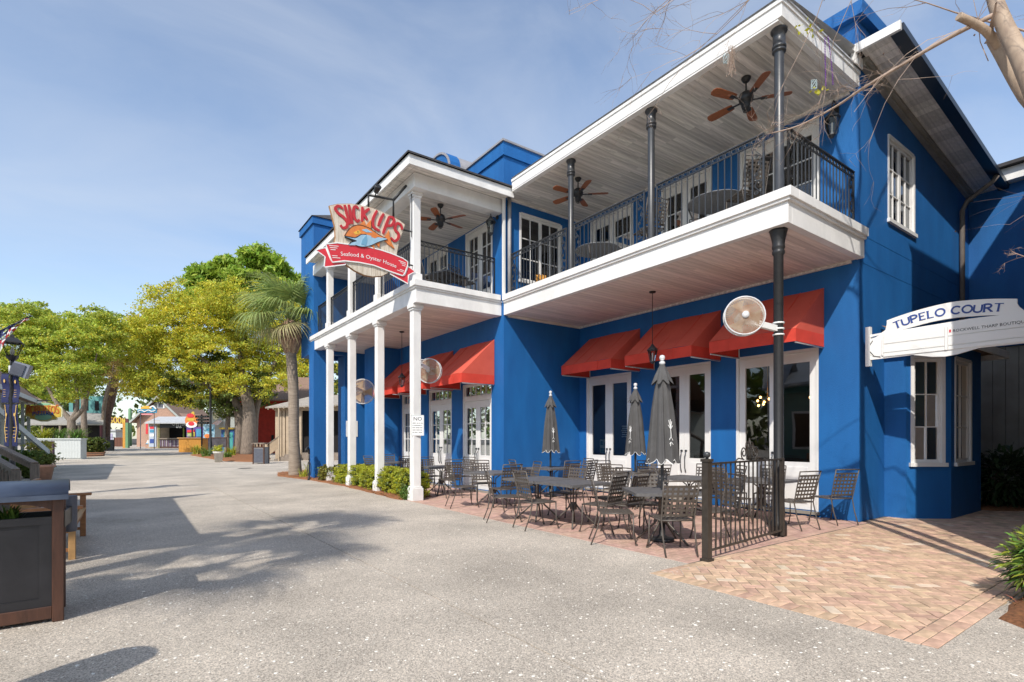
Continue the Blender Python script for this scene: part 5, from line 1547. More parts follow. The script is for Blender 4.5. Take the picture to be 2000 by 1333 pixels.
# small stickers on the doors
t = thing('door_notice', 'white lettered sticker on the far right-wing glass door', 'notice', (XW + .12, 9.7, 1.6))
m = MB()
for k in range(6): m.box(9.58, 9.58 + random.uniform(.2, .26), -.125, -.122, 1.80 - k * .055, 1.825 - k * .055, fX)
m.build('print_line', WHITES, t)
t = thing('menu_card', 'green and cream menu card inside the far right-wing door glass', 'notice', (XW + .13, 10.45, 1.2))
MB().box(10.36, 10.62, -.128, -.124, 1.08, 1.46, fX).build('card', mat('card_cream', (.66, .70, .45), .6), t)
MB().box(10.38, 10.60, -.1238, -.122, 1.09, 1.22, fX).box(10.38, 10.47, -.1238, -.122, 1.27, 1.38, fX).box(10.50, 10.6, -.1238, -.122, 1.3, 1.42, fX).build('printed_patch', GREENP, t)
# ------------------------------------------------------------------ street furniture at the left
kd = Vector((1, .05, 0)).normalized(); ko = Vector((.05, -1, 0)).normalized()
KP = Vector((-.43, 5.69, 0))
t = thing('planter_kiosk', 'dark wooden planter stand with black front panel and curved slate-blue metal roof', 'planter', KP)
fk = Fr(KP, kd, ko)
Wk, Dk = 1.15, .52
for u in (-.075, -Wk):
    for w0 in (-.075, -Dk): MB().box(u, u + .075, w0, w0 + .075, 0, 1.03, fk).build('post', WOODD, t, .005)
MB().box(-Wk + .075, -.075, -.07, -.01, .03, .13, fk).box(-Wk + .075, -.075, -Dk + .01, -Dk + .06, .03, .13, fk).build('bottom_rail', WOODD, t, .004)
ap = [(-Wk + .075, 1.03), (-Wk + .075, .90)] + [(-Wk / 2 + .0 + (Wk / 2 - .075) * math.sin(R(a)), .90 + .09 * math.cos(R(a))) for a in range(-80, 81, 16)] + [(-.075, .90), (-.075, 1.03)]
MB().prism(ap, fk, -.065, -.015).build('arched_rail', WOODD, t); MB().prism(ap, fk, -Dk + .015, -Dk + .06).build('arched_rail', WOODD, t)
MB().box(-.065, -.015, -Dk + .075, -.075, .93, 1.03, fk).build('top_rail', WOODD, t); MB().box(-.065, -.015, -Dk + .075, -.075, .1, .84, fk).build('side_panel', WOODD, t); MB().box(-Wk + .015, -Wk + .06, -Dk + .075, -.075, .1, .84, fk).build('side_panel', WOODD, t)
pn = MB().box(-Wk + .075, -.075, -.058, -.036, .13, .86, fk)
pn.box(-Wk + .075, -.075, -.036, -.02, .80, .86, fk).box(-Wk + .075, -.075, -.036, -.024, .13, .20, fk).box(-.155, -.075, -.036, -.024, .20, .80, fk).box(-Wk + .075, -Wk + .155, -.036, -.024, .20, .80, fk)
pn.build('front_panel', BLKPANEL, t); MB().box(-Wk + .075, -.075, -Dk + .03, -Dk + .05, .13, .86, fk).build('back_panel', BLKPANEL, t)
MB().box(-Wk + .08, -.08, -Dk + .06, -.06, .74, .80, fk).build('soil', SOIL, t)
rf_ = MB(); n = 14
arc_ = [(-Dk / 2 + (Dk / 2 + .05) * math.cos(R(180 * i / n)), 1.035 + .11 * math.sin(R(180 * i / n))) for i in range(n + 1)]
vs = [fk(u, z, w_) for u in (-Wk - .04, .03) for (w_, z) in arc_] + [fk(u, z - .012, w_ * 1.0) for u in (-Wk - .04, .03) for (w_, z) in arc_]
m_ = n + 1
rf_.add(vs, [(i, i + 1, m_ + i + 1, m_ + i) for i in range(n)] + [(2 * m_ + i + 1, 2 * m_ + i, 3 * m_ + i, 3 * m_ + i + 1) for i in range(n)] + [(i, 2 * m_ + i, 2 * m_ + i + 1, i + 1) for i in range(n)] + [(m_ + i + 1, 3 * m_ + i + 1, 3 * m_ + i, m_ + i) for i in range(n)], True)
rf_.box(-Wk - .04, .03, .045, .055, 1.0, 1.04, fk)
rf_.build('roof', SLATE, t)
MB().prism([(w_, z - .014) for w_, z in arc_] , Fr(KP + kd * -.0, -ko * -1, kd), -.03, 0).build('roof_end', WOODD, t)
# grassy plants inside
def tuft(name, p, n, h, spread, m, label=None, cat='plant', parent=None, wd=.012, droop=.5, group=None):
    mb = MB()
    for k in range(n):
        a = random.uniform(0, 6.283); l = h * random.uniform(.6, 1.15); s = spread * random.uniform(.3, 1.1)
        b = Vector((random.gauss(0, spread * .18), random.gauss(0, spread * .18), 0))
        dx, dy = math.cos(a), math.sin(a); w_ = wd * random.uniform(.7, 1.3)
        ps = []
        for i in range(4):
            q = i / 3; r_ = s * q ** 1.4; z = l * (q - droop * .55 * q * q * q)
            ps.append((b + Vector((dx * r_, dy * r_, z)), w_ * (1 - q * .92)))
        vs = []
        for q, ww in ps: vs += [q + Vector((-dy * ww, dx * ww, 0)), q - Vector((-dy * ww, dx * ww, 0))]
        mb.add(vs, [(2 * i, 2 * i + 1, 2 * i + 3, 2 * i + 2) for i in range(3)])
    me = mb.mesh(name, m)
    if parent is not None: return inst(name, me, parent, p)
    t_ = thing(name, label, cat, p, 0, group)
    inst('leaves', me, t_, world=False)
    return t_
tuft('grassy_plant', fk(-.35, .80, -.24), 60, .20, .16, LEAFG, 'green grassy plant inside the dark wooden stand, nearer its right post')
tuft('grassy_plant', fk(-.62, .80, -.22), 70, .21, .17, LEAFG, 'green grassy plant inside the dark wooden stand, further from its right post')
# grey ash urn fixed beside the stand
t = thing('ash_urn', 'slate grey cylindrical litter urn standing beside the planter stand', 'bin', at(137, 4.95))
pu = at(137, 4.95)
MB().lathe([(.045, .63), (.052, .645), (.054, .955), (.05, .965), (.04, .965), (.035, .93)], 16, pu).build('drum', GREYU, t)
MB().bar(pu + Vector((0, 0, .8)), fk(-.02, .8, -.3), .04, .14).build('bracket', IRON, t)
# teak bench
t = thing('bench', 'honey-brown slatted teak bench behind the planter stand', 'bench', (-.85, 9.4, 0))
BY0, BY1 = 8.50, 10.44
for y in (BY0, BY1):
    MB().box(-.60, -.53, y - .035, y + .035, 0, .62).build('leg', WOODB if y > 9 else WOODL, t, .004)
    MB().box(-1.12, -1.05, y - .035, y + .035, 0, .90).build('leg', WOODB, t, .004)
    MB().box(-1.16, -.46, y - .045, y + .045, .62, .66).build('armrest', WOODB, t, .008)
    MB().box(-1.05, -.60, y - .02, y + .02, .33, .41).box(-1.05, -.60, y - .02, y + .02, .10, .14).build('side_rail', WOODB, t)
sm = MB().box(-.03, .03, BY0 + .04, BY1 - .04, 0, .022).mesh('seat_slat', WOODL)
for i in range(7): inst('seat_slat', sm, t, (-.56 - i * .078, 0, .415))
MB().box(-.60, -.56, BY0 + .035, BY1 - .035, .33, .41).box(-1.10, -1.06, BY0 + .035, BY1 - .035, .84, .91).box(-1.10, -1.06, BY0 + .035, BY1 - .035, .47, .52).build('back_rail', WOODB, t)
sm = MB().box(-.010, .010, -.018, .018, .52, .84).mesh('back_slat', WOODL)
for i in range(28): inst('back_slat', sm, t, (-1.08, BY0 + .08 + i * (BY1 - BY0 - .16) / 27, 0))

# weathered stair rail at the left edge
t = thing('wooden_handrail', 'weathered grey timber stair rail at the left edge, sloping up', 'railing', at(65, 11.2))
def rail_run(px0, py0, px1, py1, d, slats):
    a = at(px1, d); b = at(px0, d * 1.04); za, zb = zat(py1, d), zat(py0, d * 1.04)
    A_, B2 = Vector((a.x, a.y, za)), Vector((b.x, b.y, zb))
    dd = (B2 - A_); e = A_ + dd * 2.6
    MB().bar(A_, e, .13, .04).build('top_rail', WOODG, t); MB().bar(A_ - Vector((0, 0, .09)), e - Vector((0, 0, .09)), .04, .12).build('rail_board', WOODG, t)
    MB().box(A_.x - .07, A_.x + .07, A_.y - .07, A_.y + .07, 0, A_.z - .02).build('post', WOODG, t)
    for k in range(slats):
        q = A_ + dd * (.25 + k * .22); MB().box(q.x - .02, q.x + .02, q.y - .06, q.y + .06, 0, q.z - .1).build('slat', WOODG, t)
    q = A_ + dd * 1.3; MB().box(q.x - .06, q.x + .06, q.y - .06, q.y + .06, 0, q.z - .02).build('post', WOODG, t)
rail_run(0, 873, 68, 905, 11.2, 0)
rail_run(0, 900, 31, 918, 10.3, 9)

# street lamps
def street_lamp(p, s, label, grp='black street lamps'):
    t = thing('street_lamp', label, 'street lamp', p, 0, grp)
    H = 3.42
    inst('post', MB().lathe([(.14, 0), (.14, .12), (.10, .2), (.085, .75), (.06, .82), (.05, H - .25), (.06, H - .22), (.045, H - .1), (.06, H)], 12).mesh('post', IRON), t, scale=(s, s, s), world=False)
    m = MB().lathe([(.07, H - .01), (.12, H + .06), (.125, H + .10)], 8)
    m.lathe([(.29, H + .40), (.28, H + .43), (.15, H + .52), (.06, H + .55), (.05, H + .60), (.0, H + .63)], 4, (0, 0, 0), Matrix.Rotation(.785, 3, 'Z'))
    for k in range(4):
        a = k * math.pi / 2 + .785
        m.tube([(.12 * math.cos(a), .12 * math.sin(a), H + .08), (.26 * math.cos(a), .265 * math.sin(a), H + .41)], .010, 4)
    inst('lantern_frame', m.mesh('lantern_frame', IRON), t, scale=(s, s, s), world=False)
    m = MB().lathe([(.12, H + .09), (.255, H + .40)], 4, (0, 0, 0), Matrix.Rotation(.785, 3, 'Z'))
    inst('lantern_glass', m.mesh('lantern_glass', LAMPGLASS), t, scale=(s, s, s), world=False)
    m = MB().lathe([(.03, H + .1), (.05, H + .2), (.0, H + .33)], 10)
    inst('bulb', m.mesh('bulb', WHITES), t, scale=(s, s, s), world=False)
    return t
LP = at(24, 13)
lp = street_lamp(LP, 1.0, 'black street lamp at the left edge carrying navy banners and a loudspeaker')
fL = Fr(LP, (CS, -SN, 0), (-SN, -CS, 0))      # faces back towards the square
def banner(u0, u1, z0, z1, edge, label):
    t = thing('banner', label, 'banner', fL((u0 + u1) / 2, z0, .02), 0, 'navy banners on the street lamp')
    pts = []
    for i in range(9):
        z = z1 + (z0 - z1) * i / 8; wv = .02 * math.sin(i * 1.1)
        pts.append((z, wv))
    for q, m, o2 in (((0, 1), BANNER, 0),):
        vs = [fL(u, z, .03 + wv) for z, wv in pts for u in (u0, u1)] + [fL(u, z, .024 + wv) for z, wv in pts for u in (u0, u1)]
        k = len(pts)
        MB().add(vs, [(2 * i, 2 * i + 1, 2 * i + 3, 2 * i + 2) for i in range(k - 1)] + [(2 * k + 2 * i + 2, 2 * k + 2 * i + 3, 2 * k + 2 * i + 1, 2 * k + 2 * i) for i in range(k - 1)], True).build('cloth', m, t)
    em = MB()
    c_u, c_z = (u0 + u1) / 2, z1 - (z1 - z0) * .25
    em.prism([(c_u + .022 * math.cos(a), c_z + .045 * math.sin(a)) for a in [k * .7 for k in range(9)]], fL, .06, .062)
    for k in range(4): em.box(c_u - .03, c_u + .03, .058, .060, z0 + (z1 - z0) * (.2 + .08 * k), z0 + (z1 - z0) * (.212 + .08 * k), fL)
    if edge: 
        s_ = 1 if u0 >= 0 else -1; ue = u1 if u0 >= 0 else u0
        em.strip([(ue - s_ * .02, z1 - .02), (ue - s_ * .05, z1 - .3), (ue - s_ * .015, z1 - .6), (ue - s_ * .05, z0 + .1)], fL, .016, .055, .058)
    em.build('gold_print', mat('banner_gold', (.62, .40, .12), .6), t)
    MB().tube([fL(u0, z1 + .01, .03), fL(u1, z1 + .01, .03)], .012, 6).build('rod', IRON, t)
banner(-.23, -.05, zat(787, 13), zat(731, 13), False, 'upper navy banner left of the street lamp post')
banner(.05, .20, zat(787, 13), zat(733, 13), False, 'upper navy banner right of the street lamp post')
banner(-.15, -.04, zat(872, 13), zat(790, 13), True, 'lower navy banner with gold edge left of the post')
banner(.04, .17, zat(872, 13), zat(790, 13), True, 'lower navy banner with gold edge right of the post')
t = thing('loudspeaker', 'grey box loudspeaker strapped high on the street lamp', 'loudspeaker', fL(.28, zat(740, 13), 0))
MB().obox(fL(.27, zat(724, 13), .05), (.30, .26, .34), -YAW + .5, ('Y', .3)).build('cabinet', mat('speaker_grey', (.25, .27, .32), .6), t)
MB().obox(fL(.30, zat(724, 13), .19), (.24, .03, .28), -YAW + .5, ('Y', .3)).build('grille', GREYU, t)
MB().bar(fL(0, zat(722, 13), 0), fL(.2, zat(724, 13), .03), .05, .05).lathe([(.07, zat(730, 13)), (.07, zat(715, 13))], 10, LP).build('strap', GALVG, t)
# flag
t = thing('flag', 'furled striped flag with white stars on a slanted pole at the left edge', 'flag', at(-40, 12.6, zat(668, 12.6)))
fa_, fb_ = at(-60, 12.6, zat(676, 12.6)), at(60, 12.6, zat(618, 12.6))
MB().tube([fa_, fb_], .016, 8).lathe([(.0, -.03), (.03, 0), (.0, .03)], 8, fb_).build('pole', IRON, t)
canton, stripes, stars = MB(), [MB(), MB()], MB()
rd = Vector((CS, -SN, 0))
for i in range(14):
    s0, s1 = i / 14, (i + 1) / 14
    p0, p1 = fa_ + (fb_ - fa_) * (.98 - .62 * s0), fa_ + (fb_ - fa_) * (.98 - .62 * s1)
    h0, h1 = .06 + .75 * s0 ** 2.2, .06 + .75 * s1 ** 2.2
    off = lambda s: Vector((-SN, -CS, 0)) * (.03 * math.sin(s * 17) + .02)
    for j in range(4):
        a, b = j / 4, (j + 1) / 4
        q = canton if j < 2 else stripes[(i + j) % 2]
        q.add([p0 - Vector((0, 0, h0 * a)) + off(s0), p1 - Vector((0, 0, h1 * a)) + off(s1), p1 - Vector((0, 0, h1 * b)) + off(s1 + b), p0 - Vector((0, 0, h0 * b)) + off(s0 + b)], [(0, 1, 2, 3)])
    c_ = p0 - Vector((0, 0, h0 * (.2 + .2 * (i % 2)))) + off(s0) - Vector((SN, CS, 0)) * .012
    stars.lathe([(.0, -.004), (.012, 0), (.0, .004)], 5, c_)
canton.build('canton', BANNER, t); stripes[0].build('stripe', FLAGR, t); stripes[1].build('stripe', WHITES, t); stars.build('star', WHITES, t)

# round cast drain cover
t = thing('drain_cover', 'round dark drain cover set flush in the plaza', 'drain cover', (4.72, 29.1, 0.002))
MB().lathe([(.0, .006), (.30, .006), (.36, .004), (.36, .0)][::-1], 24, (4.72, 29.1, 0)).build('plate', IRONG, t)
m = MB()
for k in range(6): m.box(4.5, 4.94, 28.92 + k * .07, 28.945 + k * .07, .006, .011)
m.build('rib', IRON, t)
# black hitching post with a ring by the palm bed
t = thing('hitching_post', 'slim black hitching post with curled head at the palm bed', 'post', (5.23, 19.6, 0))
MB().lathe([(.06, 0), (.06, .06), (.03, .12), (.022, .7), (.035, .74), (.022, .78), (.028, .95), (.0, .97)], 12, (5.23, 19.6, 0)).build('shaft', IRON, t)
MB().tube([(5.23, 19.6, .93), (5.21, 19.58, 1.08), (5.15, 19.5, 1.16), (5.08, 19.42, 1.10), (5.06, 19.4, 1.02)], [.03, .045, .05, .04, .02], 8).lathe([(.0, 1.10), (.035, 1.14), (.0, 1.24)], 8, (5.2, 19.57, 0)).build('head', IRON, t)
MB().tube([(5.23 + .02 * math.cos(a), 19.6, .36 + .24 * math.sin(a)) if False else (5.23 + .10 * math.cos(a) * .45, 19.6 - .07 * math.cos(a), .40 + .26 * math.sin(a)) for a in [k * .45 for k in range(15)]], .012, 6).build('ring', IRON, t)

def bin_at(p, w, h, m, label, topm=IRON):
    t = thing('litter_bin', label, 'bin', p, -YAW)
    inst('body', MB().box(-w / 2, w / 2, -w / 2, w / 2, .04, h * .8).mesh('body', m), t, world=False)
    q = MB()
    for sx in (-1, 1):
        for sy in (-1, 1): q.box(sx * w / 2 - .03, sx * w / 2 + .03, sy * w / 2 - .03, sy * w / 2 + .03, 0, h * .97)
    q.box(-w / 2 + .03, w / 2 - .03, -w / 2 - .012, -w / 2 + .0, h * .78, h * .82)
    inst('frame', q.mesh('frame', WOODD), t, world=False)
    inst('hood', MB().box(-w / 2 - .04, w / 2 + .04, -w / 2 - .04, w / 2 + .04, h * .97, h).mesh('hood', topm), t, world=False)
    inst('door_panel', MB().box(-w / 2 + .06, w / 2 - .06, -w / 2 - .012, -w / 2 - .001, .10, h * .72).mesh('door_panel', GREYU), t, world=False)
    return t
bin_at(at(510, 31), .62, 1.22, mat('bin_grey', (.20, .20, .21), .6, .15, 4), 'grey panelled litter bin beside the wooden ramp by the palm', WOODG)
bin_at(at(206, 62), 1.15, 1.62, BLKPANEL, 'black litter bin beside the distant entrance arch')
# ------------------------------------------------------------------ far end of the plaza: small buildings
RT = Vector((CS, -SN, 0)); FW = Vector((SN, CS, 0)); BK = -FW
def cf(px, d): return Fr(at(px, d), RT, BK)          # a frame facing the square at that spot
def pxw(n, d): return n * d / F                       # real width of n photo pixels at distance d
def boards(mb_list_parent, fr, u0, u1, z0, z1, w_, m, name='board', step=.2, th=.02):
    n = max(1, int((u1 - u0) / step)); st = (u1 - u0) / n
    me = MB().box(.004, st - .004, -th, th, z0, z1).mesh(name, m)
    a = math.atan2(fr.u.y, fr.u.x)
    for i in range(n): inst(name, me, mb_list_parent, fr(u0 + i * st, 0, w_), a)
# cottage at the far left edge
t = thing('cottage', 'grey-green boarded cottage with brown sloping porch roof behind the street lamp', 'building', at(10, 27))
CX, CY = at(61, 27).x, at(61, 27).y
MB().box(-16, CX - .9, CY - 13, CY - .6, 0, 3.4).build('wall', GREYB, t)
fcx = XP(CX - .9); fcx.w = Vector((1, 0, 0))
bm0 = MB().box(-.02, .02, .004, .196, .3, 3.3).mesh('wall_board', GREYB)
for i in range(28): inst('wall_board', bm0, t, (CX - .89, CY - .8 - .2 * (i + 1), 0))
for i in range(6): MB().box(CX - .12, CX + .0, CY - .4 - i * 1.9, CY - .28 - i * 1.9, 0, 3.3).build('porch_post', GREYB, t)
MB().box(CX - .15, CX + .03, CY - 13, CY - .2, 3.18, 3.36).build('porch_beam', GREYB, t)
ex, ey, ez, rz_ = CX + .35, CY + .3, 3.38, 7.6
MB().add([(ex, ey, ez), (ex, CY - 14, ez), (ex - 4.2, CY - 14, rz_), (ex - 4.2, ey - 4.0, rz_), (ex - 9, ey, ez), (ex - 9, CY - 14, ez), (ex, ey, ez - .13), (ex, CY - 14, ez - .13), (ex - 9, ey, ez - .13), (ex - 9, CY - 14, ez - .13)],
         [(0, 3, 2, 1), (0, 4, 3), (4, 5, 2, 3), (0, 1, 7, 6), (0, 6, 8, 4), (6, 7, 9, 8)]).build('roof', SHING, t)
MB().box(ex - .02, ex + .03, CY - 14, ey, ez - .16, ez + .02).box(ex - 9, ex - .02, ey - .02, ey + .03, ez - .16, ez + .02).build('fascia', WHITEB, t)
MB().bar((CX + 1.2, CY - 6, .9), (CX + .1, CY - 9.5, 2.6), .1, .2).bar((CX + 1.2, CY - 6, 0), (CX + 1.2, CY - 6, 1.0), .12, .12).build('stair_rail', WHITEB, t)
# pizzeria sign hanging beside it
t = thing('pizzeria_sign', 'yellow scalloped pizzeria sign with red lettering under the green trees', 'sign', at(85, 26, zat(822, 26)))
fp = cf(85, 26); k26 = 26 / F
def pq(x, y): return ((x - 85) * k26, zat(y, 26))
so = [pq(*q) for q in [(49, 797), (55, 793), (70, 792), (74, 788), (80, 787), (90, 787), (97, 789), (100, 791), (112, 792), (120, 796), (122, 801), (121, 815), (112, 817), (110, 821), (102, 821), (92, 824), (80, 824), (66, 820), (58, 819), (57, 815), (48, 813)]]
MB().prism(so, fp, -.05, 0).build('board', mat('sign_cream', (.72, .68, .42), .6), t)
c0 = (sum(p[0] for p in so) / len(so), sum(p[1] for p in so) / len(so))
MB().prism([(c0[0] + (u - c0[0]) * .94, c0[1] + (v - c0[1]) * .90) for u, v in so], fp, 0, .012).build('panel', YELLOW, t)
MB().prism([(pq(85, 0)[0] + .42 * math.cos(R(a)), pq(0, 815)[1] + .16 * math.sin(R(a))) for a in range(0, 360, 18)], fp, .012, .02)  .build('green_patch', mat('sign_sage', (.25, .48, .30), .6), t); MB().prism([(pq(86, 0)[0] + .33 * math.cos(R(a)), pq(0, 790)[1] + .06 * math.sin(R(a))) for a in range(0, 360, 24)], fp, .012, .02).build('green_patch', mat('sign_sage', (.25, .48, .30), .6), t)
le = MB(); wl = strokes(MB(), 'ROBERTOS', lambda x, y: (x, y), fp, .42, .06, 0, .01, .18)
sc_w = pxw(64, 26) / wl
strokes(le, 'ROBERTOS', lambda x, y: (pq(53, 0)[0] + x * sc_w, pq(0, 808)[1] + .04 * math.sin(x / wl * 3.14) + y * (.95 if x < .4 or x > wl - .4 else .78)), fp, .42, .058, .012, .03, .18, .06)
le.build('lettering', mat('sign_rust', (.52, .15, .03), .6), t)
le = MB(); wl2 = strokes(MB(), 'PIZZERIA', lambda x, y: (x, y), fp, .17, .03, 0, .01, .25)
strokes(le, 'PIZZERIA', lambda x, y: (pq(86, 0)[0] - wl2 / 2 + x, pq(0, 812.5)[1] + .05 * math.sin(x / wl2 * 3.14) + y), fp, .17, .035, .022, .034, .25)
le.build('lettering', NAVY, t)
MB().bar(fp(-1.15, zat(783, 26), -.02), fp(.3, zat(783, 26), -.02), .05, .05).bar(fp(-.45, zat(783, 26), -.02), fp(-.45, zat(793, 26), -.02), .03, .03).bar(fp(.15, zat(778, 26), -.02), fp(.15, zat(788, 26), -.02), .03, .03).build('hanger', IRON, t)
# pizzeria behind the planter: dark porch under a pale metal roof, teal upper floor
t = thing('pizzeria_building', 'low pizzeria with dark porch, pale metal roof and teal upper storey behind trees', 'building', at(140, 62))
fz = cf(140, 62); k = 62 / F
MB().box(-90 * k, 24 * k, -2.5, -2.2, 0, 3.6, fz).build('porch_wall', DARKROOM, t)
MB().add([fz(-95 * k, zat(828, 62), 0), fz(62 * k, zat(828, 62), 0), fz(30 * k, zat(806, 62), -2.5), fz(-95 * k, zat(800, 62), -3), fz(-95 * k, zat(831, 62), 0), fz(62 * k, zat(831, 62), 0), fz(30 * k, zat(826, 62), -2.5), fz(-95 * k, zat(824, 62), -3)], [(0, 1, 2, 3), (4, 5, 1, 0), (7, 6, 5, 4), (1, 5, 6, 2)]).build('roof', mat('tan_metal_roof', (.30, .285, .26), .6, .2, 3), t)
for u in (-60, -25, 12, 55): MB().box(u * k - .1, u * k + .1, -.3, -.1, 0, zat(830, 62), fz).build('post', WOODG if u < 50 else mat('maroon_post', (.12, .03, .035), .7), t)
MB().box(-75 * k, -4 * k, -6, -5, 3, zat(768, 62), fz).build('upper_wall', TEAL, t)
for u in (-66, -42, -20): MB().box(u * k, (u + 8) * k, -5, -4.95, zat(798, 62), zat(778, 62), fz).build('window', DARKROOM, t)
for u in (-45, -20): MB().box(u * k, u * k + 1.2, -2.2, -2.14, .9, 2.4, fz).build('window', GREYB, t)
# white board planter wall with purple lattice screen
t = thing('planter_wall', 'long white boarded planter box below the pizzeria sign', 'planter', at(115, 37))
fw = cf(115, 37.5); k = 37.5 / F
MB().box(-43 * k, 43 * k, -.5, -.02, 0, zat(859, 37.5), fw).build('box', WHITEB, t)
boards(t, fw, -43 * k, 43 * k, .08, zat(861, 37.5), .004, WHITEB, 'board', .2, .022)
MB().box(-44 * k, 44 * k, -.55, .05, zat(859, 37.5), zat(856.5, 37.5), fw).build('cap', WHITEB, t)
t = thing('lattice_screen', 'dark purple framed lattice screen in front of the white planter', 'screen', at(90, 31))
fl = cf(90, 31); k = 31 / F
PUR = mat('dark_purple', (.055, .028, .05), .7)
zt_ = zat(862, 31)
MB().box(-16 * k, -14 * k, -.05, .05, 0, zt_, fl).box(12 * k, 15.5 * k, -.05, .05, 0, zt_, fl).box(-14 * k, 12 * k, -.05, .05, zt_ - .09, zt_, fl).box(-14 * k, 12 * k, -.04, .04, .06, .14, fl).build('frame', PUR, t)
m = MB()
for i in range(-6, 14):
    for s in (1, -1):
        u0, z0 = -14 * k + i * .13, .14
        pts = []
        for q in range(2):
            pass
        h_ = zt_ - .23
        ua, ub = (u0, u0 + h_) if s > 0 else (u0 + h_, u0)
        a0, b0 = max(-14 * k, min(12 * k, ua)), max(-14 * k, min(12 * k, ub))
        if abs(a0 - b0) < .05: continue
        za = .14 + abs(a0 - ua); zb = .14 + abs(b0 - ua)
        m.bar(fl(a0, za, .01 * s), fl(b0, zb, .01 * s), .03, .012, fl.w)
m.build('lattice', PUR, t)
MB().box(-14 * k, 12 * k, -.03, -.02, .1, zt_ - .05, fl).build('backing', DARKROOM, t)
# entrance arch
t = thing('entrance_arch', 'dark timber entrance arch with yellow letters at the far end of the plaza', 'arch', at(225, 80))
fa = cf(225, 80); k = 80 / F
for u, m in ((-38, WOODD), (-26, mat('maroon_post', (.12, .03, .035), .7)), (19, ORANGE), (24, GREENP)): MB().box(u * k - .2, u * k + .2, -.2, .2, 0, zat(826, 80), fa).build('post', m, t)
ar = MB()
for i in range(12):
    a, b = -30 + 56 * i / 12, -30 + 56 * (i + 1) / 12
    zz = lambda q: zat(832 - 5 * math.cos((q + 2) / 28 * 1.4), 80); zt2 = lambda q: zat(819 - 3 * math.cos((q + 2) / 28 * 1.4), 80)
    ar.prism([(a * k, zz(a)), (b * k, zz(b)), (b * k, zt2(b)), (a * k, zt2(a))], fa, -.08, .08)
ar.build('arch_board', mat('arch_maroon', (.10, .025, .03), .7), t)
le = MB(); wl = strokes(MB(), 'LAGOON', lambda x, y: (x, y), fa, .85, .14, 0, .01, .3)
strokes(le, 'LAGOON', lambda x, y: (-24 * k + x / wl * 46 * k, zat(829.5, 80) + .25 * math.sin(x / wl * 3.14) + y), fa, .85, .16, .08, .12, .3); le.build('lettering', YELLOW, t)
MB().box(-3 * k, 17 * k, -.1, -.02, .2, zat(855, 80), fa).build('gate_panel', mat('gate_brown', (.16, .06, .035), .7), t)
m = MB()
for i in range(7): m.box((-2 + i * 3) * k, (-1 + i * 3) * k, -.02, .0, .25, zat(856, 80), fa)
m.build('gate_bar', WOODD, t)
# marina haze-pale buildings, piling
t = thing('harbour_piling', 'green timber piling standing beyond the entrance arch', 'piling', at(254, 100))
MB().lathe([(.3, 0), (.28, zat(800, 100)), (.0, zat(797, 100))], 12, at(254, 100)).build('pile', GREENP, t)
t = thing('pale_kiosk', 'pale kiosk glimpsed through the entrance arch', 'kiosk', at(228, 96))
f9 = cf(222, 96); k = 96 / F
MB().box(-14 * k, 4 * k, -2, 0, 0, zat(842, 96), f9).build('wall', WHITEB, t); MB().box(-16 * k, 6 * k, -2.2, .3, zat(842, 96), zat(839, 96), f9).build('roof', METROOF, t)
MB().box(-11 * k, -2 * k, 0, .05, 1.2, 2.3, f9).build('window', mat('lilac_window', (.35, .33, .45), .4), t)
# oyster bar shack in front of a pink gabled house
t = thing('gabled_house', 'pinkish gabled house with a louvred attic window behind the oyster bar', 'building', at(315, 92))
fh = cf(315, 92); k = 92 / F
ap_, el = (-1, zat(774, 92)), zat(812, 92)
MB().prism([(-48 * k, 0), (52 * k, 0), (52 * k, el - .8), (ap_[0] * k, ap_[1] - .5), (-48 * k, el - .8)], fh, -8, 0).build('wall', BRICKP, t)
MB().prism([(-24 * k, zat(797, 92)), (-1 * k, ap_[1] - .45), (22 * k, zat(797, 92))], fh, 0, .05).build('gable_board', GREYB, t)
for s in (-1, 1):
    MB().add([fh(-k, ap_[1], 1), fh(-k + s * 56 * k, el - 1.3, 1), fh(-k + s * 56 * k, el - 1.3, -9), fh(-k, ap_[1], -9), fh(-k, ap_[1] - .5, 1), fh(-k + s * 56 * k, el - 1.8, 1)], [(0, 1, 2, 3), (0, 4, 5, 1)]).build('roof', SHING, t)
    MB().bar(fh(-k, ap_[1] - .2, 1.05), fh(-k + s * 56 * k, el - 1.5, 1.05), .1, .3).build('barge_board', GREYB, t)
wf = MB().box(-7 * k, 7 * k, .05, .12, zat(798, 92), zat(786, 92), fh).build('window', WHITES, t)
MB().box(-4.5 * k, 4.5 * k, .12, .15, zat(797, 92), zat(788, 92), fh).build('pane', GREYU, wf)
t = thing('oyster_bar', 'oyster bar shack with black sign band, dark counter opening and metal awning', 'building', at(328, 78))
fo = cf(328, 78); k = 78 / F
zz = lambda y: zat(y, 78)
MB().box(-20 * k, 40 * k, -4, -2.5, 0, zz(815), fo).box(-40 * k, -18 * k, -2.5, -.2, 0, zz(822), fo).build('wall', TAN, t)
MB().box(-18 * k, 38 * k, -2.5, -2.4, zz(857), zz(830), fo).build('opening', DARKROOM, t)
MB().add([fo(-42 * k, zz(826), .4), fo(42 * k, zz(826), .4), fo(42 * k, zz(813), -2), fo(-36 * k, zz(813), -2), fo(-42 * k, zz(828), .4), fo(42 * k, zz(828), .4)], [(0, 1, 2, 3), (4, 5, 1, 0)]).build('awning_roof', METROOF, t)
MB().box(-18 * k, 38 * k, -.3, -.2, zz(836), zz(826), fo).build('sign_band', BLACK, t)
text_mb('OYSTER', fo, 20 * k, zz(831.5), .55, -.2, -.15).build('lettering', WHITES, t); text_mb('BAR', fo, 20 * k, zz(836), .45, -.2, -.15).build('lettering', WHITES, t)
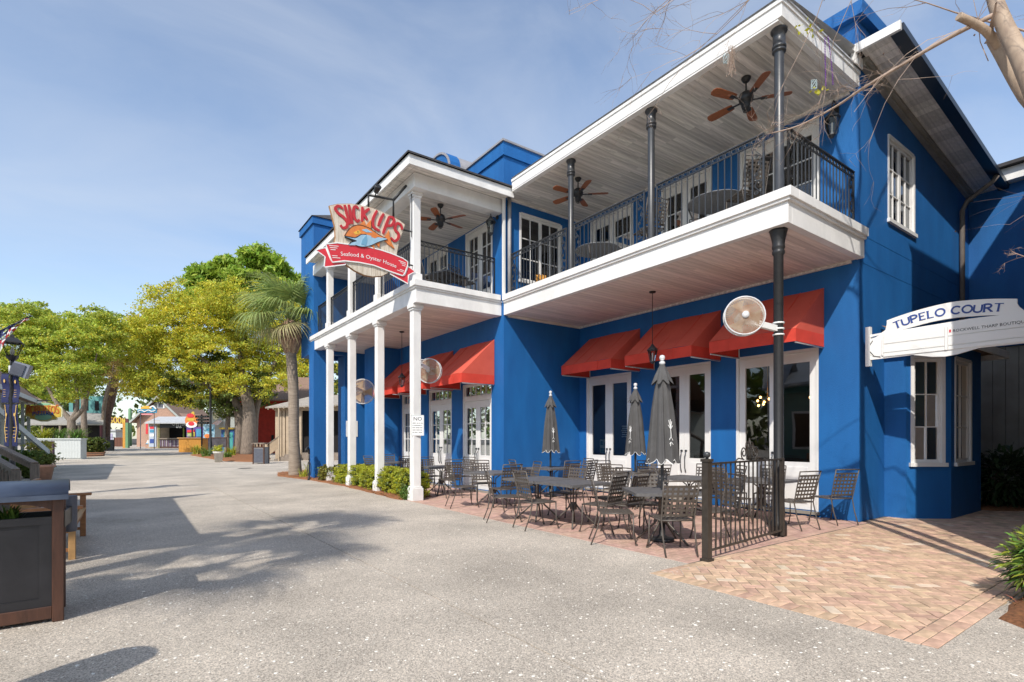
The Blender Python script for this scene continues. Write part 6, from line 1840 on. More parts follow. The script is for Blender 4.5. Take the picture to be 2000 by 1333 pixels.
MB().box(-20 * k, 24 * k, -.8, -.1, zz(858.5), zz(856), fo).build('counter_top', WOODG, t)
MB().box(-20 * k, 24 * k, -.7, -.3, 0, zz(858.5), fo).build('counter_front', WOODD, t)
for i in range(11): MB().box((-18 + i * 3.8) * k, (-15.6 + i * 3.8) * k, -.3, -.26, .25, 1.2, fo).build('slat', mat('slat_grey', (.30, .27, .30), .7) if i % 2 else mat('slat_violet', (.14, .10, .16), .7), t)
MB().box(11 * k, 13 * k, -2.3, -2.2, zz(857), zz(836), fo).build('post', LIME, t); MB().box(-22 * k, -18 * k, -.4, -.2, 0, zz(830), fo).build('post', LIME, t)
MB().box(-38 * k, -24 * k, -.2, -.1, .2, zz(832), fo).build('poster_wall', mat('poster_blue', (.42, .48, .58), .6), t)
for i, (y0, y1, m) in enumerate(((838, 833, SIGNRED), (845, 840, SKYB), (853, 848, WHITES), (866, 858, NAVY))): MB().box(-36 * k, -27 * k, -.1, -.06, zz(y0), zz(y1), fo).build('poster', m, t)
MB().box(-54 * k, -40 * k, -1.5, -1, 0, zz(838), fo).build('mural_wall', BRICKP, t)
MB().box(-52 * k, -48 * k, -1, -.95, zz(848), zz(828), fo).build('red_shutter', SIGNRED, t)
MB().prism([(-53 * k, zz(868)), (-41 * k, zz(868)), (-41 * k, zz(858)), (-47 * k, zz(862))], fo, -1, -.95).build('mural_wave', SKYB, t); MB().prism([(-51 * k, zz(866)), (-43 * k, zz(867)), (-45 * k, zz(861)), (-48 * k, zz(860))], fo, -1, -.94).build('mural_foam', WHITES, t)
# painted signs and stalls
t = thing('blue_wave_sign', 'blue wave-shaped hanging sign with an orange sun, left of the oyster bar', 'sign', at(287, 74, zat(812, 74)))
fs = cf(287, 74); k = 74 / F; zz = lambda y: zat(y, 74)
MB().prism([(-19 * k, zz(806)), (-19 * k, zz(800)), (-10 * k, zz(799)), (-4 * k, zz(796)), (6 * k, zz(798)), (12 * k, zz(795)), (19 * k, zz(800)), (19 * k, zz(807))], fs, -.1, 0).build('board', SKYB, t)
MB().prism([(11 * k * math.cos(R(a)) - 1 * k, zz(799) + 6 * k * math.sin(R(a))) for a in range(0, 181, 20)], fs, .0, .05).build('sun', FISHY, t)
MB().strip(smooth([(-17 * k, zz(804)), (-10 * k, zz(801.5)), (-4 * k, zz(804.5)), (3 * k, zz(801.5)), (10 * k, zz(804)), (17 * k, zz(802))]), fs, 1.5 * k, .05, .09).strip(smooth([(6 * k, zz(797)), (12 * k, zz(793.5)), (18 * k, zz(799))]), fs, 2.4 * k, 0, .08).build('white_wave', WHITES, t)
MB().box(-11 * k, 11 * k, -.08, 0, zz(811), zz(808), fs).build('lower_board', mat('sign_pink', (.72, .30, .32), .6), t)
MB().box(-14 * k, -13 * k, -.12, -.05, 0, zz(800), fs).box(13 * k, 14 * k, -.12, -.05, 0, zz(800), fs).build('post', GREYU, t)
t = thing('orange_counter', 'bright orange boarded counter at the plaza end of the mulch island', 'counter', at(372, 56))
fq = cf(372, 56); k = 56 / F; zz = lambda y: zat(y, 56)
MB().box(-23 * k, 22 * k, -1.2, -.03, 0, zz(857), fq).build('carcass', ORANGE, t); boards(t, fq, -23 * k, 22 * k, .05, zz(858), -.028, ORANGE, 'board', .25)
MB().box(-25 * k, 24 * k, -1.3, .1, zz(857), zz(855), fq).build('counter_top', WOODL, t)
t = thing('round_painted_sign', 'round red and yellow painted sign above the orange counter', 'sign', at(374, 57, zat(836, 57)))
fq2 = cf(374, 57); k = 57 / F; zz = lambda y: zat(y, 57)
def disc(cx, cy, rx, ry): return [(cx * k + rx * k * math.cos(R(a)), zz(cy) + ry * k * math.sin(R(a))) for a in range(0, 360, 20)]
MB().prism(disc(0, 822, 13, 13), fq2, -.08, 0).build('disc', FISHO, t)
MB().prism(disc(0, 830, 11, 6), fq2, 0, .03).build('white_patch', WHITES, t); MB().prism(disc(0, 828, 6, 4), fq2, .03, .06).prism(disc(-2, 812, 7, 4), fq2, 0, .04).build('red_patch', SIGNRED, t); MB().prism(disc(-1, 820, 8, 3), fq2, 0, .035).prism(disc(3, 808, 3, 4), fq2, 0, .03).build('yellow_patch', YELLOW, t)
MB().box(-.06, .06, -.2, -.08, 0, zz(822), fq2).build('post', IRON, t)
t = thing('painted_stall', 'small painted stall with red, yellow and blue shelves behind the orange counter', 'stall', at(372, 60))
f_ = cf(372, 60); k = 60 / F; zz = lambda y: zat(y, 60)
MB().box(-14 * k, 22 * k, -1.4, -.6, 0, zz(834), f_).build('back', mat('stall_violet', (.10, .06, .26), .7), t)
for a, b, y0, y1, m in ((-12, 2, 845, 840, SIGNRED), (-12, 2, 853, 846, LIME), (-3, 3, 853, 844, YELLOW), (6, 17, 853, 838, SKYB), (-12, -6, 853, 848, WHITES)): MB().box(a * k, b * k, -.6, -.5, zz(y0), zz(y1), f_).build('painted_panel', m, t)
t = thing('direction_sign', 'dark stacked direction boards on a post left of the far street lamp', 'sign', at(395, 50))
f_ = cf(395, 50); k = 50 / F; zz = lambda y: zat(y, 50)
MB().box(-2 * k, 0, -.05, .05, 0, zz(810), f_).build('post', IRON, t)
for i, y in enumerate((812, 818, 824)): MB().box((-13 + 2 * i) * k, 14 * k, .05, .09, zz(y + 4.4), zz(y), f_).build('board', BLACK, t)
m = MB()
for y in (814, 820, 826):
    for q in range(5): m.box((-9 + q * 4.2) * k, (-6.6 + q * 4.2) * k, .09, .10, zz(y + .9), zz(y - .2), f_)
m.build('print_line', mat('print_pale', (.5, .5, .48), .6), t)
street_lamp(at(411, 44), 1.62, 'tall black street lamp on the mulch island under the yellow-green tree')
t = thing('fish_painting', 'sky-blue painted board with a fish, standing on the mulch island', 'painting', at(408, 47))
f_ = cf(408, 47); k = 47 / F; zz = lambda y: zat(y, 47)
MB().box(-11 * k, 11 * k, -.06, 0, zz(856), zz(829), f_).build('board', mat('painting_sky', (.36, .60, .74), .6, .3, 1.4), t)
MB().prism([(-6 * k, zz(840)), (-1 * k, zz(836)), (6 * k, zz(839)), (9 * k, zz(836)), (9 * k, zz(843)), (5 * k, zz(842)), (-2 * k, zz(843))], f_, 0, .02).build('painted_fish', SKYB, t); MB().prism(disc(-2, 856, 5, 4) if False else [((-3 + 6 * math.cos(R(a))) * k, zz(852) + 4 * k * math.sin(R(a))) for a in range(0, 360, 30)], f_, 0, .02).build('painted_coral', FISHO, t)
MB().box(-.05, .05, -.16, -.06, 0, zz(830), f_).build('post', IRON, t)
t = thing('chalk_board', 'dark chalk menu board low on the mulch island behind the stone pot', 'board', at(427, 44))
f_ = cf(427, 44); k = 44 / F; zz = lambda y: zat(y, 44)
MB().box(-15 * k, 15 * k, -.06, 0, zz(874), zz(856), f_).build('slate', mat('chalk_slate', (.07, .065, .075), .8, .5, 3), t); MB().box(-16 * k, -15 * k, -.07, .03, 0, zz(854), f_).box(15 * k, 16 * k, -.07, .03, 0, zz(854), f_).box(-15 * k, 15 * k, -.07, .03, zz(856), zz(854.5), f_).build('frame', WOODD, t)
t = thing('mural_booth', 'blue booth with yellow roof and a yellow and green painted flower door', 'booth', at(446, 47))
f_ = cf(446, 47); k = 47 / F; zz = lambda y: zat(y, 47)
MB().box(-14 * k, 14 * k, -1.2, 0, 0, zz(839), f_).build('wall', mat('booth_navy', (.03, .10, .28), .7), t); MB().box(-16 * k, 16 * k, -1.3, .15, zz(839), zz(835.5), f_).build('roof', YELLOW, t)
MB().box(-9 * k, 9 * k, 0, .03, .2, zz(845), f_).build('door', mat('booth_teal', (.06, .34, .33), .6), t)
m = MB()
for q in range(8): m.prism([(math.cos(q * .785) * 1.5 * k + .6 * k * math.cos(R(a)) * 2.6, zz(853) + math.sin(q * .785) * 3 * k + 1.3 * k * math.sin(R(a))) for a in range(0, 360, 60)], f_, .03, .05 + q * .001)
m.strip(smooth([(0, zz(880)), (-.1, zz(872)), (.05, zz(860))]), f_, .1, .03, .049); m.build('painted_flower', YELLOW, t)
t = thing('pale_booth', 'pale booth with cream wreath plaque and striped awning behind the oak trunks', 'booth', at(425, 66))
f_ = cf(425, 66); k = 66 / F; zz = lambda y: zat(y, 66)
MB().box(-12 * k, 45 * k, -2, 0, 0, zz(806), f_).build('wall', GREYB, t); MB().box(-14 * k, 47 * k, -2.2, .6, zz(806), zz(799), f_).build('roof', METROOF, t)
MB().prism([((-3 + 6.5 * math.cos(R(a))) * k, zz(813) + 8 * k * math.sin(R(a))) for a in range(0, 360, 45)], f_, .02, .08).build('wreath_plaque', mat('plaque_cream', (.66, .62, .40), .7), t)
for q in range(8): MB().add([f_((-2 + q * 1.6) * k, zz(822), .05), f_((-2 + (q + 1) * 1.6) * k, zz(822), .05), f_((-4 + (q + 1) * 1.6) * k, zz(831), 1.0), f_((-4 + q * 1.6) * k, zz(831), 1.0)], [(0, 1, 2, 3)]).build('awning_stripe', WHITES if q % 2 else FISHO, t)
# red house, brown roof and the hut with its ramp
t = thing('red_house', 'barn-red walled house with brown shingle roof behind the palm trunk', 'building', at(535, 52))
f_ = cf(535, 52); k = 52 / F; zz = lambda y: zat(y, 52)
MB().box(-70 * k, 60 * k, -6, 0, 0, zz(778), f_).build('wall', REDW, t)
MB().add([f_(-75 * k, zz(782), .8), f_(85 * k, zz(782), .8), f_(70 * k, zz(726), -5), f_(-3 * k, zz(726), -5), f_(-75 * k, zz(785), .8), f_(85 * k, zz(785), .8)], [(0, 1, 2, 3), (4, 5, 1, 0)]).build('roof', SHING, t)
MB().box(-5 * k, 0, 0, .02, zz(870), zz(850), f_).build('vent', DARKROOM, t)
t = thing('hut', 'tan timber hut with shingled roof and wooden steps behind the palm', 'building', at(575, 35.5))
f_ = cf(575, 35.5); k = 35.5 / F; zz = lambda y: zat(y, 35.5)
MB().box(-36 * k, 110 * k, -5, -1.6, 0, zz(796), f_).build('wall', DARKROOM, t)
MB().box(-36 * k, -28 * k, -1.6, -.4, .5, zz(796), f_).build('side_wall', TAN, t)
for u in (-38, -31, -24, -17, 8, 60): MB().box(u * k - .09, u * k + .09, -.45, -.25, 0, zz(800), f_).build('porch_post', TAN, t)
MB().box(-42 * k, 110 * k, -.5, -.2, zz(802), zz(793), f_).build('beam', TAN, t)
MB().add([f_(-53 * k, zz(796), .3), f_(120 * k, zz(789), .3), f_(120 * k, zz(760), -3.5), f_(-5 * k, zz(766), -3.5), f_(-53 * k, zz(798.5), .3), f_(120 * k, zz(792), .3), f_(-42 * k, zz(792), -5)], [(0, 1, 2, 3), (4, 5, 1, 0), (0, 3, 6)]).build('roof', mat('hut_shingle', (.36, .32, .27), .9, .4, 9, .4, 30), t)
m = MB()
for i in range(16): m.obox(f_((-48 + i * 10) * k, zz(799 - i * .42), .26), (.06, .06, .12))
m.build('rafter_end', TAN, t)
MB().box(-36 * k, 110 * k, -1.6, -.3, .0, .5, f_).build('porch_floor', WOODG, t)
for s in range(4): MB().box(-28 * k + s * .32, 8 * k, -.3, .9 - .0 * s, .0 if s == 0 else .14 * s, .14 * (s + 1), f_).build('step', WOODG, t)
a_, b_ = f_(-42 * k, zz(870), .95), f_(-18 * k, zz(853), .95)
MB().bar(a_, b_, .12, .05).build('hand_rail', WOODG, t)
MB().box(-44 * k, -40 * k, .88, 1.02, 0, zz(868), f_).build('post', TAN, t); MB().box(-19 * k, -17 * k, .9, 1.0, 0, zz(800), f_).build('post', TAN, t)
pk = MB()
for i in range(9):
    q = a_ + (b_ - a_) * ((i + .7) / 9.5); MB().box(q.x - .035, q.x + .035, q.y - .035, q.y + .035, max(.05, q.z - .75), q.z - .02).build('picket', TAN, t)
MB().bar(f_(-70 * k, zz(867), .9), f_(-44 * k, zz(867), .9), .1, .05).build('hand_rail', WOODG, t)
for q in (-66, -60, -54, -48): MB().box(q * k - .03, q * k + .03, .86, .94, 0, zz(868), f_).build('picket', TAN, t)

# cottage across the street, outside the view, whose roof shades the plaza
t = thing('street_cottage', 'teal cottage with grey metal roof facing the restaurant from across the street', 'building', (-3.2, 9, 0))
MB().box(-11, -3.3, 7.0, 13.0, 0, 3.85).build('wall', TEAL, t)
MB().add([(-2.55, 6.4, 3.9), (-2.55, 13.25, 3.9), (-7, 13.25, 6.3), (-7, 6.4, 6.3), (-11.5, 6.4, 3.9), (-11.5, 13.25, 3.9), (-2.55, 6.4, 3.78), (-2.55, 13.25, 3.78), (-11.5, 13.25, 3.78), (-11.5, 6.4, 3.78)], [(0, 1, 2, 3), (3, 2, 5, 4), (6, 7, 1, 0), (9, 8, 7, 6), (4, 5, 8, 9)]).build('roof', METROOF, t)
MB().add([(-2.6, 13.28, 3.9), (-3.6, 13.3, 4.75), (-4.6, 13.28, 3.9), (-2.6, 12.2, 3.9), (-3.6, 12.2, 5.1), (-4.6, 12.2, 3.9), (-2.75, 13.3, 5.42)], [(0, 6, 1), (0, 1, 2), (0, 3, 4, 1), (2, 1, 4, 5)]).build('roof_gable', METROOF, t)
for y in (7.6, 10.6): 
    w_ = MB().box(-3.3, -3.22, y, y + 1.5, 1.0, 2.7).build('window', WHITES, t); MB().box(-3.22, -3.2, y + .12, y + 1.38, 1.1, 2.6).build('pane', DARKROOM, w_)
for y in (6.8, 9.8, 12.8): MB().box(-2.75, -2.6, y, y + .15, 0, 3.8).build('porch_post', WHITES, t)
# two-storey shop on the other side of the court, just right of the view: it shades the court and the bay
t = thing('court_shop', 'two-storey cream shop across the brick court, just right of the view', 'building', (9.6, -1, 0))
MB().box(9.45, 19, -9, 1.60, 0, 9.6).build('wall', TAN, t)
MB().add([(9.3, 1.62, 9.61), (19.2, 1.62, 9.61), (19.2, -9.2, 9.61), (9.3, -9.2, 9.61), (14, -2, 11), (14, -5, 11)], [(0, 1, 4), (1, 2, 5, 4), (2, 3, 5), (3, 0, 4, 5), (3, 2, 1, 0)]).build('roof', SHING, t)
MB().box(8.45, 9.44, -3, 1.33, 0, 6.8).build('added_shade_block', TAN, t); MB().box(8.4, 9.5, -3.05, 1.35, 6.81, 6.9).build('porch_roof', METROOF, t)  # unseen block with its own roof, added to the shop to shade the bay
for y in (-4.9, -7.2):
    for z in (1, 5.6): 
        w_ = MB().box(9.38, 9.45, y, y + 1.4, z, z + 2).build('window', WHITES, t); MB().box(9.36, 9.38, y + .1, y + 1.3, z + .1, z + 1.9).build('pane', DARKROOM, w_)
# ------------------------------------------------------------------ trees and plants
def tree(name, label, base, trunk, limbs, crown, n, size, m, bark=BARK, group=None, seed=1, n2=0, m2=None, elong=1.7):
    t = thing(name, label, 'tree', base, 0, group)
    q = MB()
    for pts, r0, r1 in trunk + limbs:
        P = smooth3(pts); q.tube(P, [r0 + (r1 - r0) * i / (len(P) - 1) for i in range(len(P))], 8)
    q.build('trunk', bark, t)
    link('crown', leaf_mesh('crown', crown, n, size, m, seed, elong=elong), t)
    if n2: link('crown', leaf_mesh('crown', crown, n2, size, m2, seed + 50, elong=elong), t)
    return t
def smooth3(P, n=4):
    P = [Vector(p) for p in P]; out = []
    for i in range(len(P) - 1):
        p0, p1, p2, p3 = [P[min(max(k, 0), len(P) - 1)] for k in (i - 1, i, i + 1, i + 2)]
        for k in range(n):
            s = k / n
            out.append(.5 * ((2 * p1) + (p2 - p0) * s + (2 * p0 - 5 * p1 + 4 * p2 - p3) * s * s + (3 * p1 - p0 - 3 * p2 + p3) * s ** 3))
    return out + [P[-1]]
def P3(px, py, d): p = at(px, d); p.z = zat(py, d); return p
def clumps(lst, d, n, cr, seed, dz=1.0):
    """lst of picture-sized blobs (px, py, rx, ry) at distance d -> leaf clump centres in 3-D"""
    out = []
    for i, (px, py, rx, ry) in enumerate(lst):
        c = P3(px, py, d + random.uniform(-1.5, 1.5)); k = d / F
        for (x, y, z, r) in blob((0, 0, 0), (rx * k, rx * k * dz, ry * k), max(4, int(n * rx * ry / 900)), cr, seed + i):
            out.append((c.x + RT.x * x + FW.x * y, c.y + RT.y * x + FW.y * y, c.z + z, r))
    return out
# light green trees on the left
G1 = 'light green trees on the left of the plaza'
c1 = clumps([(25, 640, 48, 45), (95, 655, 52, 48), (160, 665, 55, 50), (60, 715, 60, 42), (135, 735, 58, 40), (195, 655, 50, 42), (20, 700, 40, 40), (120, 690, 70, 50)], 42, 20, .46, 11)
tree('oak_tree', 'light green leafy oak with forked trunk above the white planter', at(142, 42), [([at(142, 42), P3(140, 840, 42), P3(139, 818, 42)], .32, .26)],
     [([P3(139, 822, 42), P3(118, 798, 42), P3(95, 760, 42), P3(70, 700, 42)], .22, .06), ([P3(139, 820, 42), P3(150, 800, 42), P3(150, 760, 42), P3(140, 690, 42)], .2, .06), ([P3(140, 822, 42), P3(165, 795, 42), P3(172, 765, 42), P3(190, 690, 42)], .2, .05), ([P3(118, 798, 42), P3(60, 770, 42), P3(20, 720, 42)], .1, .03)],
     c1, 52000, .105, LEAFL, group=G1, seed=3, n2=11000, m2=LEAFY)
c2 = clumps([(20, 615, 55, 28), (75, 640, 50, 40), (130, 640, 60, 30), (205, 640, 55, 38), (240, 670, 45, 40), (100, 760, 60, 30), (40, 760, 40, 40)], 56, 17, .6, 31)
tree('oak_tree', 'paler light green tree behind the forked oak, reaching higher at the left edge', at(166, 56), [([at(166, 56), P3(164, 820, 56), P3(160, 740, 56), P3(140, 670, 56)], .35, .1)], [([P3(161, 760, 56), P3(190, 720, 56), P3(220, 660, 56)], .2, .05), ([P3(160, 740, 56), P3(90, 700, 56), P3(40, 630, 56)], .18, .05)],
     c2, 34000, .145, LEAFL, group=G1, seed=4)
c3 = clumps([(235, 690, 42, 48), (262, 655, 32, 40), (222, 740, 34, 40), (262, 735, 34, 44), (285, 640, 25, 30)], 62, 16, .6, 61)
tree('sandy_tree', 'sparse sandy-coloured tree between the green and the yellow trees', at(201, 63), [([at(201, 63), P3(203, 800, 63), P3(222, 725, 62)], .28, .1)], [([P3(215, 745, 62), P3(222, 715, 62), P3(215, 690, 62)], .12, .03), ([P3(222, 728, 62), P3(255, 700, 62), P3(275, 640, 62)], .12, .03)], c3, 13000, .15, LEAFS, seed=8)
t = thing('palm_tree', 'leaning bare palm trunk lost in the green crowns above the arch', 'tree', at(208, 66))
MB().tube(smooth3([at(208, 66), P3(208, 815, 66), P3(213, 785, 66), P3(222, 745, 66), P3(224, 725, 66)]), [.4, .4, .42, .45, .5, .55, .58, .6, .62, .62, .6, .58, .55, .5, .45, .42, .4], 10).build('trunk', mat('dark_palm_bark', (.14, .085, .065), .95, .5, 4, .9, 20), t)
link('crown', leaf_mesh('crown', clumps([(222, 715, 22, 16)], 66, 20, .6, 5), 900, .5, LEAFL, 5, elong=4), t)
# big yellow-green live oak
c4 = clumps([(290, 640, 34, 24), (330, 650, 70, 62), (300, 600, 40, 22), (290, 700, 48, 48), (270, 745, 32, 38), (390, 620, 80, 55), (450, 590, 75, 50), (500, 640, 75, 70), (430, 690, 95, 65), (360, 740, 80, 50), (540, 620, 60, 70), (470, 740, 70, 42), (560, 690, 45, 55), (545, 745, 30, 18), (345, 575, 45, 18), (590, 640, 25, 60)], 45, 26, .50, 101)
tree('live_oak', 'huge yellow-green live oak on the mulch island beside the palm', at(484, 45), [([at(484, 45), P3(486, 850, 45), P3(486, 800, 45), P3(478, 760, 45)], .62, .42), ([at(496, 46), P3(497, 840, 46), P3(501, 800, 46), P3(515, 750, 46)], .34, .2), ([at(464, 46.5), P3(468, 840, 46.5), P3(462, 790, 46.5), P3(440, 740, 46.5)], .45, .28)],
     [([P3(478, 765, 45), P3(430, 730, 45), P3(380, 690, 45), P3(320, 650, 45)], .3, .06), ([P3(480, 770, 45), P3(470, 700, 45), P3(450, 620, 45)], .3, .06), ([P3(515, 750, 46), P3(540, 700, 45), P3(550, 640, 45)], .22, .05), ([P3(440, 745, 46), P3(390, 750, 45), P3(330, 740, 45)], .2, .05), ([P3(395, 748, 46), P3(372, 780, 46), P3(360, 800, 46)], .1, .03)],
     c4, 98000, .095, LEAFY, seed=21, elong=1.9, n2=30000, m2=LEAFL)
c4b = clumps([(400, 745, 85, 40), (330, 765, 50, 28), (470, 765, 60, 45), (440, 800, 45, 20), (510, 745, 34, 32), (400, 700, 60, 30)], 46.5, 20, .45, 201)
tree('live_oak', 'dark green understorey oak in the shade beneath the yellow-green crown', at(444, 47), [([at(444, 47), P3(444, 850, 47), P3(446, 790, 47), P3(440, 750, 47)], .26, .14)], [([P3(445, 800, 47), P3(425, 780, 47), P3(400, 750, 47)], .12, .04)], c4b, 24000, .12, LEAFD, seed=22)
# tall pine behind
cp = clumps([(500, 505, 34, 22), (462, 520, 40, 22), (535, 520, 32, 24), (420, 535, 38, 20), (385, 550, 28, 18), (480, 545, 60, 22), (560, 545, 32, 22), (370, 580, 26, 22), (520, 560, 50, 20), (415, 570, 40, 16), (590, 560, 22, 26), (440, 600, 70, 24)], 66, 20, .75, 301)
tree('pine_tree', 'tall rounded green pine rising behind the yellow-green oak', at(470, 66), [([at(470, 66), P3(472, 700, 66), P3(478, 600, 66), P3(490, 500, 66)], .5, .12)], [([P3(476, 620, 66), P3(430, 580, 66), P3(390, 555, 66)], .2, .05), ([P3(480, 590, 66), P3(520, 550, 66), P3(550, 540, 66)], .18, .05)], cp, 46000, .22, LEAFP, seed=31, elong=3.2)
cq = clumps([(575, 700, 40, 60), (600, 650, 30, 60), (640, 720, 40, 60), (560, 760, 30, 30), (690, 740, 40, 40)], 60, 9, .8, 401)
tree('oak_tree', 'dense green tree filling the gap between the palm and the blue tower', at(620, 60), [([at(620, 60), P3(618, 750, 60), P3(600, 660, 60)], .35, .1)], [], cq, 22000, .17, LEAFD, seed=41, n2=9000, m2=LEAFY)
# distant tree line as one mass
far = []
for i in range(90):
    px = -500 + i * 17.5
    if 212 < px < 275: continue
    far += [(*at(px, 135 + (i % 3) * 8, z), 3.2) for z in (3 + (i % 4), 8 + (i * 7 % 5), 12 + (i * 5 % 4))]
for i in range(70):  # unseen ring of foliage behind the view, added for the window reflections
    a = R(95 + i * 3.4); far += [(-20 + 52 * math.cos(a) * 1.0, -4 + 46 * math.sin(a - .2), z, 2.6) for z in (2, 5.5, 9)] if math.cos(a) < .2 else []
o = link('distant_treeline', leaf_mesh('distant_treeline', far, 34000, .8, LEAFD, 77)); o['kind'] = 'stuff'
far = [(*at(px, d, z), 2.4) for px, d in ((1960, 40), (2010, 42), (2060, 40), (2110, 38), (2000, 48), (2050, 50)) for z in (2, 5, 8, 11)]
tree('oak_tree', 'pale green tree glimpsed past the grey wall at the right edge', at(2010, 42), [([at(2010, 42), P3(2010, 500, 42)], .3, .1)], [], far, 9000, .28, LEAFL, seed=78)

# the sabal palm
PB_ = at(577, 20.7)
t = thing('palm_tree', 'tall sabal palm with bulging trunk head in front of the blue tower', 'tree', PB_)
TP = P3(568, 682, 20.6)
tp = smooth3([PB_, PB_ + (TP - PB_) * .33, PB_ + (TP - PB_) * .66 + Vector((.04, 0, 0)), TP], 8)
MB().tube(tp, [.265 - .07 * min(1, i / 7) if i < 18 else .195 for i in range(len(tp))], 14).build('trunk', BARKP, t)
hd = TP + Vector((0, 0, -.1))
boot = mat('palm_boot', (.44, .30, .19), .9, .35, 6, .4, 40, island=.25)
bt = MB()
for i in range(110):
    z = i / 110 * 1.05; a = i * 2.4; r_ = .24 + .19 * math.sin(min(1, z / 1.0) * 3.0)
    p0 = hd + Vector((math.cos(a) * r_ * .8, math.sin(a) * r_ * .8, z - .1)); p1 = p0 + Vector((math.cos(a + .5) * .10, math.sin(a + .5) * .10, .26))
    bt.bar(p0, p1, .09 * (1 - .3 * z), .03, (math.cos(a), math.sin(a), .3))
bt.lathe([(.22, -.05), (.36, .35), (.36, .75), (.14, 1.2)], 12, hd)
bt.build('boots', boot, t)
def frond_mesh(seed, L_, fan):
    g = random.Random(seed); mb = MB()
    stem = [Vector((s * L_ * .62, 0, .16 * math.sin(s * 1.6) * L_ - .10 * s * s * L_)) for s in (0, .25, .5, .75, 1)]
    mb.tube(stem, [.022, .019, .016, .013, .010], 5)
    c = stem[-1]; n = 44
    for i in range(n):
        a = -2.35 + 4.7 * i / (n - 1); l = fan * (.82 + .25 * math.cos(a * .6)) * g.uniform(.88, 1.1)
        d = Vector((math.cos(a), math.sin(a), 0)); s_ = Vector((-d.y, d.x, 0)) * .019
        base = c - Vector((.10, 0, 0)) * (.3 if abs(a) < 1.2 else 0)
        dr = g.uniform(.75, 1.25)
        pts = [(0, 0, .4), (.35, -.02, 1.0), (.6, -.14 * dr, .85), (.85, -.34 * dr, .5), (1.0, -.60 * dr, .08)]
        vs = []
        for q, z, w_ in pts:
            sh = q if q < .6 else .6 + (q - .6) * .55
            p = base + d * l * sh + Vector((0, 0, z * l * .9 - .04 * l * sh))
            vs += [p + s_ * w_, p - s_ * w_]
        mb.add(vs, [(2 * k, 2 * k + 1, 2 * k + 3, 2 * k + 2) for k in range(4)])
    return mb
FM = [frond_mesh(i, 1.35, .98).mesh('frond', PALML) for i in range(3)]
FD = frond_mesh(9, 1.2, .9).mesh('frond', PALMD)
crown_c = hd + Vector((0, 0, 1.15))
def fronds(t, c, n, s=1.0, dead=3):
    for i in range(n):
        a = i * 2.3999 + .4; e = 1.25 - 1.55 * (i / n)
        o = inst('frond', FM[i % 3] if i < n - dead else FD, t, world=True)
        o.location = c + Vector((math.cos(a) * .08, math.sin(a) * .08, .15 - .3 * i / n))
        o.rotation_euler = (random.uniform(-.35, .35), -e, a); o.scale = (s, s, s)
fronds(t, crown_c, 21, 1.25)
# palms and a bare crepe myrtle just outside the picture, casting the shade on the plaza
for (x, y, h_, lb) in ((-5.6, 2.8, 7.3, 'sabal palm left of the view whose fan shadow falls on the plaza'), (-5.25, 4.4, 8.3, 'taller sabal palm left of the view beside the teal cottage')):
    t = thing('palm_tree', lb, 'tree', (x, y, 0))
    MB().tube([(x, y, 0), (x + .03, y, h_ * .5), (x, y, h_)], [.19, .16, .15], 10).build('trunk', BARKP, t)
    fronds(t, Vector((x, y, h_)), 10, 1.0, 1)
t = thing('shadow_post', 'round-topped post added just left of the view to cast a shadow', 'board', (-1.75, 3.35, 0))  # unseen rounded post, added and shaped for the shadow at lower left
MB().tube([(-1.75, 3.35, 0), (-1.75, 3.35, 1.75)], .12, 8).build('post', WOODD, t)
MB().lathe([(.22, .3), (.25, 1.7), (.2, 1.95), (.0, 2.02)], 16, (-1.75, 3.35, 0)).build('panel', WOODD, t)

def bare_tree(name, label, base, stems, twig_seed, levels=3, group=None):
    """smooth pale trunks that fork into ever finer bare twigs"""
    g = random.Random(twig_seed)
    t = thing(name, label, 'tree', base, 0, group)
    trunk, br, tw = MB(), MB(), MB()
    buds = []
    def grow(p, d, L_, r, lv):
        n = 5; pts = [p]; q = p.copy(); d = d.normalized()
        for i in range(n):
            d = (d + Vector((g.gauss(0, .12), g.gauss(0, .12), g.gauss(0.02, .10)))).normalized()
            q = q + d * L_ / n; pts.append(q.copy())
        (br if lv >= 2 else tw).tube(smooth3(pts, 2), [r * (1 - .75 * i / (2 * n)) for i in range(2 * n + 1)], 6 if lv >= 2 else 3, False)
        if lv <= 0: buds.append(pts[-1]); return
        for k in range(g.choice([3, 4, 4])):
            i = g.randint(1, n); a = g.uniform(0, 6.28)
            o = d.orthogonal().normalized(); o2 = d.cross(o)
            nd = d * g.uniform(.5, .9) + (o * math.cos(a) + o2 * math.sin(a)) * g.uniform(.45, .8)
            grow(pts[i], nd, L_ * g.uniform(.45, .7), r * .42 * (1 - .08 * i), lv - 1)
    for pts, r0, r1, kids_ in stems:
        P = smooth3(pts, 5); trunk.tube(P, [r0 + (r1 - r0) * i / (len(P) - 1) for i in range(len(P))], 12)
        for (idx, dx, L_, r, lv) in kids_: grow(P[min(len(P) - 1, idx)].copy(), Vector(dx), L_, r, lv)
    trunk.build('trunk', BARKC, t); br.build('limb', TWIG, t); tw.build('twig', TWIG, t)['kind'] = 'stuff'
    b = MB()
    for q in buds:
        if g.random() < .5: b.lathe([(.0, -.012), (.009, 0), (.0, .012)], 4, q)
    if b.v: b.build('seed_pod', mat('seed_pod', (.10, .06, .04), .8), t)
    return t
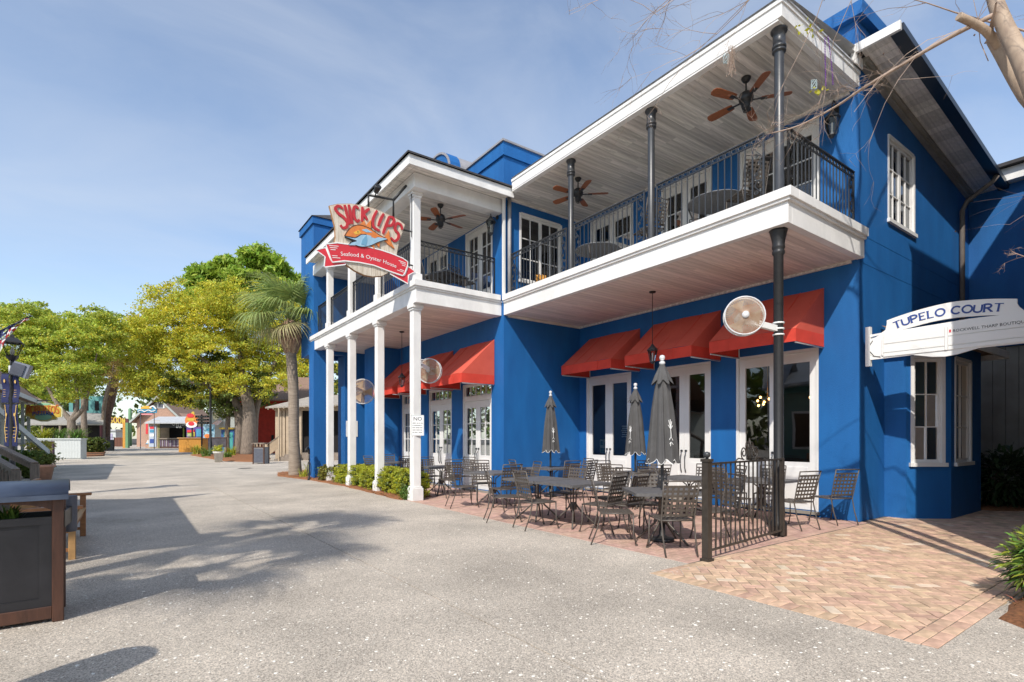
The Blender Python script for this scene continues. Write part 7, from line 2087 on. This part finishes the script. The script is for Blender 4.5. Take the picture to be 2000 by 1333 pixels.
# crepe myrtle rising just right of the view: trunk in the top right corner
def Q3(px, py, d): return P3(px, py, d)
stem1 = [Vector((6.15, .05, 0)), Q3(2075, 330, 4.5), Q3(2000, 130, 4.75), Q3(1958, 40, 5.0), Q3(1935, -40, 5.2), Q3(1900, -260, 5.5), Q3(1850, -520, 5.9)]
stem2 = [Vector((6.25, -.02, 0)), Q3(2105, 330, 4.7), Q3(2005, 185, 5.0), Q3(1955, 100, 5.15), Q3(1938, 74, 5.2)]
tr_ = bare_tree('crepe_myrtle', 'bare crepe myrtle with smooth tan trunk in the upper right corner', (6.15, .05, 0),
   [(stem1, .085, .045, [(26, (.1, .6, .9), 1.5, .03, 3), (28, (-.7, .5, .6), 2.2, .035, 3), (29, (.6, .9, .7), 2.4, .035, 3), (30, (-.2, 1.1, .5), 2.6, .035, 3), (30, (.4, .2, 1), 2.2, .035, 3), (30, (-.9, .1, .8), 2.2, .03, 3), (27, (.9, .5, .5), 2.4, .03, 3), (30, (.1, .9, 1), 2.6, .035, 3)]),
    (stem2, .085, .055, [(19, (-.5, -.1, .25), .35, .03, 0)])], 5)
# the long thin branch reaching across the balcony, with its twigs
brq = [Q3(1940, 30, 5.05), Q3(1870, 65, 5.2), Q3(1790, 110, 5.45), Q3(1690, 170, 5.8), Q3(1630, 210, 6.1), Q3(1560, 246, 6.4), Q3(1500, 262, 6.6)]
P_ = smooth3(brq, 4); lm = MB().tube(P_, [.024 - .018 * i / (len(P_) - 1) for i in range(len(P_))], 8)
stub = MB().tube(smooth3([Q3(1955, 100, 5.15), Q3(1925, 60, 5.1), Q3(1872, 32, 5.05)]), [.042, .042, .04, .038, .036, .036, .035, .034, .034], 10)
stub.build('limb', BARKC, tr_); lm.build('limb', TWIG, tr_)
g_ = random.Random(12); tw = MB()
def twig(p, d, L_, r, lv):
    pts = [p.copy()]; q = p.copy(); d = d.normalized()
    for i in range(4):
        d = (d + Vector((g_.gauss(0, .22), g_.gauss(0, .22), g_.gauss(-.02, .2)))).normalized(); q = q + d * L_ / 4; pts.append(q.copy())
    tw.tube(pts, [r * (1 - .17 * i) for i in range(5)], 3, False)
    if lv > 0:
        for k in range(g_.choice([2, 3, 3])): twig(pts[g_.randint(1, 4)], d + Vector((g_.gauss(0, .7), g_.gauss(0, .7), g_.gauss(0, .7))), L_ * g_.uniform(.4, .7), r * .65, lv - 1)
for i in list(range(8, 25)) + [17, 21, 23, 24]:
    d = (P_[min(i + 1, 24)] - P_[i - 1]).normalized(); twig(P_[i], d * .7 + Vector((g_.gauss(0, .5), g_.gauss(0, .5), g_.gauss(.1, .5))), g_.uniform(.22, .5), .0028, 2)
for p0, d0, L_ in ((Q3(1900, 48, 5.1), (-.55, .4, -.06), 1.5), (Q3(1930, 120, 5.2), (-.4, .3, .5), .8), (Q3(2015, 505, 5.4), (-.5, .2, -.05), .3), (Q3(1560, -60, 5.6), (-.9, .9, -.35), 1.5), (Q3(1500, -50, 5.6), (-.7, .6, -.75), 1.4), (Q3(1420, -40, 5.6), (-.8, .7, -.5), 1.2), (Q3(1620, -40, 5.7), (-.1, .6, -.9), 1.3), (Q3(1700, -50, 5.8), (-.25, .4, -1), 1.5), (Q3(1380, -30, 5.8), (-.9, .8, -.3), .9), (Q3(1340, -30, 5.8), (-.9, .6, -.6), .7), (Q3(1480, -20, 5.7), (-.4, .5, -.9), 1.1)):
    twig(p0, Vector(d0), L_, .0055, 3)
tw.build('twig', TWIG, tr_)['kind'] = 'stuff'
# dried flower clusters, a sprig of new leaves and two strings of beads caught in the twigs
s1 = thing('bead_strand', 'purple bead string caught in the twigs before the grey soffit', 'beads', Q3(1616, 70, 6.0))
m = MB()
for i in range(60):
    z = i / 30 if i < 30 else (60 - i) / 30; p = Q3(1611 + (7 if i < 30 else -1) * math.sin(z * 1.5) + (6 if i < 30 else 0) + 3 * z, 72 + 98 * z / 1.0 * .98 if z <= 1 else 170, 6.0)
    m.lathe([(.0, -.009), (.009, 0), (.0, .009)], 6, p)
m.build('beads', mat('purple_bead', (.22, .06, .42), .25), s1)
for (px, py, lb) in ((1590, 165, 'pale blue bead tangle hanging from the twig tips'), (1418, 115, 'grey-green bead tangle hanging before the white fascia')):
    s2 = thing('bead_strand', lb, 'beads', Q3(px, py, 6.1)); m = MB()
    for k in range(4): m.tube([Q3(px + 6 * math.sin(k + q * .9), py + 10 * math.cos(k * 1.7 + q * .8), 6.1) for q in range(12)], .0026, 4, False)
    m.build('strand', mat('pale_bead', (.36, .46, .48), .4), s2)
s3 = thing('dried_cluster', 'hanging cluster of dried seed heads before the grey soffit', 'seed heads', Q3(1430, 100, 5.7)); m = MB(); g_.seed(4)
for k in range(34):
    a = Q3(1428 + g_.gauss(0, 6), 95 + g_.uniform(-8, 10), 5.7); b = Q3(1428 + g_.gauss(0, 7), 118 + g_.uniform(0, 34), 5.7 + g_.gauss(0, .03)); m.tube([a, (a + b) / 2 + Vector((g_.gauss(0, .01), 0, 0)), b], .0018, 3, False); m.lathe([(.0, -.008), (.006, 0), (.0, .008)], 4, b)
m.build('seed_stalk', TWIG, s3)
s4 = thing('leaf_sprig', 'few yellow-green new leaves on twigs near the roof corner', 'leaves', Q3(1565, 70, 6.0))
link('leaves', leaf_mesh('leaves', [(*Q3(1566, 70, 6.0), .05), (*Q3(1556, 48, 6.0), .05), (*Q3(1600, 178, 6.1), .06), (*Q3(1578, 60, 6), .08)], 34, .03, mat('new_leaf', (.50, .48, .03), .5, transl=.4), 3), s4)
# small bare tree left of the view, whose branches shade the right end of the wall
bare_tree('crepe_myrtle', 'bare crepe myrtle behind the view, its branches shading the blue side wall', (8.1, -1.5, 0),
   [([(8.1, -1.5, 0), (8.0, -1.3, 1.6), (7.7, -.9, 3.2), (7.6, -.6, 4.6)], .11, .05, [(8, (.5, .4, .9), 2.2, .05, 3), (10, (-.4, .6, .9), 2.4, .05, 3), (12, (.2, .9, .8), 2.6, .05, 3), (15, (.1, .3, 1), 2.6, .05, 3), (15, (.7, .5, .8), 2.4, .045, 3), (14, (-.7, .2, .8), 2.4, .045, 3)]),
    ([(8.25, -1.45, 0), (8.5, -1.2, 1.8), (8.8, -.7, 3.4)], .09, .05, [(8, (.3, .8, .8), 2.2, .045, 3), (10, (.7, .2, .9), 2.2, .045, 3), (9, (-.2, .6, 1), 2.2, .045, 3)])], 9)

# clipped boxwood hedge along the porch, looser shrubs at its ends
HG = 'clipped boxwood hedge blocks along the porch'
def shrub(name, label, c, r, n, m, size=.035, cat='shrub', group=None, boxy=True, seed=1, inner=LEAFD):
    t = thing(name, label, cat, (c[0], c[1], 0), 0, group)
    g = np.random.default_rng(seed); cl = []
    for i in range(300):
        d = g.uniform(-1, 1, 3)
        if boxy:
            k = np.argmax(np.abs(d)); d[k] = np.sign(d[k]) * g.uniform(.86, 1.0)
            d *= 1 - .07 * (np.sum(np.abs(d) > .7) - 1) * .9
        else: d /= np.linalg.norm(d); d *= g.uniform(.75, 1.05)
        cl.append((c[0] + d[0] * r[0], c[1] + d[1] * r[1], max(.05, c[2] + d[2] * r[2]), .042 * g.uniform(.7, 1.6)))
    link('foliage', leaf_mesh('foliage', cl, n, size, m, seed, elong=1.5), t)
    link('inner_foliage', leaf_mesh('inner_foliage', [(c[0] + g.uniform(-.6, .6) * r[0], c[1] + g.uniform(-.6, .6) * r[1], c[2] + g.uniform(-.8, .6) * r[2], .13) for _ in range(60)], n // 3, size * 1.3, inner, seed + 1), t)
    q = MB()
    for k in range(5): q.tube([(c[0] + random.uniform(-.05, .05), c[1] + random.uniform(-.1, .1), 0), (c[0] + random.uniform(-.2, .2) * r[0] * 2, c[1] + random.uniform(-.3, .3) * r[1] * 2, c[2] * 1.2)], .012, 5)
    q.build('stem', BARK, t)
    return t
for i, (y_, ry, h_, lb) in enumerate(((12.38, .58, .36, 'clipped boxwood block nearest the front porch post'), (13.55, .60, .35, 'clipped boxwood block second from the front porch post'), (14.75, .60, .34, 'clipped boxwood block in the middle of the hedge'), (15.95, .60, .33, 'clipped boxwood block before the third porch post'), (17.1, .5, .31, 'clipped boxwood block at the far end of the hedge'))):
    shrub('boxwood_hedge', lb, (5.78 + .03 * (i % 2), y_, h_), (.30, ry, h_), 12000, LEAFB, .028, 'hedge', HG, seed=500 + i)
shrub('boxwood_shrub', 'small loose green shrub at the foot of the front porch post', (5.62, 11.98, .17), (.24, .22, .17), 2200, LEAFG, .034, boxy=False, seed=520)
shrub('boxwood_shrub', 'round dull green shrub left of the clipped hedge', (5.6, 18.55, .30), (.32, .36, .30), 3600, mat('olive_leaf', (.22, .20, .035), .5, .4, 2.5, island=.35, transl=.3), .036, boxy=False, seed=521)
tuft('spiky_plant', (5.75, 21.3, .02), 70, .75, .5, LEAFB, 'bright yellow-green spiky plant beside the palm trunk', wd=.016)
tuft('spiky_plant', (5.3, 20.6, .02), 46, .45, .35, LEAFB, 'low yellow-green spiky plant by the hitching post', wd=.014)
# right-hand bed: leafy bush in front, dark shrubs at the grey wall
bush = thing('leafy_bush', 'bright green long-leaved bush in the pine straw at the right edge', 'bush', (6.62, .95, 0))
def spray(c, n, r, m, parent, nm, L_=.16, w_=.018, seed=1):
    g = random.Random(seed); mb = MB()
    for k in range(n):
        d = Vector((g.gauss(0, 1), g.gauss(0, 1), g.gauss(.25, .8))).normalized(); p = Vector(c) + Vector((d.x * r[0], d.y * r[1], d.z * r[2])) * g.uniform(.45, 1)
        e = (d + Vector((g.gauss(0, .45), g.gauss(0, .45), g.gauss(0, .35)))).normalized(); l = L_ * g.uniform(.6, 1.25)
        s_ = e.cross(Vector((g.gauss(0, .3), g.gauss(0, .3), 1))).normalized() * w_ * g.uniform(.7, 1.3); dn = Vector((0, 0, -1)) * l
        mb.add([p, p + e * l * .4 + s_ + dn * .03, p + e * l * .4 - s_ + dn * .03, p + e * l * .75 + s_ * .7 + dn * .14, p + e * l * .75 - s_ * .7 + dn * .14, p + e * l + dn * .30], [(0, 1, 2), (1, 3, 4, 2), (3, 5, 4)])
    mb.build(nm, m, parent)
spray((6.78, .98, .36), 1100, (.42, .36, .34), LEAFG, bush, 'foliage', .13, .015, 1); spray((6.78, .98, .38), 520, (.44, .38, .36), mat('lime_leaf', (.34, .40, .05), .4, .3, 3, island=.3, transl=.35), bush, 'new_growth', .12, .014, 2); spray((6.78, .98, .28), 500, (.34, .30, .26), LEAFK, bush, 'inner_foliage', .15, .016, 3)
q = MB()
for k in range(9): q.tube([(6.7, 1.0, 0), (6.7 + random.uniform(-.4, .4), 1.0 + random.uniform(-.3, .3), .6)], .009, 5)
q.build('stem', BARK, bush)
spray((7.5, .45, .5), 1100, (.7, .6, .5), LEAFG, thing('leafy_bush', 'second long-leaved green bush behind the front one at the right edge', 'bush', (7.5, .45, 0)), 'foliage', .22, .015, 4)
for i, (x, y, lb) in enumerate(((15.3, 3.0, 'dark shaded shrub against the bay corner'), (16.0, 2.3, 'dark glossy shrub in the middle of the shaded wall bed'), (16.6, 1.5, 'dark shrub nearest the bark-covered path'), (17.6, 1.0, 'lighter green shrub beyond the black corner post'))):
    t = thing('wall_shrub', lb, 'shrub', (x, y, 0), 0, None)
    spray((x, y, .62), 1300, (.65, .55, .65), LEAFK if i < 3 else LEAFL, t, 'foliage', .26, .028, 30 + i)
    q = MB()
    for k in range(6): q.tube([(x, y, 0), (x + random.uniform(-.4, .4), y + random.uniform(-.4, .4), .9)], .012, 5)
    q.build('stem', BARK, t)
bedW = dense([(14.3, 3.9), (14.4, 3.0), (15.5, 2.2), (16.4, .9), (20, .2), (24, .2), (24, 1.9), (17.0, 1.95), (17.0, 3.9)], .4)
mound('mulch_bed', bedW, .06, MULCH)
# island plants and pots
def pot(p, r, h, m, label, plant_m, ph, seed, n=500):
    t = thing('potted_plant', label, 'potted plant', p)
    inst('pot', MB().lathe([(r * .68, 0), (r * .92, h * .82), (r * 1.08, h * .84), (r * 1.08, h), (r * .92, h), (r * .88, h * .86), (.0, h * .86)], 20).mesh('pot', m), t, world=False)
    inst('foliage', leaf_mesh('foliage', [(random.gauss(0, r * .5), random.gauss(0, r * .5), h + ph * random.uniform(.1, .9), r * .4) for _ in range(26)], n, r * .17, plant_m, seed), t, world=False)
    return t
pot(at(427, 33), .30, .66, POTW, 'pale stone pot with yellow-green plant at the mulch island tip', LEAFB, .4, 1)
pot(at(86, 19), .30, .55, TERRA, 'terracotta pot with dark green plant behind the stair rail', LEAFD, .55, 2, 900)
pot(at(77, 24), .42, .85, TERRA, 'pot of pale yellow flowers beside the purple lattice screen', mat('pale_flower', (.60, .55, .12), .6, .3, 5, island=.3), .5, 3, 700)
for i, (px, d, h_, sp, m, lb) in enumerate(((385, 46, 1.1, .8, LEAFB, 'spiky pale palmetto at the left of the mulch island'), (402, 41, .9, .7, LEAFG, 'yellow-green palmetto before the far street lamp'), (452, 42, 1.0, .7, LEAFB, 'loose leafy plant beside the flower-painted booth'), (512, 40, .7, .6, LEAFD, 'dark fern between the oak trunks and the ramp'), (445, 38, .6, .6, LEAFG, 'low green plant right of the stone pot'))):
    tuft('palmetto', at(px, d, .08), 80, h_, sp, m, lb, wd=.035)
for i, (px, d, lb) in enumerate(((88, 38.5, 'fan-leaved plant at the left of the white planter'), (118, 38.8, 'fan-leaved green plant in the middle of the white planter'), (150, 38.6, 'green plant at the right end of the white planter'))):
    tuft('planter_plant', at(px, d, zat(859, 38)), 90, 1.1, 1.0, LEAFG if i else LEAFB, lb, wd=.045)
shrub('green_shrub', 'rounded green shrub in the bed beyond the white planter', (*[*at(178, 52)][:2], .85), (1.4, 1.2, .85), 4500, LEAFD, .12, boxy=False, seed=531)
shrub('green_shrub', 'green shrub with flowers behind the weathered stair rail', (*[*at(48, 22)][:2], .5), (.8, .7, .5), 4200, LEAFG, .07, boxy=False, seed=532)
shrub('green_shrub', 'dark green shrub below the cottage stair', (*[*at(70, 20)][:2], .4), (.45, .5, .42), 3000, LEAFD, .06, boxy=False, seed=533)
